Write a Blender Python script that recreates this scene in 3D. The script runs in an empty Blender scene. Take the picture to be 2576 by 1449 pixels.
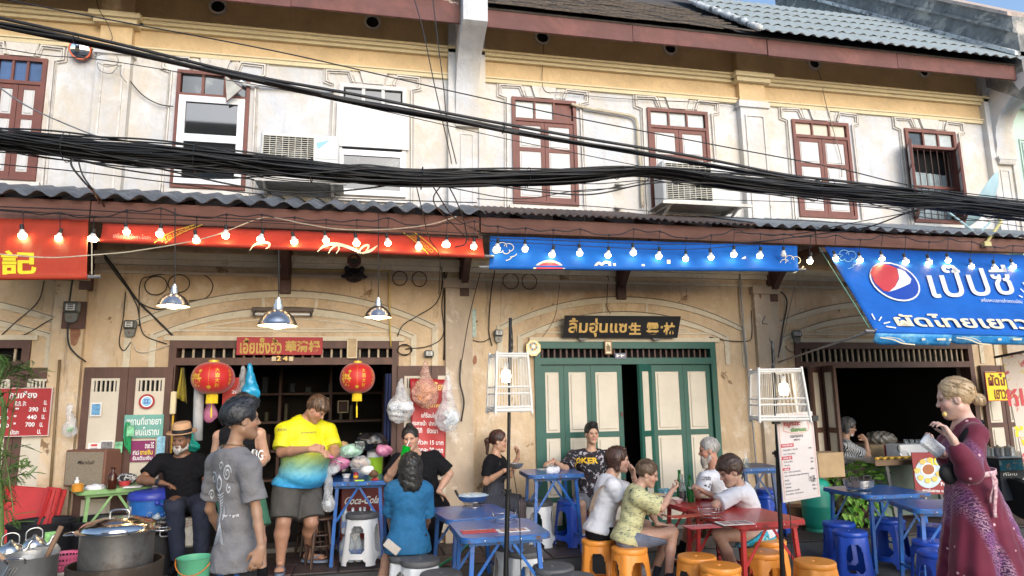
import bpy,bmesh,math,random
import numpy as np
from mathutils import Vector,Matrix
from mathutils.bvhtree import BVHTree
random.seed(7);NR=np.random.default_rng(7)
SC=bpy.context.scene;COL=SC.collection;PI=math.pi
rad=math.radians
# ------------------------------------------------------------------ camera
CAMH=1.55;CAMY=-8.0;FPX=1704.4 # focal length for a 2576 px wide frame
_p,_y,_r=rad(9.545),rad(12.28),rad(-0.927)
_F=Vector((math.sin(_y)*math.cos(_p),math.cos(_y)*math.cos(_p),math.sin(_p)))
_R0=Vector((math.cos(_y),-math.sin(_y),0));_U0=_R0.cross(_F)
_R=_R0*math.cos(_r)+_U0*math.sin(_r);_U=-_R0*math.sin(_r)+_U0*math.cos(_r)
cd=bpy.data.cameras.new('camera');cam=bpy.data.objects.new('camera',cd);COL.objects.link(cam)
m=Matrix((_R,_U,-_F)).transposed().to_4x4();m.translation=(0,CAMY,CAMH);cam.matrix_world=m
cd.sensor_width=36;cd.lens=36*FPX/2576;cd.clip_start=.05;cd.clip_end=600
SC.camera=cam
# ------------------------------------------------------------------ world, sun, exposure
wd=bpy.data.worlds.new('World');SC.world=wd;wd.use_nodes=True
_nt=wd.node_tree;_bg=_nt.nodes['Background'];_sk=_nt.nodes.new('ShaderNodeTexSky');_sk.sky_type='NISHITA'
SUN_EL,SUN_AZ=rad(22),rad(168) # low veiled sun behind the camera
_sk.sun_disc=False;_sk.sun_elevation=SUN_EL;_sk.sun_rotation=SUN_AZ
_sk.dust_density=1.0;_sk.air_density=1.0;_sk.ozone_density=1.5
_nt.links.new(_sk.outputs[0],_bg.inputs[0]);_bg.inputs[1].default_value=.15
sl=bpy.data.lights.new('sun','SUN');sl.energy=1.15;sl.angle=rad(50);sl.color=(1,.99,.98)
so=bpy.data.objects.new('sun',sl);COL.objects.link(so)
so.rotation_euler=Vector((math.sin(SUN_AZ)*math.cos(SUN_EL),math.cos(SUN_AZ)*math.cos(SUN_EL),math.sin(SUN_EL))).to_track_quat('Z','Y').to_euler()
SC.view_settings.view_transform='Standard';SC.view_settings.look='None'
SC.view_settings.exposure=0.98;SC.view_settings.gamma=1;SC.view_settings.use_curve_mapping=False
SC.cycles.use_denoising=True
SC.cycles.max_bounces=6;SC.cycles.transparent_max_bounces=12
# ------------------------------------------------------------------ where a sight line meets a real plane
def _ray(x,y):return _R*((x-1288)/FPX)-_U*((y-724.5)/FPX)+_F
def W(x,y,Y=0.):
 d=_ray(x,y);t=(Y-CAMY)/d.y;return Vector((0,CAMY,CAMH))+d*t
def G(x,y,z=0.):
 d=_ray(x,y);t=(z-CAMH)/d.z;return Vector((0,CAMY,CAMH))+d*t
def V(*a):return Vector(a)
# ------------------------------------------------------------------ things and parts
def thing(name,label,cat,loc=(0,0,0),group=None,rz=0):
 o=bpy.data.objects.new(name,None);COL.objects.link(o);o.location=loc;o.rotation_euler.z=rz
 o['label']=label;o['category']=cat;o.empty_display_size=.1
 if group:o['group']=group
 return o
def tag(o,label=None,cat=None,group=None,kind=None):
 if label:o['label']=label
 if cat:o['category']=cat
 if group:o['group']=group
 if kind:o['kind']=kind
 return o
def wloc(o):
 v=Vector((0,0,0))
 while o is not None:v=v+o.location;o=o.parent
 return v
def link_mesh(name,me,parent=None,loc=(0,0,0)):
 o=bpy.data.objects.new(name,me);COL.objects.link(o);o.location=loc
 if parent:o.parent=parent
 return o
def copy_tree(o,parent=None):
 c=o.copy();COL.objects.link(c)
 if parent is not None:c.parent=parent;c.matrix_parent_inverse=o.matrix_parent_inverse.copy()
 for ch in list(o.children):copy_tree(ch,c)
 return c
def clone(o,loc,rz=0,label=None,group=None,scale=None):
 c=copy_tree(o);c.location=loc;c.rotation_euler.z=rz
 if label:c['label']=label
 if group:c['group']=group
 if scale:c.scale=(scale,)*3 if isinstance(scale,float)else scale
 return c
SPLIT={'handle','side_handle','apron_rail','leg','sign_leg','blue_cap','clip','white_dashes','power_cord','cream_swash','binder_clip','hinge','tube_holder','card_packet','trigram','white_flourish','red_heading_tab','apron_strap','screw','peeled_label','carved_bracket','straw','transom_slat','skewer','pouch_tie','white_cloth_scrap','side_pilaster','canopy_rafter','coloured_trigram'}
class MB:
 """collects shapes in world (or local) coordinates; build() links them as one mesh"""
 def __init__(s):s.v=[];s.f=[];s.m=[];s.mi=0
 def add(s,vs,fs,xf=None):
  n=len(s.v)
  if xf is not None:vs=[xf@Vector(p)for p in vs]
  s.v+=[tuple(p)for p in vs];s.f+=[tuple(i+n for i in f)for f in fs];s.m+=[s.mi]*len(fs);return s
 def box(s,x0,x1,y0,y1,z0,z1,xf=None,bev=0):
  if bev>0:
   b=min(bev,(x1-x0)/2.1,(y1-y0)/2.1,(z1-z0)/2.1);vs=[]
   X=(x0,x0+b,x1-b,x1);Y=(y0,y0+b,y1-b,y1);Z=(z0,z0+b,z1-b,z1)
   bm=bmesh.new()
   for cx in(0,1):
    for cy in(0,1):
     for cz in(0,1):
      for ax in range(3):
       vs.append((X[(0,3)[cx]]if ax==0 else X[(1,2)[cx]],Y[(0,3)[cy]]if ax==1 else Y[(1,2)[cy]],Z[(0,3)[cz]]if ax==2 else Z[(1,2)[cz]]))
   for p in vs:bm.verts.new(p)
   r=bmesh.ops.convex_hull(bm,input=bm.verts[:])
   bm.verts.index_update();fs=[[v.index for v in f.verts]for f in bm.faces];vv=[v.co.copy()for v in bm.verts];bm.free()
   return s.add(vv,fs,xf)
  vs=[(x0,y0,z0),(x1,y0,z0),(x1,y1,z0),(x0,y1,z0),(x0,y0,z1),(x1,y0,z1),(x1,y1,z1),(x0,y1,z1)]
  return s.add(vs,[(0,3,2,1),(4,5,6,7),(0,1,5,4),(1,2,6,5),(2,3,7,6),(3,0,4,7)],xf)
 def bar(s,a,b,w,h,up=(0,0,1)):
  a,b=Vector(a),Vector(b);d=(b-a);L=d.length;d.normalize();up=Vector(up)
  if abs(d.dot(up))>.98:up=Vector((0,1,0))
  r=d.cross(up).normalized();u=r.cross(d)
  M_=Matrix((r,d,u)).transposed().to_4x4();M_.translation=a
  return s.box(-w/2,w/2,0,L,-h/2,h/2,M_)
 def tube(s,pts,r,n=6,cap=True,closed=False):
  pts=[Vector(p)for p in pts];N=len(pts);rs=r if isinstance(r,(list,tuple))else[r]*N
  vs=[];fs=[];prev=None
  for i,p in enumerate(pts):
   if closed:t=pts[(i+1)%N]-pts[i-1]
   else:t=pts[min(i+1,N-1)]-pts[max(i-1,0)]
   if t.length<1e-9:t=Vector((0,0,1))
   t.normalize()
   if prev is None:
    a=Vector((0,0,1))if abs(t.z)<.9 else Vector((1,0,0));u=t.cross(a).normalized()
   else:u=(prev-t*prev.dot(t));u=u.normalized()if u.length>1e-6 else t.orthogonal().normalized()
   prev=u;w=t.cross(u)
   for k in range(n):
    an=2*PI*k/n;vs.append(p+(u*math.cos(an)+w*math.sin(an))*rs[i])
  for i in range(N if closed else N-1):
   j=(i+1)%N
   for k in range(n):fs.append((i*n+k,i*n+(k+1)%n,j*n+(k+1)%n,j*n+k))
  if cap and not closed:fs.append(tuple(range(n-1,-1,-1)));fs.append(tuple((N-1)*n+k for k in range(n)))
  return s.add(vs,fs)
 def lathe(s,prof,c=(0,0,0),n=24,cap=(True,True),xf=None,sx=1,sy=1):
  vs=[];fs=[];c=Vector(c)
  for r,z in prof:
   for k in range(n):
    a=2*PI*k/n;vs.append(c+Vector((r*sx*math.cos(a),r*sy*math.sin(a),z)))
  P=len(prof)
  for i in range(P-1):
   for k in range(n):fs.append((i*n+k,i*n+(k+1)%n,(i+1)*n+(k+1)%n,(i+1)*n+k))
  if cap[0]and prof[0][0]>1e-5:fs.append(tuple(range(n-1,-1,-1)))
  if cap[1]and prof[-1][0]>1e-5:fs.append(tuple((P-1)*n+k for k in range(n)))
  return s.add(vs,fs,xf)
 def ball(s,c,r,n=12,m_=8,sc=(1,1,1),xf=None):
  prof=[(r*math.sin(PI*i/m_),-r*math.cos(PI*i/m_))for i in range(m_+1)];prof[0]=(1e-4,-r);prof[-1]=(1e-4,r)
  M_=Matrix.Translation(Vector(c))@Matrix.Diagonal((*sc,1))
  if xf is not None:M_=xf@M_
  return s.lathe(prof,n=n,xf=M_)
 def prism(s,poly,y0,y1,xf=None):
  """poly in (x,z), extruded along y"""
  n=len(poly);vs=[(x,y0,z)for x,z in poly]+[(x,y1,z)for x,z in poly]
  fs=[tuple(range(n)),tuple(range(2*n-1,n-1,-1))]+[(i,i+n,(i+1)%n+n,(i+1)%n)for i in range(n)]
  return s.add(vs,fs,xf)
 def sheet(s,fn,nu,nv,th=.004,nrm=None):
  """a cloth/panel with thickness from fn(u,v) -> point"""
  P=[[Vector(fn(i/nu,j/nv))for i in range(nu+1)]for j in range(nv+1)]
  vs=[];
  def nn(i,j):
   du=P[j][min(i+1,nu)]-P[j][max(i-1,0)];dv=P[min(j+1,nv)][i]-P[max(j-1,0)][i]
   q=du.cross(dv);return q.normalized()if q.length>1e-12 else Vector((0,1,0))
  for j in range(nv+1):
   for i in range(nu+1):vs.append(P[j][i])
  for j in range(nv+1):
   for i in range(nu+1):vs.append(P[j][i]-nn(i,j)*th)
  K=(nu+1)*(nv+1);q=lambda i,j:j*(nu+1)+i;fs=[]
  for j in range(nv):
   for i in range(nu):
    a,b,c,d=q(i,j),q(i+1,j),q(i+1,j+1),q(i,j+1);fs.append((a,b,c,d));fs.append((d+K,c+K,b+K,a+K))
  for i in range(nu):
   fs.append((q(i+1,0),q(i,0),q(i,0)+K,q(i+1,0)+K));fs.append((q(i,nv),q(i+1,nv),q(i+1,nv)+K,q(i,nv)+K))
  for j in range(nv):
   fs.append((q(0,j),q(0,j+1),q(0,j+1)+K,q(0,j)+K));fs.append((q(nu,j+1),q(nu,j),q(nu,j)+K,q(nu,j+1)+K))
  return s.add(vs,fs)
 def comps(s):
  p=list(range(len(s.v)))
  def f(a):
   while p[a]!=a:p[a]=p[p[a]];a=p[a]
   return a
  for q in s.f:
   for k in q[1:]:p[f(k)]=f(q[0])
  g={}
  for q,mi in zip(s.f,s.m):g.setdefault(f(q[0]),[]).append((q,mi))
  out=[]
  for L in g.values():
   m_=MB();ix={}
   for q,mi in L:
    for k in q:
     if k not in ix:ix[k]=len(m_.v);m_.v.append(s.v[k])
    m_.f.append(tuple(ix[k]for k in q));m_.m.append(mi)
   out.append(m_)
  return out
 def mesh(s,name,mats,smooth=None,off=None):
  me=bpy.data.meshes.new(name);vs=s.v
  if off is not None:ox,oy,oz=off;vs=[(a-ox,b-oy,c-oz)for a,b,c in vs]
  me.from_pydata(vs,[],s.f)
  for mt in(mats if isinstance(mats,(list,tuple))else[mats]):me.materials.append(mt)
  if any(s.m):me.polygons.foreach_set('material_index',s.m)
  if smooth:
   me.polygons.foreach_set('use_smooth',[True]*len(me.polygons))
   if smooth is not True:me.set_sharp_from_angle(angle=rad(smooth))
  me.update();return me
 def build(s,name,mats,parent=None,smooth=None,local=False,**tg):
  if name in SPLIT and parent is not None: # pieces that do not touch become parts of their own
   cs=s.comps()
   if 1<len(cs)<=60:
    for c in cs:o=c.build('\0'+name,mats,parent,smooth,local,**tg)
    return o
  name=name.strip('\0')
  off=None if local or parent is None else wloc(parent)
  o=link_mesh(name,s.mesh(name,mats,smooth,off),parent)
  if tg:tag(o,**tg)
  return o
# ------------------------------------------------------------------ writing
_tc={}
def text_geo(t,off=0.0,ext=0.0,res=4):
 k=(t,off,ext,res)
 if k in _tc:return _tc[k]
 cu=bpy.data.curves.new('txt','FONT');cu.body=t;cu.size=1;cu.offset=off;cu.extrude=ext;cu.resolution_u=res;cu.fill_mode='BOTH' if ext>0 else 'FRONT'
 ob=bpy.data.objects.new('txt',cu);COL.objects.link(ob)
 dg=bpy.context.evaluated_depsgraph_get();me=bpy.data.meshes.new_from_object(ob.evaluated_get(dg))
 vs=np.array([v.co[:]for v in me.vertices],dtype=float).reshape(-1,3);fs=[tuple(p.vertices)for p in me.polygons]
 bpy.data.objects.remove(ob);bpy.data.curves.remove(cu);bpy.data.meshes.remove(me)
 if len(vs)==0:vs=np.zeros((3,3));fs=[]
 mn=vs.min(0);mx=vs.max(0);sz=mx-mn;sz[sz<1e-6]=1
 u=(vs[:,0]-mn[0])/sz[0];v=(vs[:,1]-mn[1])/sz[1]
 _tc[k]=(u,v,vs[:,2],fs,sz[0]/sz[1]);return _tc[k]
def text_on(mb,t,fn,u0,u1,v0,v1,off=0.0,ext=0.0,res=4):
 """lays the text on surface fn(u,v,h) filling the box u0..u1, v0..v1"""
 u,v,h,fs,asp=text_geo(t,off,ext,res)
 return mb.add([fn(u0+(u1-u0)*a,v0+(v1-v0)*b,c)for a,b,c in zip(u,v,h)],fs)
def text_wall(mb,t,x0,x1,z0,z1,Y,ext=0.0,off=0.0,asc=None):
 return text_on(mb,t,lambda u,v,h:(u,Y-h,v),x0,x1,z0,z1,off,ext)
# ------------------------------------------------------------------ materials
_mc={}
def nd(nt,t,**k):
 n=nt.nodes.new(t)
 for a,b in k.items():setattr(n,a,b)
 return n
def ramp(nt,src,a,b):
 r=nd(nt,'ShaderNodeMapRange');r.inputs[1].default_value=a;r.inputs[2].default_value=b;nt.links.new(src,r.inputs[0]);return r.outputs[0]
def mixc(nt,f,a,b,mode='MIX'):
 m=nd(nt,'ShaderNodeMix',data_type='RGBA',blend_type=mode)
 for s,x in((0,f),(6,a),(7,b)):
  if hasattr(x,'links')or isinstance(x,bpy.types.NodeSocket):nt.links.new(x,m.inputs[s])
  elif isinstance(x,(int,float)):m.inputs[s].default_value=x
  else:m.inputs[s].default_value=(*x[:3],1)
 return m.outputs[2]
def noise(nt,vec,sc,det=4,ro=.6,dist=0,stretch=None):
 if stretch:
  mp=nd(nt,'ShaderNodeMapping');mp.inputs['Scale'].default_value=stretch;nt.links.new(vec,mp.inputs[0]);vec=mp.outputs[0]
 n=nd(nt,'ShaderNodeTexNoise');n.inputs['Scale'].default_value=sc;n.inputs['Detail'].default_value=det;n.inputs['Roughness'].default_value=ro;n.inputs['Distortion'].default_value=dist
 nt.links.new(vec,n.inputs['Vector']);return n.outputs[0]
def new_mat(name):
 m=bpy.data.materials.new(name);m.use_nodes=True;nt=m.node_tree;b=nt.nodes['Principled BSDF'];tc=nd(nt,'ShaderNodeTexCoord');return m,nt,b,tc.outputs['Object']
def M(name,col,rough=.6,metal=0.,var=.12,vs=6.,bump=0.,bs=40.,dirt=None,wear=None,coat=0.,trans=0.,alpha=1.,emit=None,es=1.,grain=None,spec=None,sheen=0.,sss=0.):
 """dirt/wear = (colour, scale, lo, hi[, stretch]); grain = (colour, scale, amount, stretch)"""
 if name in _mc:return _mc[name]
 m,nt,b,vec=new_mat(name);c=col
 if var>0:
  n=noise(nt,vec,vs,5,.65);a=tuple(x*(1-var)for x in col);d=tuple(min(1,x*(1+var))for x in col)
  c=mixc(nt,ramp(nt,n,.3,.7),a,d)
 if grain:
  gc,gs,ga,st=grain;n=noise(nt,vec,gs,4,.6,.3,st);f=nd(nt,'ShaderNodeMath',operation='MULTIPLY');nt.links.new(ramp(nt,n,.42,.68),f.inputs[0]);f.inputs[1].default_value=ga
  c=mixc(nt,f.outputs[0],c,gc)
 rr=rough
 for lay in(dirt if isinstance(dirt,list)else[dirt]if dirt else[])+(wear if isinstance(wear,list)else[wear]if wear else[]):
  dc,ds,lo,hi=lay[:4];st=lay[4]if len(lay)>4 else None
  c=mixc(nt,ramp(nt,noise(nt,vec,ds,8,.7,.4,st),lo,hi),c,dc)
 if isinstance(c,tuple):b.inputs['Base Color'].default_value=(*c[:3],1)
 else:nt.links.new(c,b.inputs['Base Color'])
 b.inputs['Roughness'].default_value=rough;b.inputs['Metallic'].default_value=metal
 if coat:b.inputs['Coat Weight'].default_value=coat;b.inputs['Coat Roughness'].default_value=.15
 if trans:b.inputs['Transmission Weight'].default_value=trans
 if alpha<1:b.inputs['Alpha'].default_value=alpha
 if spec is not None:b.inputs['Specular IOR Level'].default_value=spec
 if sheen:b.inputs['Sheen Weight'].default_value=sheen
 if sss:b.inputs['Subsurface Weight'].default_value=sss;b.inputs['Subsurface Radius'].default_value=(1,.35,.2);b.inputs['Subsurface Scale'].default_value=.008
 if emit:b.inputs['Emission Color'].default_value=(*emit,1);b.inputs['Emission Strength'].default_value=es
 if bump:
  bp=nd(nt,'ShaderNodeBump');bp.inputs['Strength'].default_value=bump;bp.inputs['Distance'].default_value=.01
  nt.links.new(noise(nt,vec,bs,5,.6),bp.inputs['Height']);nt.links.new(bp.outputs[0],b.inputs['Normal'])
 _mc[name]=m;return m
def catmull(P,n=12):
 P=[Vector(p)for p in P];out=[]
 Q=[P[0]*2-P[1]]+P+[P[-1]*2-P[-2]]
 for i in range(1,len(Q)-2):
  a,b,c,d=Q[i-1:i+3]
  for k in range(n):
   t=k/n;out.append(.5*((2*b)+(c-a)*t+(2*a-5*b+4*c-d)*t*t+(3*b-3*c+d-a)*t**3))
 out.append(P[-1]);return out
# ============ materials of the houses
WHITE=M('white_plaster',(.54,.555,.585),.85,var=.07,vs=2.2,bump=2.2,bs=5,
          dirt=[((.60,.51,.38),.9,.42,.70,(1,1,.6)),((.38,.35,.32),2.2,.58,.82,(2.2,1,.22)),((.30,.27,.25),9,.68,.76),((.72,.72,.73),1.7,.5,.75)])
YELLOW=M('yellow_plaster',(.62,.45,.25),.85,var=.14,vs=2.5,bump=3,bs=4,dirt=[((.42,.30,.15),2.2,.55,.85,(1,1,.5)),((.30,.23,.15),6,.68,.85)])
CREAM=M('cream_moulding',(.66,.56,.36),.8,var=.08,vs=4,bump=.4,bs=15,dirt=((.35,.30,.22),4,.6,.85))
OCHRE=M('ochre_plaster',(.60,.45,.29),.9,var=.14,vs=1.6,bump=1.6,bs=7,
          dirt=[((.36,.25,.15),1.4,.44,.74,(1,1,.45)),((.66,.56,.44),2.3,.52,.70),((.17,.125,.085),4.5,.58,.76,(1.6,1,.28)),((.10,.08,.065),12,.67,.74),((.25,.15,.08),3.1,.63,.66)])
PINKISH=M('pale_patched_plaster',(.52,.42,.31),.9,var=.15,vs=2.5,bump=.5,bs=9,
   dirt=[((.38,.30,.23),1.7,.45,.72,(1,1,.5)),((.66,.58,.50),3.1,.58,.68),((.18,.14,.11),7,.62,.72,(1.4,1,.5))])
LINE=M('moulding_line',(.60,.53,.40),.85,var=.12,vs=5,bump=.4,bs=18,dirt=((.28,.22,.15),5,.55,.8))
DKLINE=M('moulding_dark_line',(.22,.18,.14),.95,var=.2)  # colour of the thin dark raised lines along the arch mouldings
WLINE=M('white_moulding',(.66,.62,.57),.85,var=.12,vs=5,bump=1.5,bs=9,dirt=((.30,.25,.20),6,.54,.76))
BRICK=M('bare_brick',(.30,.14,.08),.95,var=.25,vs=14,bump=.5,bs=30,dirt=((.4,.33,.25),12,.55,.75))
FASCIA=M('fascia_red_brown',(.140,.058,.052),.75,var=.2,vs=3,bump=.3,bs=25,grain=((.12,.045,.035),9,.5,(.25,1,1.6)),
           wear=[((.23,.09,.07),1.9,.5,.75),((.55,.50,.44),3.0,.655,.68,(.45,1,1.3))])
FASCIA2=M('canopy_beam_brown',(.15,.068,.050),.8,var=.22,vs=3,bump=.35,bs=30,grain=((.09,.04,.03),8,.6,(.2,1,2)),wear=((.42,.34,.27),3.6,.69,.75,(.4,1,1.6)))
BROWN=M('shutter_brown',(.175,.060,.045),.6,var=.2,vs=5,bump=.2,bs=35,grain=((.13,.05,.04),14,.5,(1,1,.25)),wear=((.40,.24,.18),7,.70,.78))
DKBROWN=M('door_brown',(.105,.05,.036),.6,var=.2,vs=5,bump=.2,bs=30,grain=((.06,.028,.02),12,.6,(1,1,.2)),wear=((.5,.44,.36),8,.75,.79))
GREEN=M('door_green',(.007,.080,.058),.5,var=.15,vs=4,bump=.12,bs=30,wear=((.012,.09,.065),7,.6,.8),dirt=((.25,.3,.24),17,.74,.80))
PANEL=M('cream_panel',(.60,.54,.44),.65,var=.08,vs=3,bump=.12,bs=25,dirt=[((.42,.35,.25),3.4,.6,.85),((.28,.22,.16),15,.72,.82)])
WPANEL=M('pale_panel',(.60,.59,.58),.65,var=.07,vs=3,bump=.1,bs=25,dirt=((.42,.38,.32),5,.62,.85))
SHEETW=M('asbestos_sheet',(.115,.125,.14),.75,var=.25,vs=5,bump=.3,bs=40,dirt=[((.30,.31,.32),3,.52,.75),((.05,.05,.055),7,.6,.8)])
SHEETL=M('light_asbestos_sheet',(.33,.37,.37),.7,var=.12,vs=4,bump=.25,bs=50,dirt=[((.22,.25,.26),3.5,.6,.85,(1,.4,.4)),((.30,.36,.375),8,.62,.8)])
RUSTY=M('rusty_tin',(.11,.09,.085),.7,.3,var=.3,vs=8,bump=.2,bs=40,dirt=((.20,.09,.05),6,.5,.7))
TILE=M('clay_tile',(.125,.10,.080),.9,var=.35,vs=3,bump=.5,bs=45,dirt=[((.05,.048,.045),5,.5,.75),((.22,.17,.12),9,.6,.8)])
TILE2=M('clay_tile_dark',(.080,.068,.060),.9,var=.35,vs=3,bump=.5,bs=45,dirt=((.14,.12,.09),9,.6,.8))
MORTAR=M('old_mortar',(.62,.63,.62),.9,var=.2,vs=8,bump=.8,bs=30,dirt=((.10,.11,.11),7,.5,.62))
MOSSY=M('mossy_wall',(.22,.225,.22),.95,var=.35,vs=4,bump=.9,bs=18,dirt=[((.50,.47,.42),2.6,.52,.62,(1,.7,1)),((.045,.05,.055),5,.55,.75)])
COPING=M('pink_coping',(.50,.40,.34),.9,var=.2,vs=4,bump=.6,bs=20,dirt=((.16,.15,.14),4,.5,.75))
MINT=M('mint_plaster',(.50,.62,.56),.85,var=.08,vs=2,bump=.3,bs=12,dirt=((.3,.36,.33),3,.6,.85))
CONC=M('vent_concrete',(.62,.57,.50),.9,var=.2,vs=12,bump=.4,bs=40)
BLACK=M('flat_black',(.006,.006,.007),1,var=0)  # flat black, paints the unlit depth behind openings
IRON=M('iron_bar',(.08,.045,.038),.6,.3,var=.2)
SLAT=M('worn_slat',(.42,.34,.24),.85,var=.25,vs=20,dirt=((.12,.08,.05),18,.55,.7))
GLASSD=M('murky_glass',(.035,.042,.045),.12,var=.3,vs=6,spec=.8,dirt=((.25,.27,.25),5,.55,.8))
GLASSL=M('whitened_glass',(.42,.46,.46),.25,var=.2,vs=4,dirt=((.55,.55,.50),5,.5,.7))
GLASSB=M('sky_reflection_glass',(.05,.10,.22),.08,var=.35,vs=3,spec=.9)  # blue sky reflection put into the pane colour
GLASSK=M('black_mirror_glass',(.015,.017,.02),.03,var=.1,spec=1.0)
UPVC=M('white_window_frame',(.75,.75,.75),.4,var=.03)
CURT=M('grey_curtain',(.35,.42,.44),.8,var=.2,vs=5,grain=((.2,.25,.27),9,.8,(4,1,.2)))
INT=M('dim_interior',(.024,.020,.017),.9,var=.3,vs=2)  # shop gloom is put into this near-black colour
INTF=M('dim_interior_floor',(.025,.02,.018),.8,var=.3,vs=3)  # floor darkened in its colour for the same gloom
# ============ ground
def ground_mat():
 m,nt,b,vec=new_mat('stamped_paving')
 br=nd(nt,'ShaderNodeTexBrick');nt.links.new(vec,br.inputs['Vector']);br.offset=.5
 br.inputs['Scale'].default_value=1;br.inputs['Mortar Size'].default_value=.008;br.inputs['Brick Width'].default_value=.42;br.inputs['Row Height'].default_value=.42
 br.inputs['Color1'].default_value=(.085,.055,.05,1);br.inputs['Color2'].default_value=(.06,.04,.038,1);br.inputs['Mortar'].default_value=(.02,.017,.016,1)
 c=mixc(nt,ramp(nt,noise(nt,vec,1.3,6,.6),.4,.7),br.outputs[0],(.05,.046,.046));c=mixc(nt,ramp(nt,noise(nt,vec,6,6,.75),.58,.8),c,(.13,.11,.10))
 nt.links.new(c,b.inputs['Base Color']);nt.links.new(ramp(nt,noise(nt,vec,2,4),.2,.9),b.inputs['Roughness'])
 bp=nd(nt,'ShaderNodeBump');bp.inputs['Strength'].default_value=.6;bp.inputs['Distance'].default_value=.01
 h=nd(nt,'ShaderNodeMath',operation='ADD');nt.links.new(noise(nt,vec,22,5,.7),h.inputs[0]);nt.links.new(br.outputs[1],h.inputs[1]);h.inputs[1].default_value=0
 nt.links.new(h.outputs[0],bp.inputs['Height']);nt.links.new(bp.outputs[0],b.inputs['Normal']);return m
PAVE=M('paving_slab',(.068,.046,.042),.55,var=.35,vs=2.5,bump=.6,bs=14,dirt=[((.035,.03,.03),1.5,.45,.7),((.13,.11,.10),7,.6,.82)])
PAVE2=M('paving_slab_red',(.085,.045,.044),.5,var=.3,vs=2.5,bump=.6,bs=14,dirt=[((.04,.032,.034),1.8,.5,.7),((.12,.09,.09),7,.62,.82)])
ASPH=M('asphalt',(.075,.073,.07),.9,var=.2,vs=3,bump=.5,bs=120)
g=MB();g.add([(-150,-150,-.18),(150,-150,-.18),(150,-1.55,-.18),(-150,-1.55,-.18),(150,-1.12,-.012),(-150,-1.12,-.012),(150,150,-.032),(-150,150,-.032)],[(0,1,2,3),(3,2,4,5),(5,4,6,7)]);go=g.build('ground',ASPH);tag(go,kind='structure')
pv=bpy.data.objects.new('pavement',None);COL.objects.link(pv);pv['kind']='structure'
_sm=[]
for mt in(PAVE,PAVE2,PAVE):
 q=MB();s_=.0;q.box(-.204,.204,-.204,.204,-.05,0,bev=.006);_sm.append(q.mesh('paving_slab',mt))
cnt=0;bed=MB();bed.box(-9,14,-1.10,5.0,-.028,-.012);bed.build('paving_bed',M('paving_joint',(.02,.017,.016),.95),pv)
for j in range(0,3):
 for i in range(-9,22):
  x=i*.42+(.21 if j%2 else 0);y=-.0-j*.42
  if cnt<300:
   cnt+=1;o=link_mesh('paving_slab',_sm[(i*7+j*3)%3]if x>1 else _sm[0 if(i+j)%4 else 1],pv,(x,y,random.uniform(-.003,.002)));o.rotation_euler=(random.uniform(-.004,.004),random.uniform(-.004,.004),random.uniform(-.004,.004))
rest=MB()
for j in range(-9,0):
 for i in range(-21,33):
  x=i*.42+(.21 if j%2 else 0);y=-.0-j*.42
  rest.box(x-.204,x+.204,y-.204,y+.204,-.05,-.001)
rest.build('outer_slabs',PAVE,pv,kind='stuff')
# ============ wall helpers
def holed_wall(x0,x1,z0,z1,holes,Y=0.,depth=.2):
 mb=MB();xs=sorted({x0,x1,*[h[0]for h in holes],*[h[1]for h in holes]});zs=sorted({z0,z1,*[h[2]for h in holes],*[h[3]for h in holes]})
 for i in range(len(xs)-1):
  for j in range(len(zs)-1):
   cx,cz=(xs[i]+xs[i+1])/2,(zs[j]+zs[j+1])/2
   if any(h[0]<cx<h[1]and h[2]<cz<h[3]for h in holes):continue
   mb.add([(xs[i],Y,zs[j]),(xs[i+1],Y,zs[j]),(xs[i+1],Y,zs[j+1]),(xs[i],Y,zs[j+1])],[(0,1,2,3)])
   mb.add([(xs[i],Y+depth,zs[j]),(xs[i+1],Y+depth,zs[j]),(xs[i+1],Y+depth,zs[j+1]),(xs[i],Y+depth,zs[j+1])],[(3,2,1,0)])
 for a,b,c,d in holes:
  P=[(a,Y,c),(b,Y,c),(b,Y,d),(a,Y,d),(a,Y+depth,c),(b,Y+depth,c),(b,Y+depth,d),(a,Y+depth,d)]
  mb.add(P,[(0,4,5,1),(1,5,6,2),(2,6,7,3),(3,7,4,0)])
 return mb
def strip(mb,pts,w,h,Y=0.,closed=False):
 """raised band on the wall along (x,z) points"""
 n=len(pts);P=[Vector((p[0],p[1]))for p in pts];L=[];Rr=[]
 for i in range(n):
  a=P[i-1]if(i>0 or closed)else P[i];b=P[(i+1)%n]if(i<n-1 or closed)else P[i]
  d1=(P[i]-a);d2=(b-P[i])
  if d1.length<1e-9:d1=d2
  if d2.length<1e-9:d2=d1
  d1.normalize();d2.normalize();n1=Vector((-d1.y,d1.x));n2=Vector((-d2.y,d2.x));nn=(n1+n2);nn=nn.normalized()if nn.length>1e-6 else n1
  s_=min(2.5,1/max(.3,nn.dot(n1)));L.append(P[i]+nn*w/2*s_);Rr.append(P[i]-nn*w/2*s_)
 vs=[]
 for i in range(n):vs+=[(L[i].x,Y,L[i].y),(L[i].x,Y-h,L[i].y),(Rr[i].x,Y-h,Rr[i].y),(Rr[i].x,Y,Rr[i].y)]
 fs=[]
 for i in range(n if closed else n-1):
  j=(i+1)%n
  for k in range(3):fs.append((i*4+k,i*4+k+1,j*4+k+1,j*4+k))
 if not closed:fs+=[(3,2,1,0),((n-1)*4,(n-1)*4+1,(n-1)*4+2,(n-1)*4+3)]
 return mb.add(vs,fs)
def arc(cx,hw,z_end,z_top,n=24):
 rise=z_top-z_end;Rr=(hw*hw+rise*rise)/(2*rise);a0=math.asin(min(1,hw/Rr));cz=z_top-Rr
 return[(cx+Rr*math.sin(-a0+2*a0*i/n),cz+Rr*math.cos(-a0+2*a0*i/n))for i in range(n+1)]
def px(x,y):return W(x,y,0).x
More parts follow.
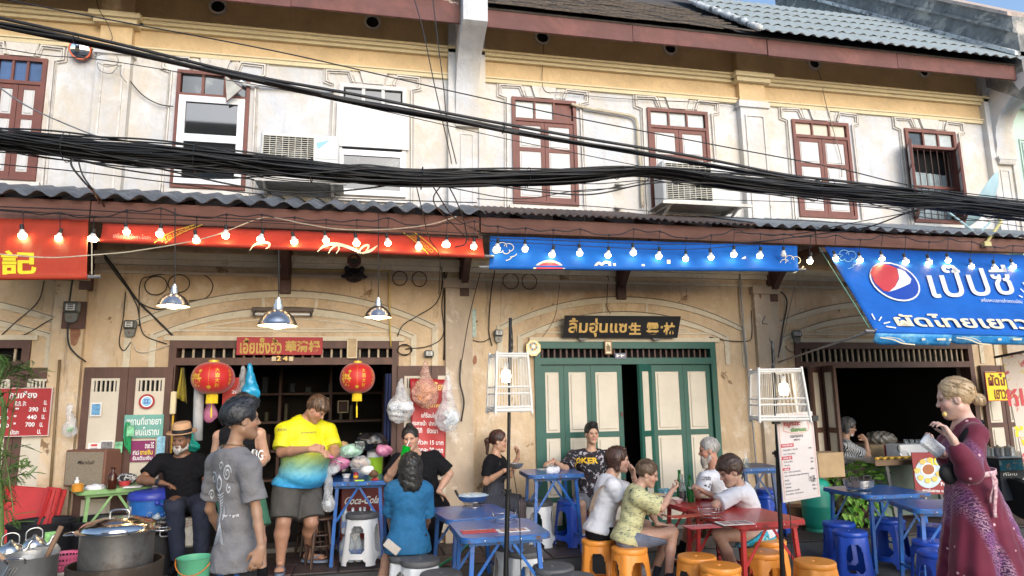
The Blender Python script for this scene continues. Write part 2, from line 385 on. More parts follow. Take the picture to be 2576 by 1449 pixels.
ZW0,ZW1=4.0,5.42 # upper windows
XS=[-7.2,-2.84,1.18,5.16,9.25] # party lines of the row
names=['cream and white shophouse behind the red price board, cut by the left edge',
         'cream and white shophouse with the wide brown doorway and the number 24',
         'cream and white shophouse with the closed green folding doors and a clay tiled roof',
         'cream and white shophouse behind the large blue awning, with pale corrugated roofing']
U=[thing('shophouse',names[i],'shophouse',((XS[i]+XS[i+1])/2,0,0),group='row of old two storey shophouses')for i in range(4)]
WIN=[[(px(-30,300),px(107,300))],
       [(px(440,300),px(626,300)),(px(852,300),px(1022,300))],
       [(px(1289,400),px(1452,400)),(px(1630,350),px(1782,350))],
       [(px(1998,400),px(2140,400)),(px(2285,430),px(2412,430))]]
DOOR=[(-7.0,-3.42),(-2.08,.38),(2.0,4.40),(5.55,8.35)]
DH=2.27
for i,u in enumerate(U):
 x0,x1=XS[i],XS[i+1]
 hs=[(a,b,ZW0,ZW1)for a,b in WIN[i]]
 holed_wall(x0,x1,3.6,5.62,hs).build('upper_wall',WHITE,u)
 b=MB();b.box(x0,x1,0,.2,5.62,6.70);b.build('frieze_wall',YELLOW,u)
 b=MB() # mouldings: thin lower string and heavier upper cornice
 for(z0,z1,d)in((5.585,5.635,.035),(5.635,5.655,.05),(5.88,5.92,.05),(5.92,5.96,.09),(5.96,5.985,.12)):b.box(x0,x1,-d,.001,z0,z1)
 b.build('cornice',CREAM,u)
 holed_wall(x0,x1,0,3.6,[(DOOR[i][0],DOOR[i][1],-.001,DH)],depth=.28).build('lower_wall',OCHRE,u)
 b=MB();b.box(x0,x1,-.04,.001,3.10,3.16);b.box(x0,x1,-.07,.001,3.16,3.24);b.box(x0,x1,-.03,.001,3.0,3.03);b.build('string_course',LINE,u)
 # arch mouldings over the door
 cx=(DOOR[i][0]+DOOR[i][1])/2;hw=(DOOR[i][1]-DOOR[i][0])/2
 b=MB();e=.42 if i else.36
 A=arc(cx,hw+e,2.44,2.80);strip(b,[(cx-hw-e,1.95)]+A+[(cx+hw+e,1.95)],.07,.02)
 A=arc(cx,hw+.17,2.32,2.61);strip(b,[(cx-hw-.17,1.98)]+A+[(cx+hw+.17,1.98)],.065,.018)
 A=arc(cx,hw-.05,2.40,2.57);strip(b,A+[(cx+hw-.05,2.38),(cx-hw+.05,2.38)],.022,.012,closed=True)
 A=arc(cx,hw-.35,2.42,2.52);strip(b,A+[(cx+hw-.35,2.41),(cx-hw+.35,2.41)],.016,.01,closed=True)
 for sx in(-.28,.28):strip(b,[(cx+sx,2.61),(cx+sx*1.05,2.77)],.03,.012)
 b.box(cx-hw-.06,cx+hw+.06,-.035,.001,DH,DH+.05)
 b.build('arch_moulding',LINE,u)
 b=MB()
 A=arc(cx,hw+e,2.455,2.845);strip(b,A,.010,.026);A=arc(cx,hw+.17,2.335,2.655);strip(b,A,.008,.024)
 b.build('moulding_dark_line',DKLINE,u)
# pilasters of the upper floor
def pilaster(u,a,b_,zt=6.6):
 m_=MB();m_.box(a,b_,-.10,.002,3.6,5.50);m_.box(a-.03,b_+.03,-.13,.002,5.50,5.58);m_.box(a-.015,b_+.015,-.115,.002,5.58,5.60)
 m_.build('pilaster',WHITE,u)
 m_=MB();m_.box(a+.01,b_-.01,-.09,.002,5.60,5.86);m_.box(a,b_,-.10,.002,5.98,zt);m_.build('pilaster_head',YELLOW,u)
 m_=MB();m_.box(a-.05,b_+.05,-.16,.002,5.86,5.92);m_.box(a-.09,b_+.09,-.20,.002,5.92,5.98);m_.build('pilaster_cornice',CREAM,u)
 m_=MB();w=.035;strip(m_,[(a+.07,3.75),(a+.07,5.38),(b_-.07,5.38),(b_-.07,3.75)],.02,.018,-.10,closed=True);m_.build('panel_moulding',WLINE,u)
pilaster(U[0],-3.02,-2.67);pilaster(U[2],4.97,5.38)
# lower pillars
for i,(a,b_)in enumerate(((-3.22,-2.92),(.92,1.24),(4.98,5.32),(8.9,9.3))):
 m_=MB();m_.box(a,b_,-.07,.002,0,3.0);m_.box(a-.03,b_+.03,-.10,.002,2.9,3.0);m_.build('pillar',PINKISH if i else OCHRE,U[min(3,i)])
# bare brick patches where the plaster has fallen
for(x,y,w,h,ui)in((190,840,26,60,0),(1195,905,14,28,2),(1912,735,10,40,2),(190,790,16,30,0)):
 c=W(x,y,-.07);pts=[]
 for k in range(14):a=2*PI*k/14;pts.append((c.x+w*.0042*.5*math.cos(a)*random.uniform(.7,1.1),c.z+h*.0042*.5*math.sin(a)*random.uniform(.75,1.1)))
 m_=MB();m_.prism(pts,-.0745,-.068);m_.build('bare_brick_patch',BRICK,U[ui])
# window surrounds ("ears", voussoirs and keystone) as raised mouldings
def surround(u,a,b_):
 cx=(a+b_)/2;hw=(b_-a)/2;m_=MB()
 for s in(-1,1):
  X=lambda k:cx+s*k
  e1=[(X(hw*.60),ZW1+.02),(X(hw*.72),ZW1+.155),(X(hw+.155),ZW1+.145),(X(hw+.155),ZW1+.01),(X(hw+.06),ZW1-.02),(X(hw+.075),3.72)]
  strip(m_,e1,.016,.034)
  e2=[(X(hw*.66),ZW1+.02),(X(hw*.76),ZW1+.13),(X(hw+.13),ZW1+.12),(X(hw+.13),ZW1+.03),(X(hw+.085),ZW1-.0),(X(hw+.1),3.72)]
  strip(m_,e2,.010,.024)
  e3=[(X(hw*.52),ZW1+.02),(X(hw*.62),ZW1+.18),(X(hw+.185),ZW1+.17),(X(hw+.185),ZW1-.01),(X(hw+.09),ZW1-.04),(X(hw+.11),3.72)]
  strip(m_,e3,.010,.024)
  m_.prism([(X(.15),ZW1+.025),(X(hw*.5),ZW1+.025),(X(hw*.72),ZW1+.165),(X(.19),ZW1+.165)][::s],-.012,.001)
 m_.prism([(cx-.12,ZW1+.01),(cx+.12,ZW1+.01),(cx+.165,5.583),(cx-.165,5.583)],-.035,.001)
 m_.box(a-.05,b_+.05,-.05,.001,3.93,3.975)
 m_.build('window_surround',WLINE,u)
for i,u in enumerate(U):
 for a,b_ in WIN[i]:surround(u,a,b_)
# windows
def panel_leaf(u,par,x0,x1,z0,z1,Y,rows,mat,pm,name='shutter',sw=.055,th=.03,xf=None,off=None):
 """framed leaf with raised panels: rows = list of (z0,z1) fractions"""
 m_=MB();h=z1-z0
 m_.box(x0,x0+sw,Y,Y+th,z0,z1,xf);m_.box(x1-sw,x1,Y,Y+th,z0,z1,xf)
 zs=[0];
 for f0,f1 in rows:m_.box(x0+sw,x1-sw,Y+.001,Y+th-.001,z0+zs[-1]*h,z0+f0*h,xf);zs.append(f1)
 m_.box(x0+sw,x1-sw,Y+.001,Y+th-.001,z0+zs[-1]*h,z1,xf)
 lf=m_.build(name,mat,par)
 for f0,f1 in rows:
  q=MB();a,b_=z0+f0*h,z0+f1*h
  q.box(x0+sw,x1-sw,Y+.014,Y+th-.006,a,b_,xf);q.box(x0+sw+.03,x1-sw-.03,Y+.004,Y+.014,a+.03,b_-.03,xf,bev=.008)
  o=q.build(name+'_panel',pm,lf)
 return lf
def frame_ring(m_,x0,x1,z0,z1,Y0,Y1,w):
 m_.box(x0,x0+w,Y0,Y1,z0,z1);m_.box(x1-w,x1,Y0,Y1,z0,z1);m_.box(x0+w,x1-w,Y0+.001,Y1-.001,z1-w,z1);m_.box(x0+w,x1-w,Y0+.001,Y1-.001,z0,z0+w)
def window(u,a,b_,panes,glass,leaves='two',fm=BROWN,trans=.30,blind=None):
 f=MB();frame_ring(f,a,b_,ZW0,ZW1,-.03,.06,.045);zt=ZW1-trans
 f.box(a+.045,b_-.045,-.028,.055,zt-.02,zt+.02)
 w=(b_-a-.09)/panes
 for k in range(1,panes):f.box(a+.045+w*k-.012,a+.045+w*k+.012,-.02,.03,zt+.02,ZW1-.045)
 f.box(a,b_,.17,.19,ZW0,ZW1)
 wn=f.build('window',fm,u)
 for k in range(panes):
  g_=glass[k]if isinstance(glass,list)else glass
  q=MB();q.box(a+.045+w*k+.0125,a+.045+w*(k+1)-.0125,.008,.014,zt+.0205,ZW1-.0455);q.build('pane',g_,wn)
 if leaves=='two':
  mid=(a+b_)/2;zb=ZW0+.045
  for(p,q_)in((a+.047,mid-.003),(mid+.003,b_-.047)):
   m_=MB();h=zt-.02-zb;sw=.05;z0=zb;rows=[(.05,.31),(.36,.62),(.67,.95)]
   m_.box(p,p+sw,-.012,.02,z0,z0+h);m_.box(q_-sw,q_,-.012,.02,z0,z0+h);last=0
   for r0,r1 in rows:m_.box(p+sw,q_-sw,-.011,.019,z0+last*h,z0+r0*h);last=r1
   m_.box(p+sw,q_-sw,-.011,.019,z0+last*h,z0+h)
   for r0,r1 in rows:
    m_.mi=1;m_.box(p+sw,q_-sw,.0,.012,z0+r0*h,z0+r1*h);m_.box(p+sw+.02,q_-sw-.02,-.009,.0,z0+r0*h+.02,z0+r1*h-.02,bev=.008);m_.mi=0
   m_.build('shutter',[fm,WPANEL],wn)
 return wn
window(U[0],*WIN[0][0],3,GLASSB)
window(U[2],*WIN[2][0],3,[GLASSL,GLASSL,BROWN]);window(U[2],*WIN[2][1],3,GLASSL,trans=.26);window(U[3],*WIN[3][0],3,[PANEL,PANEL,PANEL],trans=.24)
# window with the white two-pane sash
a,b_=WIN[1][0]
f=MB();frame_ring(f,a,b_,ZW0,ZW1,-.035,.06,.04);zt=ZW1-.30
f.box(a+.04,b_-.04,-.03,.055,zt-.02,zt+.02)
for k in(1,2):x=a+.04+(b_-a-.08)*k/3;f.box(x-.014,x+.014,-.02,.03,zt+.02,ZW1-.04)
f.box(a,b_,.17,.19,ZW0,ZW1);wn=f.build('window',BROWN,U[1])
for k in range(3):q=MB();x=a+.04+(b_-a-.08)*k/3;q.box(x+.0145,x+(b_-a-.08)/3-.0145,.008,.014,zt+.0205,ZW1-.0405);q.build('pane',GLASSD,wn)
s_=MB();frame_ring(s_,a+.043,b_-.043,ZW0+.042,zt-.022,-.06,.0,.075);zm=(ZW0+zt)/2+.03;s_.box(a+.118,b_-.118,-.058,-.002,zm-.045,zm+.045)
s_.build('white_sash',UPVC,wn)
for z0,z1 in((ZW0+.118,zm-.046),(zm+.046,zt-.098)):q=MB();q.box(a+.119,b_-.119,-.035,-.028,z0,z1);q.build('pane',GLASSK,wn)
q=MB();q.prism([(a+.10,zt+.03),(a+.20,zt+.03),(a+.24,zt+.18)],.018,.03);q.prism([(a+.30,zt+.03),(a+.36,zt+.03),(a+.37,zt+.15),(a+.31,zt+.17)],.018,.03);q.build('white_cloth_scrap',UPVC,wn)
# boarded window
a,b_=WIN[1][1]
f=MB();frame_ring(f,a,b_,ZW0,ZW1,-.03,.06,.05);f.box(a,b_,.17,.19,ZW0,ZW1);zt=ZW1-.25;f.box(a+.05,b_-.05,-.02,.055,zt-.02,zt+.02)
for k in(1,2):x=a+.05+(b_-a-.1)*k/3;f.box(x-.02,x+.02,-.02,.03,zt+.02,ZW1-.05)
wn=f.build('window',WPANEL,U[1])
for k in range(3):x=a+.05+(b_-a-.1)*k/3;q=MB();q.box(x+.0205,x+(b_-a-.1)/3-.0205,.008,.014,zt+.0205,ZW1-.0505);q.build('pane',GLASSD,wn)
q=MB();q.box(a-.02,b_+.03,-.055,-.04,4.60,zt-.0);q.build('blanking_board',M('white_board',(.70,.69,.68),.5,var=.03,dirt=((.5,.48,.45),3,.65,.85)),wn)
s_=MB();frame_ring(s_,a+.0,b_-.0,ZW0+.0,4.56,-.065,-.0305,.07);s_.build('white_sash',UPVC,wn)
q=MB();q.box(a+.07,b_-.07,-.045,-.04,ZW0+.07,4.49);q.build('pane',GLASSD,wn)
q=MB();q.sheet(lambda u_,v_:(a+.08+u_*(b_-a-.16),.1+.01*math.sin(u_*40),ZW0+.06+v_*.4),40,2);q.build('curtain',CURT,wn)
# open window with bars
a,b_=WIN[3][1]
f=MB();frame_ring(f,a,b_,ZW0,ZW1,-.03,.10,.05);zt=ZW1-.27;f.box(a+.05,b_-.05,-.025,.08,zt-.022,zt+.022);f.box(a+.05,b_-.05,-.01,.03,4.52,4.56);f.box(a,b_,.17,.19,ZW0,ZW1)
for k in(1,2):x=a+.05+(b_-a-.1)*k/3;f.box(x-.013,x+.013,-.02,.04,zt+.022,ZW1-.05)
wn=f.build('window',BROWN,U[3])
for k in range(3):x=a+.05+(b_-a-.1)*k/3;q=MB();q.box(x+.0135,x+(b_-a-.1)/3-.0135,.008,.014,zt+.0225,ZW1-.0505);q.build('pane',GLASSD if k==0 else GLASSL,wn)
for k in range(7):x=a+.1+(b_-a-.2)*k/6;q=MB();q.tube([(x,.02,ZW0+.05),(x,.02,zt)],.007,6);q.build('window_bar',IRON,wn)
q=MB();q.box(a+.05,b_-.05,.155,.165,ZW0+.05,zt);q.build('black_room_sheet',BLACK,wn)  # black sheet paints the room's darkness behind the bars
q=MB();q.sheet(lambda u_,v_:(a+.07+u_*(b_-a-.18),.12+.008*math.sin(u_*50),4.1+v_*.72-.04*u_),40,2);q.build('curtain',CURT,wn)
for sx,hx in((-1,a+.02),(1,b_-.02)):
 xf=Matrix.Translation((hx,-.03,0))@Matrix.Rotation(rad(-128 if sx<0 else 50),4,'Z');w=.30
 q=MB();x0=0 if sx<0 else-w;x1=x0+w
 q.box(x0,x1,-.015,.015,ZW0+.05,zt,xf);q.mi=1
 for z0,z1 in((.1,.38),(.46,.74),(.8,1.08)):q.box(x0+.05,x1-.05,-.022,.022,ZW0+z0,ZW0+z1,xf)
 q.build('open_shutter',[BROWN,WPANEL],wn)
# round vents
for x,y,ui in((549,18,1),(937,57,1),(1364,95,2),(1685,122,2),(2047,160,3),(2322,180,3)):
 c=W(x,y,0);q=MB();n=28;r0,r1=.080,.108
 vs=[]
 for k in range(n):
  an=2*PI*k/n;ca,sa=math.cos(an),math.sin(an)
  for r,Y in((r1,.0),(r1-.004,-.03),(r0,-.03),(r0-.004,-.003)):vs.append((c.x+r*ca,Y,c.z+r*sa))
 q.add(vs,[(k*4+j,k*4+j+1,(k+1)%n*4+j+1,(k+1)%n*4+j)for k in range(n)for j in range(3)]);vr=q.build('round_vent',CONC,U[ui],smooth=40)
 q=MB();q.add([(c.x+r0*math.cos(2*PI*k/n),-.0035,c.z+r0*math.sin(2*PI*k/n))for k in range(n)],[tuple(range(n))]);q.build('vent_black_disc',BLACK,vr)  # black disc on the uncut wall paints the vent's dark inside
# projecting party wall brackets (the white S-shaped corbels)
def corbel(u,a,b_,mat=WHITE,zt=7.3):
 prof=[(0,4.93),(-.16,4.93),(-.19,4.98),(-.19,5.02),(-.13,5.04),(-.13,5.10),(-.17,5.2),(-.17,5.34),(-.20,5.45),(-.27,5.56),(-.36,5.64),(-.48,5.70),(-.62,5.74),(-.80,5.76),(-.98,5.78),(-1.06,5.80),(-1.06,zt),(0,zt)];prof=[(y*.75,z-.15*y if 5.3<z<zt else z)for y,z in prof]
 q=MB();n=len(prof);vs=[(a,y,z)for y,z in prof]+[(b_,y,z)for y,z in prof]
 q.add(vs,[tuple(range(n)),tuple(range(2*n-1,n-1,-1))]+[(i,i+n,(i+1)%n+n,(i+1)%n)for i in range(n)])
 q.box(a-.02,b_+.02,-.15,-.001,4.995,5.035)
 q.build('corbel',mat,u,smooth=30)
 q=MB();q.box(a+.0,b_-.0,-.06,.002,3.6,4.93);strip(q,[(a+.07,3.7),(a+.07,4.85),(b_-.07,4.85),(b_-.07,3.7)],.016,.012,-.06,True);q.build('pilaster',mat,u)
 q=MB();q.box(a-.09,a,-.09,.002,3.6,6.6);q.box(b_,b_+.09,-.09,.002,3.6,6.6);q.build('side_pilaster',WHITE,u)
corbel(U[1],1.04,1.33);corbel(U[3],9.16,9.45,zt=6.12)
# upper eaves: fascia boards and roofs
EY,EZ0=-.58,6.02;SL=math.tan(rad(40))
def eave(u,x0,x1,h):
 n=2;L=(x1-x0)/n
 for k in range(n):
  q=MB();q.box(x0+k*L+.002,x0+(k+1)*L-.002,EY,EY+.035,EZ0+.012*math.sin(k*2.2),EZ0+h,bev=.003);q.build('fascia_board',FASCIA,u)
 q=MB();q.sheet(lambda a_,v_:(x0+(x1-x0)*a_,EY+.04+v_*.6,EZ0+.21+v_*.6*SL),1,1,.01);q.build('soffit',CREAM,u)
eave(U[0],-7.2,-2.86,.30);eave(U[1],-2.84,1.03,.30);eave(U[2],1.34,5.13,.26);eave(U[3],5.14,9.15,.26)
def corr_sheet(x0,x1,wl,amp,P0,P1,th=.007,spw=8,sag=0):
 """corrugated sheet from edge P0=(Y,z) to P1, ridges running down the slope"""
 nw=max(2,int((x1-x0)/wl*spw));q=MB()
 dy,dz=P1[0]-P0[0],P1[1]-P0[1];L=math.hypot(dy,dz);ny,nz=-dz/L,dy/L
 def fn(u_,v_):
  x=x0+(x1-x0)*u_;h=amp*math.sin(2*PI*x/wl)
  return(x,P0[0]+dy*v_+ny*h,P0[1]+dz*v_+nz*h)
 q.sheet(fn,nw,1,-th);return q
# clay tiles on the third house: courses of flat tiles
u=U[2];tc=0;zt0=EZ0+.27;rest=MB()
under=MB();under.sheet(lambda a_,v_:(1.34+7.8*a_,EY-.02+3*v_,zt0-.03+3*SL*v_),1,1,.02);under.build('roof_deck',TILE2,u)
tm=[]
for mt in(TILE,TILE2,TILE):
 q=MB();q.box(0,.236,0,.26,0,.016,bev=.003);tm.append(q.mesh('roof_tile',mt))
ang=math.atan(SL)
for r in range(18):
 for c in range(17):
  x=1.35+c*.24+(.12 if r%2 else 0)-(.12 if 0 else 0)
  lim=4.72-.012*r
  if x>lim or x<1.3:continue
  y=EY-.08+r*.105*math.cos(ang);z=zt0-.02+r*.105*math.sin(ang)+.012
  if tc<290:
   tc+=1;o=link_mesh('roof_tile',tm[(r*5+c*3+(r*c)%2)%3],u,(x-u.location.x,y+random.uniform(-.008,.008),z+random.uniform(-.004,.006)));o.rotation_euler=(ang-.10,random.uniform(-.02,.02),random.uniform(-.012,.012))
  else:
   xf=Matrix.Translation((x,y,z))@Matrix.Rotation(ang-.1,4,'X');rest.box(0,.236,0,.26,0,.016,xf)
rest.build('upper_tiles',TILE,u,kind='stuff')
# light corrugated roof on the fourth house, rows of overlapping sheets
u=U[3]
for r in range(5):
 for c in range(5):
  x0=4.98+c*.84-.0;x1=min(x0+.86,9.14)
  if r>0:x0-=.0
  y0=EY-.16+r*.62*math.cos(ang);z0=EZ0+.285-.04+r*.62*math.sin(ang)+.012*r
  q=corr_sheet(x0,x1,.172,.015,(y0,z0+.01),(y0+.72*math.cos(ang),z0+.72*math.sin(ang)-.012),.008)
  q.build('roof_sheet',SHEETL,u,smooth=50)
q=MB();pts=[(4.95+random.uniform(-.02,.02),EY-.15+k*.05*math.cos(ang),EZ0+.285+k*.05*math.sin(ang))for k in range(44)]
q.tube(pts,[random.uniform(.030,.055)for k in range(44)],8);q.build('mortar_ridge',MORTAR,u,smooth=True)
for ui,(x0,x1)in enumerate(((-7.2,-2.86),(-2.84,1.03))):
 q=corr_sheet(x0,x1,.172,.026,(EY-.1,EZ0+.34),(1.8,EZ0+.34+2.7*SL));q.build('roof_sheet',SHEETW,U[ui],smooth=50)
# mossy gable wall closing the row at the right, then the mint building
gw=thing('gable_wall','blackened mossy gable wall with peeling pink coping above the pale corrugated roof','wall',(9.4,0,6))
def slopewall(x0,x1,lo,hi,y0=-.68,y1=4.8):
 q=MB();base=lambda y:EZ0+.32+(y-EY)*SL
 vs=[]
 n=14
 for k in range(n+1):
  y=y0+(y1-y0)*k/n;j=.012*math.sin(k*3.1)
  vs+=[(x0-j,y,base(y)+lo),(x0+j,y,base(y)+hi+j),(x1,y,base(y)+hi+j),(x1,y,base(y)+lo)]
 fs=[]
 for k in range(n):
  for a_ in range(4):fs.append((k*4+a_,k*4+(a_+1)%4,(k+1)*4+(a_+1)%4,(k+1)*4+a_))
 fs+=[(3,2,1,0),(n*4,n*4+1,n*4+2,n*4+3)]
 q.add(vs,fs);return q
slopewall(9.16,9.5,-.6,.46).build('wall_face',MOSSY,gw);slopewall(9.06,9.6,.10,.17).build('lower_band',MORTAR,gw)
slopewall(9.08,9.6,.46,.52).build('upper_band',MOSSY,gw);slopewall(9.10,9.56,.52,.72).build('parapet',MOSSY,gw);slopewall(9.03,9.65,.72,.78).build('coping',COPING,gw)
mb_=thing('mint_building','pale mint green building glimpsed at the right edge of the frame','building',(12,0,0))
q=MB();q.box(9.52,16,.02,6,0,6.4);q.build('wall',MINT,mb_)
q=MB();q.box(9.5,16,-.3,.019,5.9,6.05);q.build('cornice',MINT,mb_)
q=MB();q.box(9.95,10.4,-.03,.0,4.1,5.0);[q.box(9.97,10.38,-.045,-.03,4.12+k*.07,4.16+k*.07)for k in range(12)];q.build('louvred_shutter',M('teal_shutter',(.05,.17,.19),.6),mb_)
q=MB();[strip(q,[(9.85-d,3.8),(9.85-d,5.3+d),(10.6,5.3+d)],.015,.02,.02)for d in(0,.05,.1)];q.build('window_surround',MINT,mb_)
# ============ lower canopy
CZ,CY=3.50,-1.2
for ui,(x0,x1,wl,amp,mt)in enumerate(((-7.2,-2.84,.215,.028,SHEETW),(-2.84,1.16,.215,.028,SHEETW),(1.16,4.30,.084,.012,RUSTY),(4.30,9.4,.185,.022,M('mid_asbestos',(.24,.26,.27),.7,var=.2,vs=5,bump=.3,bs=40,dirt=((.10,.10,.11),5,.55,.75))))):
 n=max(1,round((x1-x0)/.9));L=(x1-x0)/n
 for k in range(n):
  dz=random.uniform(-.006,.012)
  q=corr_sheet(x0+k*L,x0+(k+1)*L+.04,wl,amp,(CY-.06+random.uniform(-.02,.02),CZ+dz),(.0,3.93+dz),.008)
  q.build('canopy_sheet',mt,U[ui],smooth=50)
for ui,(x0,x1)in enumerate(((-7.2,-2.55),(-2.54,1.145),(1.16,5.14),(5.15,9.5))):
 q=MB();q.box(x0,x1,CY+.02,CY+.07,3.27 if ui<2 else 3.31,3.475,bev=.004);q.build('canopy_beam',FASCIA2,U[ui])
 q=MB()
 for k in range(int((x1-x0)/.55)+1):
  x=x0+.05+k*.55
  if x<x1:q.bar((x,CY+.07,3.40),(x,0,3.82),.05,.08)
 q.build('canopy_rafters',DKBROWN,U[ui],kind='stuff')if 0 else q.build('canopy_rafter',DKBROWN,U[ui])
# carved brackets
def bracket(u,x,zb=2.80):
 q=MB();q.box(x-.06,x+.06,-.075,-.0,zb,3.40,bev=.008);q.box(x-.045,x+.045,-1.12,-.075,3.24,3.33)
 prof=[(-.075,2.95),(-.13,2.97),(-.22,3.06),(-.34,3.16),(-.5,3.24),(-.075,3.24)];n=len(prof)
 vs=[(x-.04,y,z)for y,z in prof]+[(x+.04,y,z)for y,z in prof]
 q.add(vs,[tuple(range(n)),tuple(range(2*n-1,n-1,-1))]+[(i,i+n,(i+1)%n+n,(i+1)%n)for i in range(n)])
 q.build('bracket',DKBROWN,u)
bracket(U[1],W(720,700).x);bracket(U[1],1.145);bracket(U[2],W(1558,700).x);bracket(U[3],W(1932,700).x+.02);bracket(U[0],W(222,700).x)
# ============ doorways
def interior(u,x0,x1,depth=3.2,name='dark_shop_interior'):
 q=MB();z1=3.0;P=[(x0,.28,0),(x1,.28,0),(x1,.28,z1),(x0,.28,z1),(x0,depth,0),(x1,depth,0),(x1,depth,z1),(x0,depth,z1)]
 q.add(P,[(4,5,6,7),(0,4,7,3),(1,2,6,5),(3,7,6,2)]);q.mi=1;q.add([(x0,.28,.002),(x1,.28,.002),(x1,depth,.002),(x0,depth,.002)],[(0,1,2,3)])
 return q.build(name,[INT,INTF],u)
def door_frame(u,i,mat,slats,sm,lint=2.0,w=.075,fy=-.03):
 a,b_=DOOR[i];f=MB()
 f.box(a,a+w,fy,.14,0,DH);f.box(b_-w,b_,fy,.14,0,DH);f.box(a+w,b_-w,fy+.002,.138,DH-.085,DH);f.box(a+w,b_-w,fy+.002,.138,lint-.03,lint+.05)
 df=f.build('door_frame',mat,u);n=slats
 for k in range(n):
  x=a+w+(b_-a-2*w)*(k+.5)/n;q=MB();q.box(x-.011,x+.011,.03,.05,lint+.05,DH-.085);q.build('transom_slat',sm,df)
 q=MB();q.box(a+w,b_-w,.139,.142,lint+.05,DH-.085);q.build('transom_black_sheet',BLACK,df)  # black sheet paints the dark behind the slats
 return df
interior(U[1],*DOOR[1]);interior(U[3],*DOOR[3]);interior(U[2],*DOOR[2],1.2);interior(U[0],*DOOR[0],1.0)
door_frame(U[0],0,DKBROWN,20,SLAT);door_frame(U[1],1,DKBROWN,22,SLAT,2.03);door_frame(U[2],2,GREEN,29,IRON,2.02);door_frame(U[3],3,DKBROWN,30,SLAT,1.96)
# tall folding leaves
def leaf(par,hinge,ang,w,z0,z1,rows,mat,pm,name='door_leaf',th=.035,sw=.06,vent=False):
 """leaf starting at hinge=(x,y) and going out at ang degrees"""
 xf=Matrix.Translation((hinge[0],hinge[1],0))@Matrix.Rotation(rad(ang),4,'Z');h=z1-z0;m_=MB()
 m_.box(0,sw,-th/2,th/2,z0,z1,xf);m_.box(w-sw,w,-th/2,th/2,z0,z1,xf);last=0
 for r0,r1 in rows:m_.box(sw,w-sw,-th/2+.001,th/2-.001,z0+last*h,z0+r0*h,xf);last=r1
 m_.box(sw,w-sw,-th/2+.001,th/2-.001,z0+last*h,z1,xf)
 lf=m_.build(name,mat,par)
 for i,(r0,r1)in enumerate(rows):
  q=MB();a,c=z0+r0*h,z0+r1*h
  if vent and i==len(rows)-1:
   q.box(sw,w-sw,-.012,.012,c-.025,c,xf);q.box(sw,w-sw,-.012,.012,a,c-.14,xf);q.box(sw,sw+.03,-.012,.012,c-.14,c-.025,xf);q.box(w-sw-.03,w-sw,-.012,.012,c-.14,c-.025,xf)
   for k in range(5):x=sw+.03+(w-2*sw-.06)*(k+.5)/5;q.box(x-.008,x+.008,-.01,.01,c-.14,c-.025,xf)
   q.mi=1;q.box(sw,w-sw,.0125,.016,c-.14,c-.025,xf);q.mi=0
  else:q.box(sw,w-sw,-.010,.010,a,c,xf);q.box(sw+.028,w-sw-.028,-.022,-.010,a+.028,c-.028,xf,bev=.008)
  q.build('door_panel',[pm,BLACK],lf)
 return lf
R3=[(.035,.17),(.20,.55),(.585,.955)]
g0,g1=DOOR[2][0]+.078,DOOR[2][1]-.078
xs=[W(x,980,.0).x for x in(1345,1420,1488,1567)];xs[0]=g0
for k in range(3):leaf(U[2],(xs[k],.03),0,xs[k+1]-xs[k]-.003,.04,1.985,R3,GREEN,PANEL)
xr=[W(x,980,0).x for x in(1640,1722)]+[g1]
for k in range(2):leaf(U[2],(xr[k],.03),0,xr[k+1]-xr[k]-.003,.04,1.985,R3,GREEN,PANEL)
leaf(U[2],(xr[0]-.01,.0),180+32,.26,.04,1.985,R3,GREEN,PANEL)
q=MB()
for zz in(.55,1.35):q.box(xs[3]-.04,xs[3]-.01,.0,.01,zz,zz+.06);q.box(xr[0]-.06,xr[0]-.03,-.02,.008,zz+.02,zz+.09)
q.build('hinge',IRON,U[2])
# house 24: leaves folded back against the wall
RV=[(.03,.30),(.33,.94)]
def outleaf(u,xa,xb,vent=True,zt=1.98,Y=-.045):return leaf(u,(xa,Y),0,xb-xa-.004,.06,zt,RV if vent else R3,DKBROWN,PANEL,vent=vent,sw=.075)
xa=[W(x,1000,-.05).x for x in(207,320,433)]
outleaf(U[1],xa[0],xa[1]);outleaf(U[1],xa[1],xa[2])
xb=[W(x,1000,-.05).x for x in(1000,1085,1150)]
outleaf(U[1],xb[0],xb[1]);outleaf(U[1],xb[1],xb[2])
xc=[W(x,1000,-.05).x for x in(-60,45,150)]
outleaf(U[0],xc[0],xc[1],True);outleaf(U[0],xc[1],xc[2],True)
# fourth house: leaves open at an angle
ld=(DOOR[3][0]+.0,-.02)
leaf(U[3],(W(2052,900).x,-.05),205,.26,.05,1.95,R3,DKBROWN,PANEL);leaf(U[3],(W(2058,900).x,-.06),262,.30,.05,1.95,R3,DKBROWN,PANEL)
for k in range(3):leaf(U[3],(8.42+k*.34,-.04),0,.33,.05,1.95,R3,DKBROWN,PANEL)
# stone thresholds
for i in(1,2,3):
 q=MB();q.box(DOOR[i][0]-.02,DOOR[i][1]+.02,-.06,.28,0,.05 if i!=3 else.03,bev=.008);q.build('threshold',M('threshold_stone',(.16,.14,.12),.7,var=.25,bump=.3),U[i])
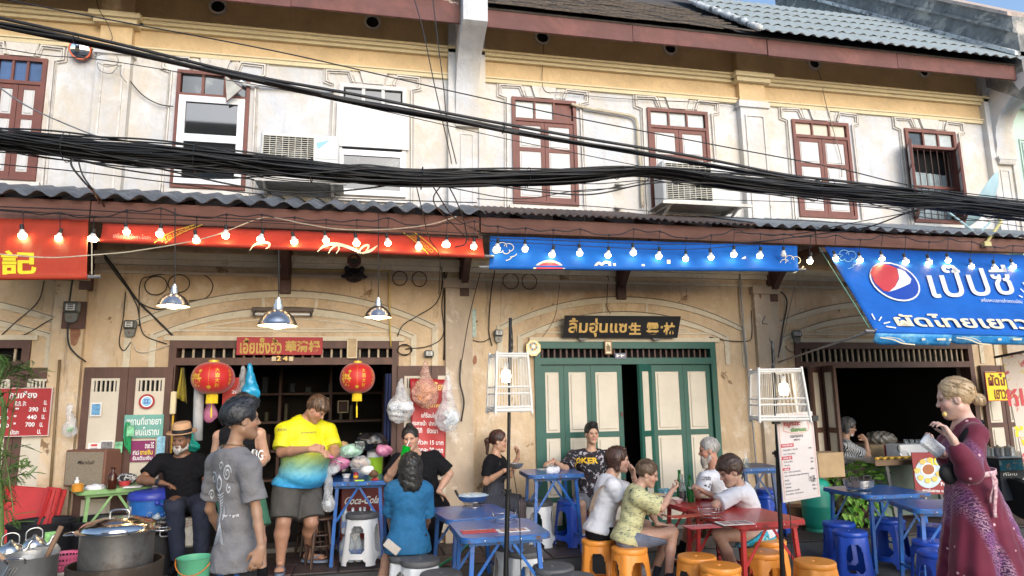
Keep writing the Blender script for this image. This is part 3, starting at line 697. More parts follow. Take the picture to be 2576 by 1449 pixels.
# the row across the street, mirrored in the window glass
ob=thing('opposite_building','beige building with a blue corrugated canopy across the street, seen in the window glass','building',(-6,-16,-.18));q=MB();q.box(-11.5,-4,-19,-16,-.18,11.3);q.build('wall',M('beige_opposite',(.46,.30,.18),.9,var=.2,vs=.6),ob);q=MB();q.box(-11.6,-3.9,-16.2,-15.9,10.5,10.7);q.build('cornice',CREAM,ob)
for k in range(4):q=MB();q.box(-11+k*1.8,-10+k*1.8,-16.03,-15.98,8.9,9.9);q.build('window',GLASSK,ob)
q=corr_sheet(-11.5,-4,.25,.04,(-14.8,7.9),(-16,8.5),.01,6);q.build('blue_canopy',M('blue_tin',(.03,.09,.25),.6),ob);q=MB();q.box(-11.5,-4,-15.9,-15.8,7.0,7.9);q.build('signboard_band',BLACK,ob)
# ============ people: smooth solid fields turned into one continuous skin
def _axis(lo,hi,st,fst,zones):
 xs=[lo];
 while xs[-1]<hi:
  x=xs[-1];xs.append(x+(fst if any(a-st<=x<=b for a,b in zones)else st))
 return np.array(xs,dtype=np.float32)
class Field:
 def __init__(s,lo,hi,st=.009,fst=None,zones=()):
  fst=fst or st
  s.ax=[_axis(lo[i],hi[i],st,fst,[(z[0][i],z[1][i])for z in zones])for i in range(3)]
  s.F=np.full([len(a)for a in s.ax],.3,dtype=np.float32)
 def _sub(s,lo,hi):
  sl=[];g=[]
  for i in range(3):
   a=np.searchsorted(s.ax[i],lo[i]);b=np.searchsorted(s.ax[i],hi[i])
   if b<=a:return None,None
   sl.append(slice(a,b));sh=[1,1,1];sh[i]=-1;g.append(s.ax[i][a:b].reshape(sh))
  return tuple(sl),g
 def _mix(s,sl,d,k,op):
  F=s.F[sl]
  if op=='u':a,b,sg=F,d,1
  elif op=='s':a,b,sg=-F,d,-1 # subtract
  elif op=='i':a,b,sg=-F,-d,-1 # intersect
  if k>0:h=np.maximum(k-np.abs(a-b),0)/k;r=np.minimum(a,b)-h*h*k*.25
  else:r=np.minimum(a,b)
  s.F[sl]=sg*r
 def cone(s,a,b,ra,rb,k=.02,op='u',cut=None):
  a=np.array(a,float);b=np.array(b,float);r=max(ra,rb)+k+.03
  sl,g=s._sub(np.minimum(a,b)-r,np.maximum(a,b)+r)
  if sl is None:return s
  ba=b-a;L2=float(ba@ba)+1e-12;px_,py_,pz_=g[0]-a[0],g[1]-a[1],g[2]-a[2]
  tr=(px_*ba[0]+py_*ba[1]+pz_*ba[2])/L2;t=np.clip(tr,0,1)
  d=np.sqrt((px_-t*ba[0])**2+(py_-t*ba[1])**2+(pz_-t*ba[2])**2)-(ra+(rb-ra)*t)
  if cut is not None:d=np.maximum(d,(tr-cut)*math.sqrt(L2))
  s._mix(sl,d,k,op);return s
 def ell(s,c,r,R=None,k=.02,op='u'):
  c=np.array(c,float);r=np.array(r,float);m_=r.max()+k+.03;sl,g=s._sub(c-m_,c+m_)
  if sl is None:return s
  X,Y,Z=g[0]-c[0],g[1]-c[1],g[2]-c[2]
  if R is not None:
   R=np.array(R);x=X*R[0,0]+Y*R[1,0]+Z*R[2,0];y=X*R[0,1]+Y*R[1,1]+Z*R[2,1];z=X*R[0,2]+Y*R[1,2]+Z*R[2,2]
  else:x,y,z=X,Y,Z
  k0=np.sqrt((x/r[0])**2+(y/r[1])**2+(z/r[2])**2)+1e-6;k1=np.sqrt((x/r[0]**2)**2+(y/r[1]**2)**2+(z/r[2]**2)**2)+1e-6
  s._mix(sl,k0*(k0-1)/k1,k,op);return s
 def cutplane(s,p,n,k=.0):
  """keeps the side n points away from"""
  n=np.array(n,float);n/=np.linalg.norm(n);g=[s.ax[0].reshape(-1,1,1),s.ax[1].reshape(1,-1,1),s.ax[2].reshape(1,1,-1)]
  d=(g[0]-p[0])*n[0]+(g[1]-p[1])*n[1]+(g[2]-p[2])*n[2];s.F=np.maximum(s.F,d.astype(np.float32));return s
 def wrinkle(s,amp,freq,seed,dirs=None,n=7,z0=None,z1=None):
  rg=np.random.default_rng(seed);g=[s.ax[0].reshape(-1,1,1),s.ax[1].reshape(1,-1,1),s.ax[2].reshape(1,1,-1)]
  w=np.zeros_like(s.F);wx=.03*np.sin(g[1]*23+g[2]*17+seed)+.02*np.sin(g[0]*31-g[2]*11);wz=.03*np.sin(g[0]*19+g[1]*25+seed*2)+.02*np.sin(g[1]*37+g[0]*9)
  for i in range(n):
   d=rg.normal(size=3)
   if dirs is not None:d=d*.45+np.array(dirs)*rg.choice([-1,1])
   d/=np.linalg.norm(d);f=freq*rg.uniform(.6,1.7)
   v=np.sin(((g[0]+wx)*d[0]+(g[1]+wx*.6)*d[1]+(g[2]+wz)*d[2])*f+rg.uniform(0,6.3));w+=((1.3-2.6*np.abs(v)**.55)if i%2 else v*np.abs(v)).astype(np.float32)*rg.uniform(.5,1)*(.45+.55*np.sin(g[0]*rg.uniform(4,11)+g[2]*rg.uniform(4,11)+rg.uniform(0,6))).astype(np.float32)
  s.F+=w*amp/math.sqrt(n);return s
 def mesh(s,name):
  F=s.F;I=F<0;nx,ny,nz=F.shape
  c8=[I[i:nx-1+i,j:ny-1+j,k:nz-1+k]for i in(0,1)for j in(0,1)for k in(0,1)]
  al=c8[0].copy();an=c8[0].copy()
  for c in c8[1:]:al&=c;an|=c
  act=an&~al;ci=np.argwhere(act);n=len(ci);idx=np.full(act.shape,-1,np.int32);idx[act]=np.arange(n)
  A=s.ax;P=np.zeros((n,3));C=np.zeros(n)
  for ax in range(3):
   o=[0,1,2];o.remove(ax)
   for u in(0,1):
    for v in(0,1):
     q0=ci.copy();q0[:,o[0]]+=u;q0[:,o[1]]+=v;q1=q0.copy();q1[:,ax]+=1
     f0=F[q0[:,0],q0[:,1],q0[:,2]];f1=F[q1[:,0],q1[:,1],q1[:,2]];mk=(f0<0)!=(f1<0)
     t=np.where(mk,f0/(f0-f1+1e-12),0)
     for a_ in range(3):
      p0=A[a_][q0[:,a_]];p1=A[a_][q1[:,a_]];P[:,a_]+=np.where(mk,p0+(p1-p0)*t,0)
     C+=mk
  P/=np.maximum(C,1)[:,None];quads=[]
  for ax in range(3):
   o=[(ax+1)%3,(ax+2)%3];sa=[slice(None)]*3;sb=[slice(None)]*3;sa[ax]=slice(0,-1);sb[ax]=slice(1,None)
   a=I[tuple(sa)];b=I[tuple(sb)];e=np.argwhere(a!=b)
   e=e[(e[:,o[0]]>0)&(e[:,o[1]]>0)&(e[:,o[0]]<F.shape[o[0]]-1)&(e[:,o[1]]<F.shape[o[1]]-1)]
   ins=a[e[:,0],e[:,1],e[:,2]];q=[]
   for du,dv in((0,0),(-1,0),(-1,-1),(0,-1)):
    p=e.copy();p[:,o[0]]+=du;p[:,o[1]]+=dv;q.append(idx[p[:,0],p[:,1],p[:,2]])
   q=np.stack(q,1);q[~ins]=q[~ins][:,::-1];quads.append(q)
  Q=np.concatenate(quads);Q=Q[(Q>=0).all(1)]
  s.P,s.Q=P,Q
  return s
 def smooth(s,it=1):
  P,Q=s.P,s.Q
  for _ in range(it):
   acc=np.zeros_like(P);c=np.zeros(len(P))
   for i in range(4):
    a,b=Q[:,i],Q[:,(i+1)%4]
    for d_ in range(3):acc[:,d_]+=np.bincount(a,P[b,d_],len(P))+np.bincount(b,P[a,d_],len(P))
    c+=np.bincount(a,minlength=len(P))+np.bincount(b,minlength=len(P))
   P=P*.5+.5*acc/np.maximum(c,1)[:,None]
  s.P=P;return s
 def build(s,name,mats,parent,col=None,smooth=1):
  s.mesh(name)
  if smooth:s.smooth(smooth)
  off=wloc(parent);P=s.P-np.array(off);Q=s.Q
  me=bpy.data.meshes.new(name);me.vertices.add(len(P));me.vertices.foreach_set('co',P.astype(np.float32).ravel())
  me.loops.add(len(Q)*4);me.loops.foreach_set('vertex_index',Q.astype(np.int32).ravel());me.polygons.add(len(Q));me.polygons.foreach_set('loop_start',np.arange(0,len(Q)*4,4,dtype=np.int32))
  try:me.polygons.foreach_set('loop_total',np.full(len(Q),4,np.int32))
  except Exception:pass
  me.polygons.foreach_set('use_smooth',np.ones(len(Q),bool));me.materials.append(mats);me.update(calc_edges=True);me.validate()
  if col is not None:
   c=np.ones((len(P),4),np.float32);c[:,:3]=col(s.P);at=me.color_attributes.new('Col','FLOAT_COLOR','POINT');at.data.foreach_set('color',c.ravel())
  return link_mesh(name,me,parent)
def skin_mat():
 m,nt,b,vec=new_mat('skin');at=nd(nt,'ShaderNodeAttribute',attribute_name='Col')
 c=mixc(nt,ramp(nt,noise(nt,vec,35,4,.6),.35,.75),at.outputs['Color'],(.9,.78,.74),'MULTIPLY');nt.links.new(c,b.inputs['Base Color'])
 b.inputs['Roughness'].default_value=.5;b.inputs['Subsurface Weight'].default_value=.12;b.inputs['Subsurface Radius'].default_value=(1,.35,.2);b.inputs['Subsurface Scale'].default_value=.01
 return m
SKIN=skin_mat()
EYEW=M('eye_white',(.30,.26,.24),.25,var=0);EYEI=M('eye_iris',(.015,.010,.008),.15,var=0)
def hairmat(name,c,c2=None):
 return M('hair_'+name,c,.42,var=.3,vs=20,grain=(c2 or tuple(x*2.2+.01 for x in c),60,.75,(1,1,.15)),bump=.5,bs=90,spec=.6)
def frame3(f,up=(0,0,1)):
 """columns: right, forward, up"""
 f=Vector(f).normalized();up=Vector(up);r=f.cross(up).normalized();u=r.cross(f);return Matrix((r,f,u)).transposed()
def hframe(yaw,pitch=0,roll=0):
 """face direction: yaw 0 looks at +Y (the wall), 180 at the camera, 90 to the right (+X)"""
 return(Matrix.Rotation(rad(-yaw),3,'Z')@Matrix.Rotation(rad(pitch),3,'X')@Matrix.Rotation(rad(roll),3,'Y'))
def hand(f,w,d,n,side,curl=.5,sc=1.,spread=.0,el=None,thumb=.6):
 """hand from wrist w along d, palm facing n; side=+1: thumb on the (d x n) side"""
 w=Vector(w);d=Vector(d).normalized();n=Vector(n);n=(n-d*n.dot(d)).normalized();t=d.cross(n)*side;s_=sc
 for k in(-1,1):f.cone(w+t*.012*k*s_,w+d*.082*s_+t*.026*k*s_,.017*s_,.0135*s_,.012)
 f.cone(w,w+d*.08*s_,.022*s_,.016*s_,.012)
 for i,(o,L)in enumerate(((.030,.070),(.010,.080),(-.010,.074),(-.029,.058))):
  p=w+d*.084*s_+t*o*s_;c=curl*(1+.12*(i-1));a=c*.55;dr=d+t*(o*spread*20)
  for j,(seg,r0,r1)in enumerate(((.44,.0092,.0086),(.32,.0086,.0080),(.26,.0080,.0068))):
   v=(dr.normalized()*math.cos(a)+n*math.sin(a));q=p+v*L*seg*s_;f.cone(p,q,r0*s_,r1*s_,.004);p=q;a+=c*.95
 p=w+d*.022*s_+t*.020*s_;v=(d*.62+t*.72+n*thumb*.5).normalized();q=p+v*.038*s_;f.cone(p,q,.0145*s_,.0115*s_,.012)
 v=(d*.85+t*.15*(1-thumb)+n*thumb*.8).normalized();p=q+v*.03*s_;f.cone(q,p,.0108*s_,.0095*s_,.005);f.cone(p,p+(v+n*.2*thumb)*.022*s_,.0095*s_,.0078*s_,.005)
def gz(y):return 0. if y>-1.12 else-.18 if y<-1.55 else-.18*(-1.12-y)/.43
def strands(ho,root,H,HF,Hs,st,seed,mt,k=1.):
 me=ho.data;rg=random.Random(seed);o=wloc(root);bv=BVHTree.FromPolygons([v.co for v in me.vertices],[tuple(p.vertices)for p in me.polygons]);mb=MB();n=len(me.vertices);c=H(0,-.01,.04)-o
 tied=st in('bun','topbun','pony')
 for i in range(int(210*k)):
  p=me.vertices[rg.randrange(n)].co.copy();a=Vector((rg.uniform(-.35,.35),rg.uniform(-.35,.35),rg.uniform(-.2,.2)));pts=[p];L=rg.uniform(.010,.019)*(.8 if tied else 1.)
  loc=HF.transposed()@(p-c)
  if tied:base=(H(0,-.12,.0 if st!='topbun' else.12)-o-p).normalized()
  elif st in('quiff','fringe')and loc.z>.02:base=HF@Vector((.3*math.copysign(1,loc.x),1,.35 if st=='quiff' else-.5))
  elif st=='crop' and loc.z>.04:base=HF@Vector((.2,.9,-.2))
  else:base=Vector((0,0,-1))+HF@Vector((0,-.2,0))
  for j in range(4):
   q=bv.find_nearest(p)
   if q[0]is None:break
   nn=q[1];d=(base.normalized()+a);d=(d-nn*d.dot(nn));d=d.normalized()if d.length>1e-4 else a.normalized();lift=.0012+(.004*rg.random()if j==3 else 0);p=q[0]+d*L+nn*lift;pts.append(p)
  if len(pts)==5:mb.tube(pts,[.0009,.0022,.0024,.0018,.0005],3)
 mb.v=[tuple(Vector(v)+o)for v in mb.v];mb.build('hair_strands',mt,root,True,kind='stuff')
def person(label,J,skin=(.42,.25,.16),sc=1.,girth=1.,belly=0.,hs=1.,step=.0095,top=None,bottom=None,hair=None,feet='shoe',beard=None,sex='m',brow=(.02,.015,.012),group=None,shoe=None,bust=0,lipc=None,cat='person',armg=1.,seed=1,shank_only=False,sock=None):
 g=lambda k:Vector(J[k])if k in J else None
 root=thing('person',label,cat,J['root'],group)
 J=dict(J);az=math.degrees(math.atan2(J['root'][0],J['root'][1]-CAMY)) # facings are given relative to the line of sight
 J['face']=(J['face'][0]+az,*J['face'][1:]);J['chest_yaw']=J.get('chest_yaw',J['face'][0]-az)+az
 if 'pelvis_yaw' in J:J['pelvis_yaw']+=az
 hd=g('head');HF=hframe(*J['face']);nb=g('neck');pv=g('pelvis');cy=J.get('chest_yaw',J['face'][0]);py_=J.get('pelvis_yaw',cy)
 spine=(nb-pv).normalized();cr=Vector((math.cos(rad(-cy)),math.sin(rad(-cy)),0));cr=(cr-spine*cr.dot(spine)).normalized();CF=Matrix((cr,spine.cross(cr),spine)).transposed()
 pr=Vector((math.cos(rad(-py_)),math.sin(rad(-py_)),0));PF=Matrix((pr,Vector((0,0,1)).cross(pr),Vector((0,0,1)))).transposed()
 L=(nb-pv).length;G_=girth
 sh={s:g('sh'+s)or nb+CF@Vector(((-1 if s=='L' else 1)*.175*sc*J.get('shw',1),0,-.055*sc))for s in 'LR'}
 hip={s:pv+PF@Vector(((-1 if s=='L' else 1)*.085*sc*(1+(G_-1)*.6),0,-.02*sc))for s in 'LR'}
 el={s:g('el'+s)for s in 'LR'};wr={s:g('wr'+s)for s in 'LR'};kn={s:g('kn'+s)for s in 'LR'};an={s:g('an'+s)for s in 'LR'}
 GZ_={}
 for s in 'LR':
  if an[s]is not None:GZ_[s]=gz(an[s].y);an[s].z=min(an[s].z,GZ_[s]+.12)if J.get('ft'+s)else an[s].z;an[s].z=max(an[s].z,GZ_[s]+.085)
 pts=[hd,nb,pv]+[x for D in(sh,hip,el,wr,kn,an)for x in D.values()if x is not None]
 lo=np.min([p[:]for p in pts],0)-.26;hi=np.max([p[:]for p in pts],0)+.26;lo[2]=max(lo[2],-.185)
 Hs=.96*sc*hs;H=lambda*a:hd+HF@(Vector(a)*Hs)
 zones=[(np.array(hd)-.13*Hs,np.array(hd)+.13*Hs)]
 f=Field(lo,hi,step*1.04,step*.60,zones)
 # torso
 wch,dch=.150*sc*(1+(G_-1)*.75),.095*sc*(1+(G_-1)*.8)
 R_=np.array(CF)
 torso=[(nb-spine*L*.26+CF@Vector((0,.012,0)),(wch,dch*1.08,.15*sc),R_,.05),(nb-spine*L*.12,(wch*.93,dch*.78,.095*sc),R_,.05),
             (nb-spine*L*.58+CF@Vector((0,.012+belly*.6,0)),(.122*sc*G_+belly*.5,(.088*sc*G_+belly),.17*sc),R_,.06),
             (pv+spine*L*.16+CF@Vector((0,belly*.75,0)),(.135*sc*G_+belly*.4,.095*sc*G_+belly*.8,.13*sc),R_,.06),
             (pv,(.150*sc*G_,.105*sc*G_,.11*sc),np.array(PF),.05)]
 if bust:torso+=[(nb-spine*L*.34+CF@Vector((s*.065*sc,.075*sc+bust*.3,0)),(.06*sc+bust*.4,.05*sc+bust*.6,.06*sc+bust*.3),R_,.04)for s in(-1,1)]
 for c,r,R__,k in torso:f.ell(c,r,R__,k)
 for s in 'LR':f.cone(nb-spine*.035*sc,sh[s],.050*sc,.050*sc*G_**.5,.04)
 f.cone(nb-spine*.03,H(0,-.018,-.045),.058*sc*G_**.5,.052*sc*G_**.4,.03)
 ag=G_**.7*armg
 for s in 'LR':
  if el[s]is not None:
   f.cone(sh[s],el[s],.047*sc*ag,.037*sc*ag,.03)
   if wr[s]is not None:
    m_=el[s].lerp(wr[s],.35);f.cone(el[s],m_,.036*sc*ag,.037*sc*ag,.02);f.cone(m_,wr[s],.037*sc*ag,.024*sc*ag**.6,.015)
    hdn=J.get('ha'+s)
    if hdn:hand(f,wr[s],hdn[0],hdn[1],hdn[2],*hdn[3:],sc=sc*J.get('hsc',1.))
  if kn[s]is not None:
   tg=G_**.8;m_=hip[s].lerp(kn[s],.45);f.cone(hip[s],m_,.082*sc*tg,.070*sc*tg,.04);f.cone(m_,kn[s],.070*sc*tg,.050*sc*tg,.02)
   if an[s]is not None:
    m_=kn[s].lerp(an[s],.32)+(PF@Vector((0,-.012,0)));f.cone(kn[s],m_,.049*sc*tg,.052*sc*tg,.02);f.cone(m_,an[s],.052*sc*tg,.032*sc*tg**.5,.02)
    if J.get('ft'+s):
     d=Vector(J['ft'+s]);d.z=0;d.normalize();a=an[s];zf=max(GZ_[s]+.03,a.z-.055);heel=Vector((a.x,a.y,zf))-d*.03*sc;ball=Vector((a.x,a.y,max(GZ_[s]+.026,zf-.005)))+d*.125*sc
     if feet!='shoe':
      f.cone(a,Vector((a.x,a.y,zf)),.036*sc,.033*sc,.02);f.cone(heel,ball,.030*sc,.024*sc,.02);sd=Vector((-d.y,d.x,0))
      f.cone(ball-sd*.02,ball+sd*.02,.020,.020,.02)
      for k in range(5):b0=ball+sd*(-.034+.017*k)*sc;f.cone(b0,b0+d*(.035 if k not in(0,)else.03)*sc-Vector((0,0,.006)),.011 if k<4 else.013,.009 if k<4 else.012,.004)
 # head
 hr=np.array(HF);E=lambda c,r,k=.015,op='u':f.ell(H(*c),np.array(r)*Hs,hr,k*Hs,op);Cn=lambda a,b,r0,r1,k=.012,op='u':f.cone(H(*a),H(*b),r0*Hs,r1*Hs,k*Hs,op)
 fw=J.get('facew',1.)
 E((0,-.012,.035),(.076,.097,.090),.02);E((0,.022,-.028),(.062*fw,.068,.086),.03);Cn((0,.02,-.05),(0,.056,-.094),.048*fw,.026,.03)
 for s in(-1,1):
  Cn((s*.046*fw,-.004,-.058),(s*.010,.062,-.100),.021,.018,.025);E((s*.036*fw,.056,-.028),(.026,.028,.026),.02)
  E((s*.031,.094,.006),(.019,.014,.012),.012,'s');E((s*.078,-.004,-.008),(.010,.020,.031),.008);E((s*.086,.004,-.004),(.006,.010,.018),.006,'s')
 E((0,.074,.026),(.048,.018,.013),.018);Cn((0,.082,.010),(0,.103,-.028),.0085,.0125,.012)
 for s in(-1,1):E((s*.012,.094,-.033),(.009,.010,.008),.006)
 op_=J.get('mouth',0);E((0,.086,-.056),(.024,.0095,.0075),.006);E((0,.084,-.068-op_*.5),(.021,.0095,.008),.006)
 if op_:E((0,.094,-.061-op_*.2),(.014,.012,.003+op_*.4),.003,'s')
 else:E((0,.0985,-.0615),(.022,.006,.0014),.003,'s')
 E((0,.070,-.100),(.020,.018,.015),.015)
 sk=np.array(skin);lip=np.array(lipc)if lipc else sk*np.array([1.02,.66,.62]);HFi=np.array(HF).T;hd_=np.array(hd)
 def col(P):
  q=((P-hd_)@HFi.T)/Hs;c=np.tile(sk,(len(P),1)).astype(float);x,y,z=q[:,0],q[:,1],q[:,2];inh=(np.abs(x)<.1)&(np.abs(y)<.13)&(z>-.13)&(z<.14)
  m_=inh&(y>.078)&(np.abs(x)<.023)&(z>-.078)&(z<-.050);c[m_]=lip
  m_=inh&(y>.04)&(np.abs(z+.025)<.022)&(np.abs(x)>.022);c[m_]=c[m_]*np.array([1.04,.92,.90])
  m_=inh&(y>.07)&(np.abs(z-.004)<.013)&(np.abs(np.abs(x)-.031)<.020);c[m_]=c[m_]*np.array([.78,.70,.68])  # shade of the eye sockets painted into the skin
  m_=inh&(y>.07)&(np.abs(z-.005)<.003)&(np.abs(np.abs(x)-.031)<.018);c[m_]=c[m_]*.45  # upper lid shadow painted as a dark line
  if J.get('stubble'):m_=inh&(z<-.048)&(y>.0)&~((y>.078)&(np.abs(x)<.022)&(z>-.072)&(z<-.052));c[m_]=c[m_]*(1-J['stubble'])+.02*J['stubble']
  return c
 body=f.build('body',SKIN,root,col)
 # eyes, brows
 for s in(-1,1):
  M_=Matrix.Translation(H(s*.031,.0752,.003))@HF.to_4x4()@Matrix.Diagonal((Hs,Hs,Hs,1))
  q=MB();q.ball((0,0,0),.0112,10,8,(1.15,1,.42),M_);q.mi=1;q.ball((J.get('gaze',0)*.004,.0078,-.0005),.0062,8,6,(1,.9,.9),M_);q.build('eye',[EYEW,EYEI],root,smooth=True)
  q=MB();z0=.026;pts=[H(s*a,y,z0+dz)for a,y,dz in((.012,.0895,-.002),(.022,.088,.002),(.034,.0825,.003),(.046,.071,-.003))]
  q.tube(pts,[.0035*Hs,.0042*Hs,.0036*Hs,.0016*Hs],5);q.build('eyebrow',M('brow_%d_%d'%(int(brow[0]*100),int(brow[1]*100)),brow,.8),root)
 if beard:
  q=Field(np.array(hd)-.2*Hs,np.array(hd)+.2*Hs,step*.6);Eb=lambda c,r,k=.012,op='u':q.ell(H(*c),np.array(r)*Hs,hr,k*Hs,op);Cb=lambda a,b,r0,r1,k=.012,op='u':q.cone(H(*a),H(*b),r0*Hs,r1*Hs,k*Hs,op)
  n=beard.get('len',.01);
  for s in(-1,1):Cb((s*.062*fw,.0,-.03),(s*.052*fw,.012,-.075),.014,.016);Cb((s*.052*fw,.012,-.075),(s*.012,.066,-.100-n*.4),.022,.022+n*.3,.02);Cb((s*.024,.086,-.052),(0,.094,-.045),.0055,.0065,.006);Cb((s*.026,.083,-.055),(s*.026,.07,-.09),.009,.016,.015)
  Cb((0,.066,-.092),(0,.07,-.115-n),.026,.018+n*.25,.02);Eb((0,.070,-.092),(.036,.030,.024),.02)
  Eb((0,.092,-.064),(.018,.016,.008),.005,'s');q.wrinkle(.0022*Hs,420,seed+9)
  q.build('beard',hairmat(beard['name'],beard['col'],beard.get('c2')),root)
 # hair
 if hair:
  st=hair['style'];q=Field(np.array(hd)-.36*Hs if hair.get('long')else np.array(hd)-.2*Hs,np.array(hd)+.2*Hs,step*.62)
  Eh=lambda c,r,k=.015,op='u':q.ell(H(*c),np.array(r)*Hs,hr,k*Hs,op);Ch=lambda a,b,r0,r1,k=.012,op='u':q.cone(H(*a),H(*b),r0*Hs,r1*Hs,k*Hs,op)
  v=hair.get('vol',.012);Eh((0,-.018,.042),(.078+v,.098+v,.090+v),.01)
  # remove the face: everything in front of and below a hairline
  hl=hair.get('line',.062)
  Eh((0,.108,-.030),(.072,.080,.082+hl*.5),.02,'s');Eh((0,.06,-.10),(.1,.09,.085),.03,'s')
  for s in(-1,1):Eh((s*.085,.022,-.03),(.03,.032,.045 if st!='long' else.001),.012,'s')
  nk=hair.get('nape',-.045)
  if not hair.get('long'):Eh((0,-.05,nk-.075),(.12,.12,.075),.02,'s')
  if st=='fringe':Eh((0,.066,.062),(.062,.036,.035),.02);
  if st=='quiff':Eh((0,.035,.115),(.062,.062,.035),.03);Eh((.02,.06,.1),(.04,.03,.03),.02)
  if st=='bun':Eh((0,-.122,-.028),(.038,.036,.036),.014);Eh((.015,-.14,-.05),(.022,.02,.022),.01)
  if st=='topbun':Eh((0,-.04,.135),(.04,.042,.038),.01)
  if st=='pony':Ch((0,-.10,.02),(0,-.145,.0),.022,.028);Ch((0,-.145,0),(0,-.135,-.16),.030,.014,.03)
  if st=='long':
   for s in(-1,1):Ch((s*.070,-.02,.02),(s*.075,-.03,-.13),.035,.030,.04)
   Ch((0,-.075,.02),(0,-.075,-.15),.06,.045,.05);Ch((-.03,-.07,-.05),(-.04,-.06,-.17),.05,.035,.05);Ch((.03,-.07,-.05),(.04,-.06,-.17),.05,.035,.05)
  if st=='bob':
   for s in(-1,1):Ch((s*.066,-.025,.02),(s*.068,-.02,-.085),.034,.024,.04)
   Ch((0,-.07,.02),(0,-.06,-.09),.06,.04,.05)
  q.wrinkle(hair.get('rough',.003)*Hs,hair.get('freq',190),seed,n=9,dirs=tuple(HF@Vector((1,.3,.15))));ho=q.build('hair',hairmat(hair['name'],hair['col'],hair.get('c2')),root);strands(ho,root,H,HF,Hs,st,seed,hairmat(hair['name'],hair['col'],hair.get('c2')),hair.get('strand',1.))
 ctx=dict(root=root,f=f,J=J,nb=nb,pv=pv,spine=spine,CF=CF,PF=PF,torso=torso,sh=sh,hip=hip,el=el,wr=wr,kn=kn,an=an,sc=sc,G=G_,ag=ag,lo=lo,hi=hi,H=H,HF=HF,L=L,Hs=Hs,body=body,seed=seed,step=step,hd=hd)
 if top:ctx['top']=shirt(ctx,**top)
 if bottom:ctx['bottom']=pants(ctx,**bottom)
 if shoe:
  for s in 'LR':
   if an[s]is None or not J.get('ft'+s):continue
   d=Vector(J['ft'+s]);d.z=0;d.normalize();a=an[s];sd=Vector((-d.y,d.x,0));zf=max(gz(a.y)+.03,a.z-.055)
   if shoe['kind']=='flipflop':
    q=MB();n=22;out=[]
    for k in range(n):
     t=2*PI*k/n;u_=math.cos(t);w_=math.sin(t);out.append(Vector((a.x,a.y,0))+d*(.055+u_*.135)*sc+sd*w_*(.046+.008*u_)*sc)
    zb=zf-.03;q.add([Vector((p.x,p.y,zb-.022))for p in out]+[Vector((p.x,p.y,zb))for p in out],[tuple(range(n)),tuple(range(2*n-1,n-1,-1))]+[(i,i+n,(i+1)%n+n,(i+1)%n)for i in range(n)])
    tp=Vector((a.x,a.y,zb+.045))+d*.13;
    for k in(-1,1):q.tube(catmull([tp+d*.02-V(0,0,.03),tp-d*.01+sd*.012*k,Vector((a.x,a.y,zb+.028))+d*.075+sd*.038*k,Vector((a.x,a.y,zb))+d*.03+sd*.044*k],4),.0075,6)
    q.build('flip_flop',shoe['mat'],root,smooth=40)
   else:
    q=Field(np.array(a)-.22,np.array(a)+.22,.008);q.cone(Vector((a.x,a.y,zf+.01))-d*.03,Vector((a.x,a.y,zf-.002))+d*.13,.042*sc,.034*sc,.03);q.cone(a+V(0,0,.01),Vector((a.x,a.y,zf)),.044*sc,.04*sc,.03);q.cutplane((a.x,a.y,zf-.034),(0,0,-1))
    q.cutplane((a.x,a.y,a.z+.035),(0,0,1));q.build('shoe',shoe['mat'],root)
   if sock:q=Field(np.array(a)-.16,np.array(a)+.16,.008);q.cone(a-V(0,0,.03),a.lerp(kn[s],.3),.042*sc,.044*sc,.01,cut=.95);q.build('sock',sock,root)
 return ctx
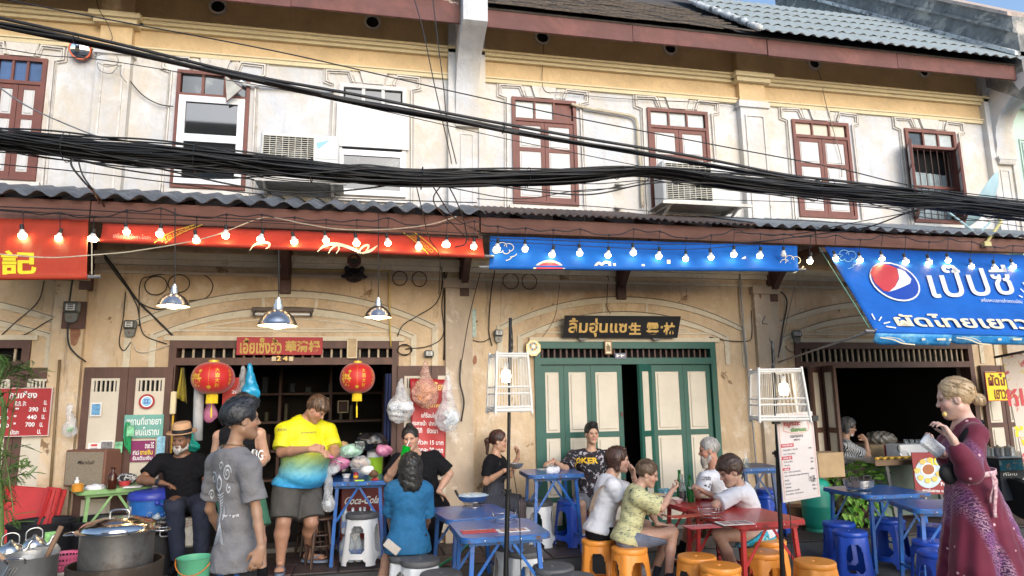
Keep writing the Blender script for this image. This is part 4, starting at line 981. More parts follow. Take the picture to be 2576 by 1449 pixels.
def shirt(c,mat,off=.013,sleeve=.55,hem=.06,neck=.075,flare=.012,wr=.007,name='shirt',vneck=0,seated=False,long=False,sleevr=1.25,strap=False,hemf=1.,wf=38,neckdrop=.0):
 sc=c['sc'];nb,pv,spine,CF=c['nb'],c['pv'],c['spine'],c['CF'];step=c['step']
 pts=[nb,pv]+[x for s in 'LR' for x in(c['sh'][s],c['el'][s],c['wr'][s]if long else None)if x is not None]
 lo=np.min([p[:]for p in pts],0)-.30*max(1,c['G']**.5);hi=np.max([p[:]for p in pts],0)+.22
 f=Field(lo,hi,step)
 for ce,r,R,k in c['torso']:f.ell(ce,np.array(r)+off,R,k)
 for s in 'LR':f.cone(nb-spine*.035*sc,c['sh'][s],.050*sc+off,.050*sc*c['G']**.5+off,.04)
 # skirt of the shirt down to the hem
 R=np.array(CF);G_=c['G']
 for t in(.0,.5,1.):f.ell(pv-spine*(hem*t),((.150*sc*G_+off+flare*t)*hemf,(.108*sc*G_+off+flare*t)*hemf,.09*sc),R,.05)
 if not strap:
  for s in 'LR':
   e=c['el'][s]
   if e is None:continue
   a=c['sh'][s];ra=.050*sc*c['ag']+off
   if long and c['wr'][s]is not None:f.cone(a,e,ra,.045*sc*c['ag']+off,.03);f.cone(e,c['wr'][s],.045*sc*c['ag']+off,.038*sc+off,.02,cut=.97)
   else:b=a.lerp(e,sleeve+.18);f.cone(a,b,ra,(.044*sc*c['ag']+off)*sleevr,.03,cut=sleeve/(sleeve+.18))
 f.wrinkle(wr,wf,c['seed'],dirs=(.2,.2,1)if not seated else(.1,.1,1.4),n=8)
 f.cutplane(pv-spine*hem,-spine)
 nd_=(c['H'](0,-.018,-.045)-nb).normalized();p0=nb-nd_*(.02+neckdrop);fw=CF@Vector((0,1,0))
 f.cone(p0+fw*.012,nb+nd_*.14+fw*.012,neck*sc*.92,neck*sc*1.25,.01,'s')
 if vneck:f.cone(p0+fw*.06,p0+fw*.12-spine*vneck,.045*sc,.02*sc,.02,'s')
 if strap:
  for s in 'LR':f.ell(c['sh'][s]+(c['sh'][s]-nb).normalized()*.045-spine*.03,(.085*sc,.085*sc,.13*sc),None,.02,'s')
 return f.build(name,mat,c['root'])
def pants(c,mat,off=.016,length='short',frac=.8,wr=.007,name='shorts',flare=1.15,hi_=.05):
 sc=c['sc'];pv=c['pv'];step=c['step'];pts=[pv]+[x for s in 'LR' for x in(c['hip'][s],c['kn'][s],c['an'][s]if length=='long' else None)if x is not None]
 f=Field(np.min([p[:]for p in pts],0)-.25,np.max([p[:]for p in pts],0)+.25,step);G_=c['G'];tg=G_**.8
 o2=min(off,.012);f.ell(pv,(.152*sc*G_+o2,.108*sc*G_+o2,.12*sc),np.array(c['PF']),.04);ce,r,R__,k=c['torso'][3];f.ell(ce,np.array(r)+.007,R__,k);f.ell(pv+c['spine']*hi_,(.130*sc*G_+.004,.096*sc*G_+.004,.06*sc),np.array(c['CF']),.04)
 for s in 'LR':
  if c['kn'][s]is None:continue
  h,k_=c['hip'][s],c['kn'][s]
  if length=='long':f.cone(h,k_,.085*sc*tg+off,.056*sc*tg+off,.03);f.cone(k_,c['an'][s],.058*sc*tg+off,.046*sc+off,.02,cut=.95)if c['an'][s]is not None else None
  else:f.cone(h,k_,.086*sc*tg+off,(.058*sc*tg+off)*flare,.03,cut=frac)
 f.wrinkle(wr,40,c['seed']+5,n=7);f.cutplane(c['pv']+c['spine']*(hi_+.02),c['spine'])
 return f.build(name,mat,c['root'])
def solid(root,name,mat,fn,lo,hi,step=.009,smooth=1):
 f=Field(np.array(lo),np.array(hi),step);fn(f);return f.build(name,mat,root,smooth=smooth)
def printed(target,root,name,mat,t,origin,direc,w,h,lift=.004,off=.0,xdir=None,tilt=0,updir=(0,0,1)):
 """a flat print pressed on to a garment: every vertex is dropped on to the cloth along direc"""
 me=target.data;o=wloc(target);n=len(me.vertices);co=np.zeros(n*3,np.float32);me.vertices.foreach_get('co',co);co=co.reshape(-1,3)+np.array(o)
 bv=BVHTree.FromPolygons([tuple(p)for p in co],[tuple(p.vertices)for p in me.polygons])
 d=Vector(direc).normalized();up=Vector(updir);r=d.cross(up).normalized();u_=r.cross(d);ct,st=math.cos(tilt),math.sin(tilt);r,u_=r*ct+u_*st,u_*ct-r*st
 og=Vector(origin);mb=MB()
 miss=[]
 def drop(p):
  hit=bv.ray_cast(p-d*.4,d)
  if hit[0]is None:miss.append(1)
  return(hit[0]-d*lift)if hit[0]is not None else p
 if isinstance(t,str):
  text_on(mb,t,lambda a,b,z:drop(og+r*a+u_*b),-w/2,w/2,-h/2,h/2,off)
 else:
  for poly in t:
   miss.clear();P=[drop(og+r*a*w+u_*b*h)for a,b in poly]
   if not miss:mb.add(P,[tuple(range(len(P)))])
 return mb.build(name,mat,root)
def patt(name,base,cols,rough=.85,scale=18,lo=.5,hi=.55,stretch=None,kind='noise'):
 if name in _mc:return _mc[name]
 m,nt,b,vec=new_mat(name);c=base
 for i,cc in enumerate(cols):
  n=noise(nt,vec,scale*(1+.37*i),3,.55,1.2,stretch)if kind=='noise' else None
  if kind=='wave':
   w=nd(nt,'ShaderNodeTexWave');w.inputs['Scale'].default_value=scale;w.inputs['Distortion'].default_value=9;w.inputs['Detail'].default_value=2;nt.links.new(vec,w.inputs['Vector']);n=w.outputs[1]
  c=mixc(nt,ramp(nt,n,lo+.03*i,hi+.03*i),c,cc)
 nt.links.new(c,b.inputs['Base Color'])if not isinstance(c,tuple)else None
 b.inputs['Roughness'].default_value=rough;_mc[name]=m;return m
WHT=M('white_cotton',(.62,.62,.66),.85,var=.05,vs=6,bump=1.6,bs=11)
# ============ helpers for prints on flat surfaces
def PL(x,y,p,n,lift=0.):
 d=_ray(x,y);n=Vector(n).normalized();o=Vector((0,CAMY,CAMH));t=(Vector(p)-o).dot(n)/d.dot(n)
 if n.dot(d)>0:n=-n
 return o+d*t+n*lift
def print_quad(mb,t,p,n,quad,lift=.004,off=.0):
 """flat lettering on the plane (p, n); quad = sight-line corners bl, br, tr, tl"""
 c=[PL(x,y,p,n,lift)for x,y in quad]
 return text_on(mb,t,lambda u,v,h:(c[0]*(1-u)+c[1]*u)*(1-v)+(c[3]*(1-u)+c[2]*u)*v,0,1,0,1,off)
def poly_on(mb,pts,p,n,lift=.004):P_=[PL(x,y,p,n,lift)for x,y in pts];return mb.add(P_,[tuple(range(len(P_)))])
def stroke_on(mb,pts,w,p,n,lift=.004,sm=6):
 P_=[Vector((a,b,0))for a,b in pts]
 if sm:P_=catmull(P_,sm)
 N=len(P_);L=[]
 for i in range(N):
  d=P_[min(i+1,N-1)]-P_[max(i-1,0)];d.normalize();ww=w(i/(N-1))if callable(w)else w;nn=Vector((-d.y,d.x,0))*ww/2;L.append((P_[i]+nn,P_[i]-nn))
 vs=[]
 for a,b in L:vs+=[PL(a.x,a.y,p,n,lift),PL(b.x,b.y,p,n,lift)]
 return mb.add(vs,[(2*i,2*i+1,2*i+3,2*i+2)for i in range(N-1)])
def ell_pts(cx,cy,rx,ry,rot=0,n=28,a0=0,a1=360):return[(cx+rx*math.cos(a)*math.cos(rot)-ry*math.sin(a)*math.sin(rot),cy+rx*math.cos(a)*math.sin(rot)+ry*math.sin(a)*math.cos(rot))for a in[rad(a0+(a1-a0)*k/n)for k in range(n+1)]]
# ============ awnings
RED=M('red_awning_vinyl',(.44,.050,.030),.5,var=.12,vs=3,spec=.2,bump=.6,bs=6);RED2=M('orange_red_awning_vinyl',(.40,.050,.025),.5,var=.12,vs=2.5,spec=.2)
BLUEV=M('blue_awning_vinyl',(.018,.12,.46),.6,var=.18,vs=2,spec=.08,bump=.8,bs=5,dirt=((.01,.14,.50),1.6,.5,.8));BLUE2=M('pale_blue_valance',(.03,.25,.60),.45,var=.2,vs=6,dirt=((.25,.55,.70),5,.5,.7))
GOLDP=M('gold_print',(.72,.42,.05),.5,var=.05);CREAMP=M('cream_print',(.76,.68,.48),.5,var=.03);WHITEP=M('white_vinyl_print',(.80,.80,.80),.5,var=0);PINKP=M('pale_pink_print',(.72,.38,.30),.5,var=0)
REDP=M('red_vinyl_print',(.55,.05,.06),.45,var=.04);NAVYP=M('deep_blue_print',(.01,.06,.38),.45,var=0);LBLUE=M('light_blue_print',(.25,.50,.70),.5,var=0);YELP=M('yellow_vinyl_print',(.78,.60,.02),.5,var=.05)
PIPE=M('grey_pipe',(.25,.25,.26),.4,.6,var=.2,vs=20);ROPE=M('pale_rope',(.50,.45,.34),.9,var=.2,vs=30);WIRE=M('black_cable',(.012,.012,.013),.5,var=.2,vs=5);WIREB=M('brown_wire',(.05,.035,.025),.7,var=.2);WIREW=M('white_wire',(.55,.50,.42),.6,var=.1);GREENW=M('green_hose',(.02,.22,.10),.5)
def awning(label,tl,tr,br,bl,mat,wob=.004,pipe=True,fold=.0):
 t=thing('awning',label,'awning',(tl+br)/2,group='cloth awnings under the canopy');n=(tr-tl).cross(bl-tl).normalized()
 if n.y>0:n=-n
 def fn(u,v):
  p=(tl*(1-u)+tr*u)*(1-v)+(bl*(1-u)+br*u)*v
  return p-n*(wob*(1+math.sin(u*37+v*9)*.5+math.sin(u*83+4*v)*.3)+fold*math.sin(v*PI)*(.6+.4*math.sin(u*21)))
 q=MB();q.sheet(fn,60,8,.004);q.build('cloth',mat,t,smooth=True)
 if pipe:q=MB();d=(br-bl).normalized();q.tube([bl+V(0,.02,.012),br+V(0,.02,.012)],.024,10);q.build('rolled_hem',mat,t,smooth=40);q=MB();q.tube([bl-d*.10+V(0,.02,.012),br+d*.10+V(0,.02,.012)],.015,8);q.build('roller_pipe',PIPE,t,smooth=40)
 return t,bl,n
A1,p1,n1=awning('orange red awning with one large yellow character, cut by the left edge',W(-90,548,-1.24),W(222,552,-1.24),W(218,699,-1.72),W(-110,701,-1.72),RED2)
q=MB();print_quad(q,'記',p1,n1,[(3,694),(92,690),(92,634),(3,630)],.006,.03);q.build('yellow_character',YELP,A1)
A2,p2,n2=awning('long red awning with gold key pattern bands and cream swashes',W(259,561,-1.24),W(1214,600,-1.24),W(1219,646,-1.42),W(251,606,-1.42),RED,fold=.02)
q=MB();print_quad(q,'เครื่องดื่มโคคา-โคลา',p2,n2,[(285,601),(379,607),(379,594),(286,588)],.012,.006);q.build('thai_lettering',PINKP,A2)
q=MB()
for off in(-14,14):stroke_on(q,[(402+off,614),(425+off,598),(455+off,583),(500+off*.7,567.5)],2.2,p2,n2,.012)
for k in range(6):
 cx,cy=413+k*15,606-k*6.6;ca,sa=math.cos(rad(-24)),math.sin(rad(-24))
 g_=[(-6,4),(-6,-4),(4,-4),(4,2),(-2,2),(-2,-1)];stroke_on(q,[(cx+a*ca-b_*sa,cy+a*sa+b_*ca)for a,b_ in g_],1.7,p2,n2,.012,0)
for off in(-13,15):stroke_on(q,[(1028+off,588),(1050+off,604),(1080+off,630),(1090+off,642)],2.2,p2,n2,.012)
for k in range(5):
 cx,cy=1040+k*11,598+k*9;ca,sa=math.cos(rad(40)),math.sin(rad(40))
 stroke_on(q,[(cx+a*ca-b_*sa,cy+a*sa+b_*ca)for a,b_ in[(-6,4),(-6,-4),(4,-4),(4,2),(-2,2),(-2,-1)]],1.7,p2,n2,.012,0)
q.build('gold_key_band',GOLDP,A2)
q=MB();tw=lambda a,b_:(lambda t:a+(b_-a)*math.sin(PI*t))
stroke_on(q,[(628,633),(640,619),(662,612),(677,615),(676,624),(668,628)],tw(1,6),p2,n2,.012);stroke_on(q,[(798,636),(815,622),(840,616),(870,622),(898,634),(915,641)],tw(2,8),p2,n2,.012)
stroke_on(q,[(826,640),(834,628),(848,619),(853,628),(846,640)],tw(2,5),p2,n2,.012);stroke_on(q,[(900,640),(912,624),(926,619),(925,628),(915,640)],tw(2,5),p2,n2,.012);stroke_on(q,[(905,640),(930,634),(950,620)],tw(1,7),p2,n2,.012)
q.build('cream_swash',CREAMP,A2)
A3,p3,n3=awning('rolled blue awning over the green doors with the top of a red and white disc',W(1233,594,-1.24),W(2006,619,-1.24),W(2009,680,-1.45),W(1231,674,-1.45),BLUEV,fold=.01)
q=MB();poly_on(q,[(x,y)for x,y in ell_pts(1381,694,45,38,n=24,a0=205,a1=335)],p3,n3,.010);q.build('disc_edge',CREAMP,A3)
q=MB();poly_on(q,ell_pts(1381,694,39,33,n=24,a0=208,a1=332),p3,n3,.013);q.build('disc',REDP,A3)
q=MB();stroke_on(q,[(1495,676),(1500,667),(1507,663),(1513,667),(1520,662),(1529,661)],6,p3,n3,.010);stroke_on(q,[(1533,660),(1534,676)],6,p3,n3,.01,0);stroke_on(q,[(1545,664),(1546,677)],7,p3,n3,.01,0);stroke_on(q,[(1617,666),(1618,677)],8,p3,n3,.010,0);stroke_on(q,[(1640,677),(1655,675),(1672,677)],4,p3,n3,.010);poly_on(q,[(1677,655),(1686,655),(1686,665),(1677,665)],p3,n3,.010);poly_on(q,[(1682,668),(1688,668),(1688,678),(1682,678)],p3,n3,.010);q.build('thai_letter_tops',CREAMP,A3)
q=MB();stroke_on(q,[(1853,676),(1862,668),(1876,672),(1882,678)],5,p3,n3,.010);stroke_on(q,[(1862,666),(1866,654),(1875,648)],5,p3,n3,.01);q.build('white_flourish',WHITEP,A3)
q=MB();stroke_on(q,[(1876,655),(1885,664),(1896,670),(1908,668),(1916,676)],6,p3,n3,.011);poly_on(q,[(1896,652),(1908,660),(1914,672),(1922,678),(1906,679),(1898,668)],p3,n3,.0105);q.build('red_flourish',REDP,A3)
def cloud(q,cx,cy,s,p,n):
 for dx,dy,r,a0,a1 in((-14,2,9,90,330),(-4,-6,9,150,380),(9,-3,10,200,440),(4,4,7,-30,200),(-8,3,5,0,260),(14,6,12,20,100),(0,9,18,20,80)):
  stroke_on(q,ell_pts(cx+dx*s,cy+dy*s,r*s,r*s*.8,n=10,a0=a0,a1=a1),1.3*s,p,n,.010,0)
q=MB();cloud(q,1268,628,1.25,p3,n3);cloud(q,1990,660,1.2,p3,n3);q.build('cloud_outline',CREAMP,A3)
A4,p4,n4=awning('large sloping blue awning with a red white and blue globe and Thai lettering',W(2075,620,-1.24),W(2720,648,-1.24),W(2830,852,-2.55),W(2204,836,-2.55),BLUEV,wob=.006)
q=MB();cloud(q,2128,648,1.3,p4,n4);q.build('cloud_outline',LBLUE,A4)
rot=rad(27);q=MB();poly_on(q,ell_pts(2250,711,68,43,rot),p4,n4,.011);q.build('globe_rim',WHITEP,A4)
q=MB();poly_on(q,ell_pts(2250,711,64,39.5,rot),p4,n4,.0135);q.build('globe_blue',NAVYP,A4)
L_=ell_pts(2250,711,64,39.5,rot,40);lp=[pt for pt in L_]
q=MB();poly_on(q,[(2188,690),(2194,675),(2210,668),(2232,669),(2254,677),(2260,700),(2252,722),(2236,737),(2222,735),(2200,715)],p4,n4,.0165);q.build('globe_red',REDP,A4)
q=MB();poly_on(q,[(2256,678),(2275,686),(2291,705),(2288,716),(2272,724),(2250,733),(2232,738),(2250,725),(2261,704)],p4,n4,.0165);q.build('globe_white',WHITEP,A4)
q=MB();print_quad(q,'เป๊ปซี่',p4,n4,[(2346,752),(2556,742),(2528,668),(2322,668)],.010,.008);q.build('thai_brand_lettering',WHITEP,A4)
q=MB();print_quad(q,'เครื่องหมายการค้าจดทะเบียน',p4,n4,[(2468,761),(2571,765),(2569,755),(2465,751)],.010,0);q.build('small_lettering',WHITEP,A4)
q=MB();print_quad(q,'ผัดไทยเยาวราช',p4,n4,[(2258,822),(2700,834),(2672,796),(2238,790)],.010,.028);q.build('shop_lettering',CREAMP,A4)
q=MB()
for a,b_ in(((2192,791),(2200,806)),((2217,799),(2210,809)),((2238,812),(2222,816)),((2253,827),(2228,823))):stroke_on(q,[a,b_],3.2,p4,n4,.01,0)
for a,b_ in(((2566,728),(2576,738)),((2562,745),(2572,750)),((2572,712),(2580,724))):stroke_on(q,[a,b_],2.5,p4,n4,.01,0)
q.build('white_dashes',WHITEP,A4)
for i,(a,b_)in enumerate(((2203,2396),(2394,2640))):
 tl,tr=W(a,838,-2.55),W(b_,842,-2.55);q=MB();q.sheet(lambda u,v:tl*(1-u)+tr*u+V(0,.05*v+.01*math.sin(u*9)*v,-.10*v*(1-.3*(1-min(1,u*14))*1)),24,3,.003);vl=q.build('valance',BLUE2,A4,smooth=True)
 q=MB();stroke_on(q,[(a+8,848),(a+40,853),(a+62,862),(a+95,866)],3,W(a,852,-2.54),(0,1,.3),.02);stroke_on(q,[(a+22,846),(a+50,850),(a+70,860)],1.5,W(a,852,-2.54),(0,1,.3),.02)
 for dx,dy,w_ in((112,850,9),(150,850,22),(180,851,6)):poly_on(q,[(a+dx,dy),(a+dx+w_,dy),(a+dx+w_,dy+5),(a+dx,dy+5)],W(a,852,-2.54),(0,1,.3),.02)
 q.build('valance_print',CREAMP,A4)
# awning rods and cords
def cord(label,pts,r,mat=WIRE,name='cable',cat='cable',group=None,n=6,sm=8,ns=5):
 q=MB();q.tube(catmull(pts,sm)if sm else pts,r,ns);o=link_mesh(name,None,None)if 0 else None
 base=Vector(pts[0]);me=q.mesh(name,mat,True,tuple(base));o=link_mesh(name,me,None,base);tag(o,label,cat,group);return o
cord('slanting grey rod propping out the large blue awning',[W(2204,829,-2.55),W(1955,912,-.02)],.013,PIPE,'awning_rod','rod',sm=0)
cord('green cord running from the canopy beam down to the big blue awning rod',[W(2060,622,-1.2),W(2186,824,-2.5)],.005,M('green_cord',(.12,.30,.22),.8),'cord','cord',sm=0)
cord('thin dark cord pair crossing the wall beside the big blue awning',[W(2012,660,-1.3),W(1990,760,-1.5),W(1958,900,-1.9)],.004,WIRE,'cord','cord')
cord('pale rope looping from the orange awning over to the long red awning',[W(-20,638,-1.75),W(120,648,-1.76),W(228,642,-1.75),W(350,630,-1.6),W(520,598,-1.5),W(645,552,-1.3),W(690,548,-1.3),W(760,562,-1.46),W(860,577,-1.48),W(975,577,-1.45),W(1080,565,-1.4),W(1148,545,-1.25)],.0055,ROPE,'rope','rope')
cord('pale vertical cord at the corner of the orange awning',[W(231,600,-1.5),W(231,690,-1.7)],.005,ROPE,'cord','cord',sm=0)
# ============ string lights
SOCK=M('black_socket',(.012,.012,.012),.5);BULBW=M('bulb_collar',(.75,.74,.70),.4,var=0)
def emis(name,c,s):
 m=bpy.data.materials.new(name);m.use_nodes=True;b=m.node_tree.nodes['Principled BSDF'];b.inputs['Base Color'].default_value=(.8,.8,.8,1);b.inputs['Emission Color'].default_value=(*c,1);b.inputs['Emission Strength'].default_value=s;return m
LIT=emis('lit_bulb_glass',(1,.66,.30),24.);LITC=emis('lit_bulb_glass_cool',(1,.78,.46),13.);LITD=emis('lit_cage_bulb',(1,.82,.55),9.);LITB=emis('lit_big_bulb',(1,.74,.40),30.)
BP=[(56,586),(149,593),(234,595),(318,578),(403,582),(493,598),(568,586),(657,596),(739,602),(819,599),(896,606),(975,606),(1053,615),(1123,610),(1192,615),(1251,620),
      (1321,621),(1390,635),(1458,631),(1530,637),(1593,630),(1658,639),(1725,646),(1788,642),(1846,635),(1912,638),(1971,636),(2038,652),(2101,645),(2163,649),(2218,646),(2277,653),(2336,655),(2384,651),(2443,666),(2501,670),(2547,666)]
ORD=['first','second','third','fourth','fifth','sixth','seventh','eighth','ninth','tenth','eleventh','twelfth','thirteenth']
bulb_me={}
def bulb_proto(big,lit):
 k=(big,lit)
 if k in bulb_me:return bulb_me[k]
 s=1.28 if big else 1.
 q=MB();q.lathe([(.015,.078),(.017,.07),(.0175,.045),(.016,.03),(.013,.03)],n=14);sk=q.mesh('socket',SOCK,40)
 q=MB();q.lathe([(.014,.034),(.018*s,.022),(.026*s,.006),(.0315*s,-.012)],n=18,cap=(False,False));nk=q.mesh('bulb_collar',BULBW,True)
 gl=MB();gl.lathe([(.0316*s,-.012),(.033*s,-.022),(.031*s,-.036),(.025*s,-.048),(.014*s,-.055),(.0001,-.057)]if not big else[(.041,-.008),(.042,-.035),(.038,-.047),(.02,-.052),(.0001,-.053)],n=18,cap=(False,False));g_=gl.mesh('glass',(LIT if lit==1 else LITC)if lit else BULBW,True)
 bulb_me[k]=(sk,nk,g_);return bulb_me[k]
nodes=[];seg=[('over the orange awning',0,2),('in the gap beside the long red awning',2,3),('over the long red awning',3,15),('over the rolled blue awning',15,27),('in the gap left of the big blue awning',27,28),('over the big blue awning',28,37)]
for i,(x,y)in enumerate(BP):
 big=i in(2,13);lit=0 if i==26 else(1 if i<15 or i>26 else 2)
 Y=-1.43 if i<28 else-1.52
 p=W(x,y,Y);sn,a,b_=[s for s in seg if s[1]<=i<s[2]][0]
 lb=('unlit hanging bulb, last one ' if not lit else 'larger lit hanging bulb ' if big else 'lit bulb, %s from the left of those '%ORD[i-a]if b_-a>1 else 'lit bulb hanging ')+sn
 t=thing('hanging_bulb',lb,'light bulb',p,'string of hanging bulbs');sk,nk,gl=bulb_proto(big,lit)
 tilt=rad(random.uniform(-13,13))if i<28 else rad(random.uniform(-20,-8));t.scale=(random.uniform(.86,1.0),)*3;t.rotation_euler=(rad(random.uniform(-4,8)),tilt,0)
 s_=link_mesh('socket',sk,t);c_=link_mesh('bulb_collar',nk,t);g_=link_mesh('glass',gl,t)
 jy=y-52-6*math.sin(i*1.9);nodep=W(x+2,jy,-1.30);nodes.append(nodep)
 q=MB();top=p+V(0,0,.075);q.tube([top,top.lerp(nodep,.5)+V(0,0,-.004),nodep],.0032,5);q.ball(nodep,.014,8,5,(1.2,.8,.9));me=q.mesh('drop_cord',WIRE,True);o=link_mesh('drop_cord',me,t);o.matrix_parent_inverse=Matrix.LocRotScale(p,t.rotation_euler,t.scale).inverted()
pts=[]
for i,n_ in enumerate(nodes):
 pts.append(n_)
 if i<len(nodes)-1:pts.append(n_.lerp(nodes[i+1],.5)+V(0,0,-.022))
cord('black festoon cable that carries the row of bulbs along the canopy beam',[nodes[0]+V(-.8,0,.03)]+pts+[nodes[-1]+V(.6,0,-.02)],.0065,WIRE,'festoon_cable','cable',sm=4)
# ============ pendants, lanterns
ALU=M('spun_aluminium',(.62,.62,.62),.28,1.,var=.12,vs=5,bump=.05,bs=60);SHIN=M('shade_inside',(.75,.70,.58),.5,.2,var=.05)
def pendant(label,x,yb,wpx,Y,y_top):
 c=W(x,yb,Y);R_=wpx*((Y-CAMY)/_ray(x,yb).y)/FPX/2;t=thing('pendant_lamp',label,'lamp',c,'aluminium pendant lamps over the stall')
 q=MB();prof=[(1.,0),(.985,.01),(.93,.18),(.80,.42),(.60,.66),(.38,.80),(.27,.84),(.25,1.0),(.24,1.12),(.19,1.14)];q.lathe([(r*R_,z*R_*1.0)for r,z in prof],c,36,cap=(False,False));q.build('shade',ALU,t,smooth=50)
 q=MB();q.lathe([(r*R_*.975,z*R_*.985)for r,z in prof[:7]],c,36,cap=(False,True));q.build('shade_inside',SHIN,t,smooth=50)
 q=MB();q.lathe([(.19*R_,1.13*R_),(.19*R_,1.34*R_),(.10*R_,1.36*R_),(.09*R_,1.46*R_),(.02*R_,1.5*R_)],c,18,cap=(True,True));q.build('lamp_holder',ALU,t,smooth=40)
 q=MB();q.lathe([(.30*R_,.42*R_),(.40*R_,.30*R_),(.42*R_,.04*R_),(.37*R_,-.07*R_),(.2*R_,-.12*R_),(.0001,-.13*R_)],c,24,cap=(True,False));q.build('bulb',LITB,t,smooth=True)
 q=MB();q.tube([c+V(0,0,1.48*R_),W(x,y_top,Y)+V(0,0,.25)],.005,6);q.build('cord',WIRE,t)
pendant('smaller aluminium pendant lamp on the left, in front of the looped wall cables',436,771,78,-1.55,590);pendant('largest aluminium pendant lamp, hanging over the red signboard',698,820,99,-1.85,700);pendant('smaller aluminium pendant lamp on the right, by the yellow conduit',951,799,70,-1.45,600)
LRED=M('lantern_red_silk',(.50,.012,.010),.5,var=.06,vs=4,sheen=.3);GOLD=M('lantern_gold',(.75,.48,.06),.4,.3,var=.1);TASS=M('yellow_tassel',(.80,.58,.02),.8,var=.15,vs=40)
def lantern(label,x,y,wpx,hpx,Y,tass):
 c=W(x,y,Y);k=((Y-CAMY)/_ray(x,y).y)/FPX;R_,Hh=wpx*k/2,hpx*k/2;t=thing('paper_lantern',label,'lantern',c,'red lanterns hanging in the doorway of number 24')
 q=MB();n=44;prof=[]
 for i in range(n+1):
  a=-PI/2*.93+PI*.93*i/n;prof.append((R_*math.cos(a)**.75*(1+.006*math.cos(i*PI)),Hh*math.sin(a)))
 q.lathe(prof,c,40,cap=(True,True));q.build('silk_globe',LRED,t,smooth=70)
 q=MB();q.lathe([(R_*.25,Hh*.95),(R_*.25,Hh*1.12),(R_*.2,Hh*1.13)],c,20);q.lathe([(R_*.22,-Hh*1.06),(R_*.25,-Hh*.95)],c,20);q.build('gold_cap',GOLD,t,smooth=30)
 q=MB()
 for k_ in range(26):a=2*PI*k_/26;r=R_*.235;q.tube([c+V(r*math.cos(a),r*math.sin(a),-Hh*1.03),c+V(r*1.05*math.cos(a),r*1.05*math.sin(a),-Hh*1.03-.085*R_/.2)],.0065,4)
 q.build('fringe',TASS,t);q=MB();z0=-Hh*1.03-.08*R_/.2;q.tube([c+V(0,0,z0+.02),c+V(0,0,z0-.05)],.003,4);q.tube([c+V(0,0,z0-.05),c+V(0,0,z0-.07),c+V(.003,0,z0-.05-tass)],[.004,.009,.008],8);q.build('tassel',TASS,t)
 def sp(u,v,h):a=rad(-90)+u;el_=v;cr=math.cos(el_)**.75;return c+V(R_*1.012*cr*math.cos(a),R_*1.012*cr*math.sin(a),Hh*math.sin(el_)*1.01)
 q=MB()
 for i,ch in enumerate('大吉大利'):text_on(q,ch,sp,.28,.50,.62-.33*i-.28,.62-.33*i,.012)
 q.build('gold_characters',GOLD,t);q=MB()
 for i,ch in enumerate('吉祥如意'):text_on(q,ch,sp,.98,1.14,.50-.25*i-.2,.50-.25*i,.012)
 q.build('gold_side_characters',GOLD,t);q=MB();text_on(q,'福',sp,-1.05,-.42,-.35,.32,.03);q.build('fortune_character',GOLD,t);q=MB()
 for cx_,cy_,r in((-.45,.42,.10),(-.40,-.05,.07),(-.75,-.48,.08),(-.55,-.52,.06),(-.95,.40,.07),(.0,-.62,.12)):
  q.add([sp(cx_+r*math.cos(a),cy_+r*math.sin(a),0)for a in[2*PI*k_/12 for k_ in range(12)]],[tuple(range(12))])
 for z_ in range(18):v_=-.9+z_*.1;q.add([sp(-.01,v_,0),sp(.01,v_,0),sp(.01,v_+.05,0),sp(-.01,v_+.05,0)],[(0,1,2,3)])
 q.build('gold_ornament',GOLD,t)
 q=MB();q.tube([c+V(0,0,Hh*1.1),c+V(.012,0,Hh*1.1+.03),c+V(0,0,Hh*1.1+.06),c+V(0,.0,Hh*1.1+.10)],.002,4);q.build('wire_hook',PIPE,t)
lantern('larger round red lantern on the left, above the man in the hat',536,951,102,80,-.30,.10);lantern('smaller round red lantern on the right, with a longer yellow tassel',899,951,86,76,-.30,.13)
# ============ signboards, plaques, papers
def board(label,cat,quad,Y,mat,th=.015,name='signboard',group=None,frame=None,fw=.012):
 """flat rectangular board seen at quad (tl, br) on the wall plane Y"""
 a,b_=W(*quad[0],Y),W(*quad[1],Y);x0,x1,z0,z1=a.x,b_.x,min(a.z,b_.z),max(a.z,b_.z);t=thing(name,label,cat,((x0+x1)/2,Y,z0),group)
 q=MB();q.box(x0,x1,Y-th,Y,z0,z1,bev=.002);q.build('board',mat,t)
 if frame:q=MB();frame_ring(q,x0-.001,x1+.001,z0-.001,z1+.001,Y-th-.006,Y+.001,fw);q.build('frame',frame,t)
 return t,x0,x1,z0,z1,Y-th-.0015
def tx(t,s,b,fx0,fx1,fz0,fz1,mat,off=.0,name='lettering',ext=0):
 _,x0,x1,z0,z1,Y=b;q=MB();text_wall(q,s,x0+(x1-x0)*fx0,x0+(x1-x0)*fx1,z0+(z1-z0)*fz0,z0+(z1-z0)*fz1,Y-.002,ext,off);return q.build(name,mat,t)
SRED=M('faded_red_paint',(.36,.022,.025),.6,var=.15,vs=6,dirt=((.25,.03,.03),8,.6,.8));SGOLD=M('worn_gold_paint',(.50,.32,.07),.6,var=.25,vs=20);SBLK=M('black_lacquer',(.010,.010,.012),.35,var=.2);SG2=M('bright_gold_leaf',(.70,.46,.15),.45,.3,var=.2,vs=30)
b=board('red wooden signboard with faded gold Thai and Chinese lettering over the doorway','signboard',((597,848),(811,893)),-.06,SRED,.02);tx(b[0],'เอี้ยเซ็งฮั้ว',b,.04,.52,.06,.96,SGOLD,.03);tx(b[0],'華清楊',b,.56,.97,.14,.80,SGOLD,.035,'chinese_lettering')
t=thing('signboard','black lacquered signboard with gold Thai and Chinese characters over the green doors','signboard',W(1565,822,-.12));pp=W(1565,822,-.16);nn=V(0,-1,-.28)
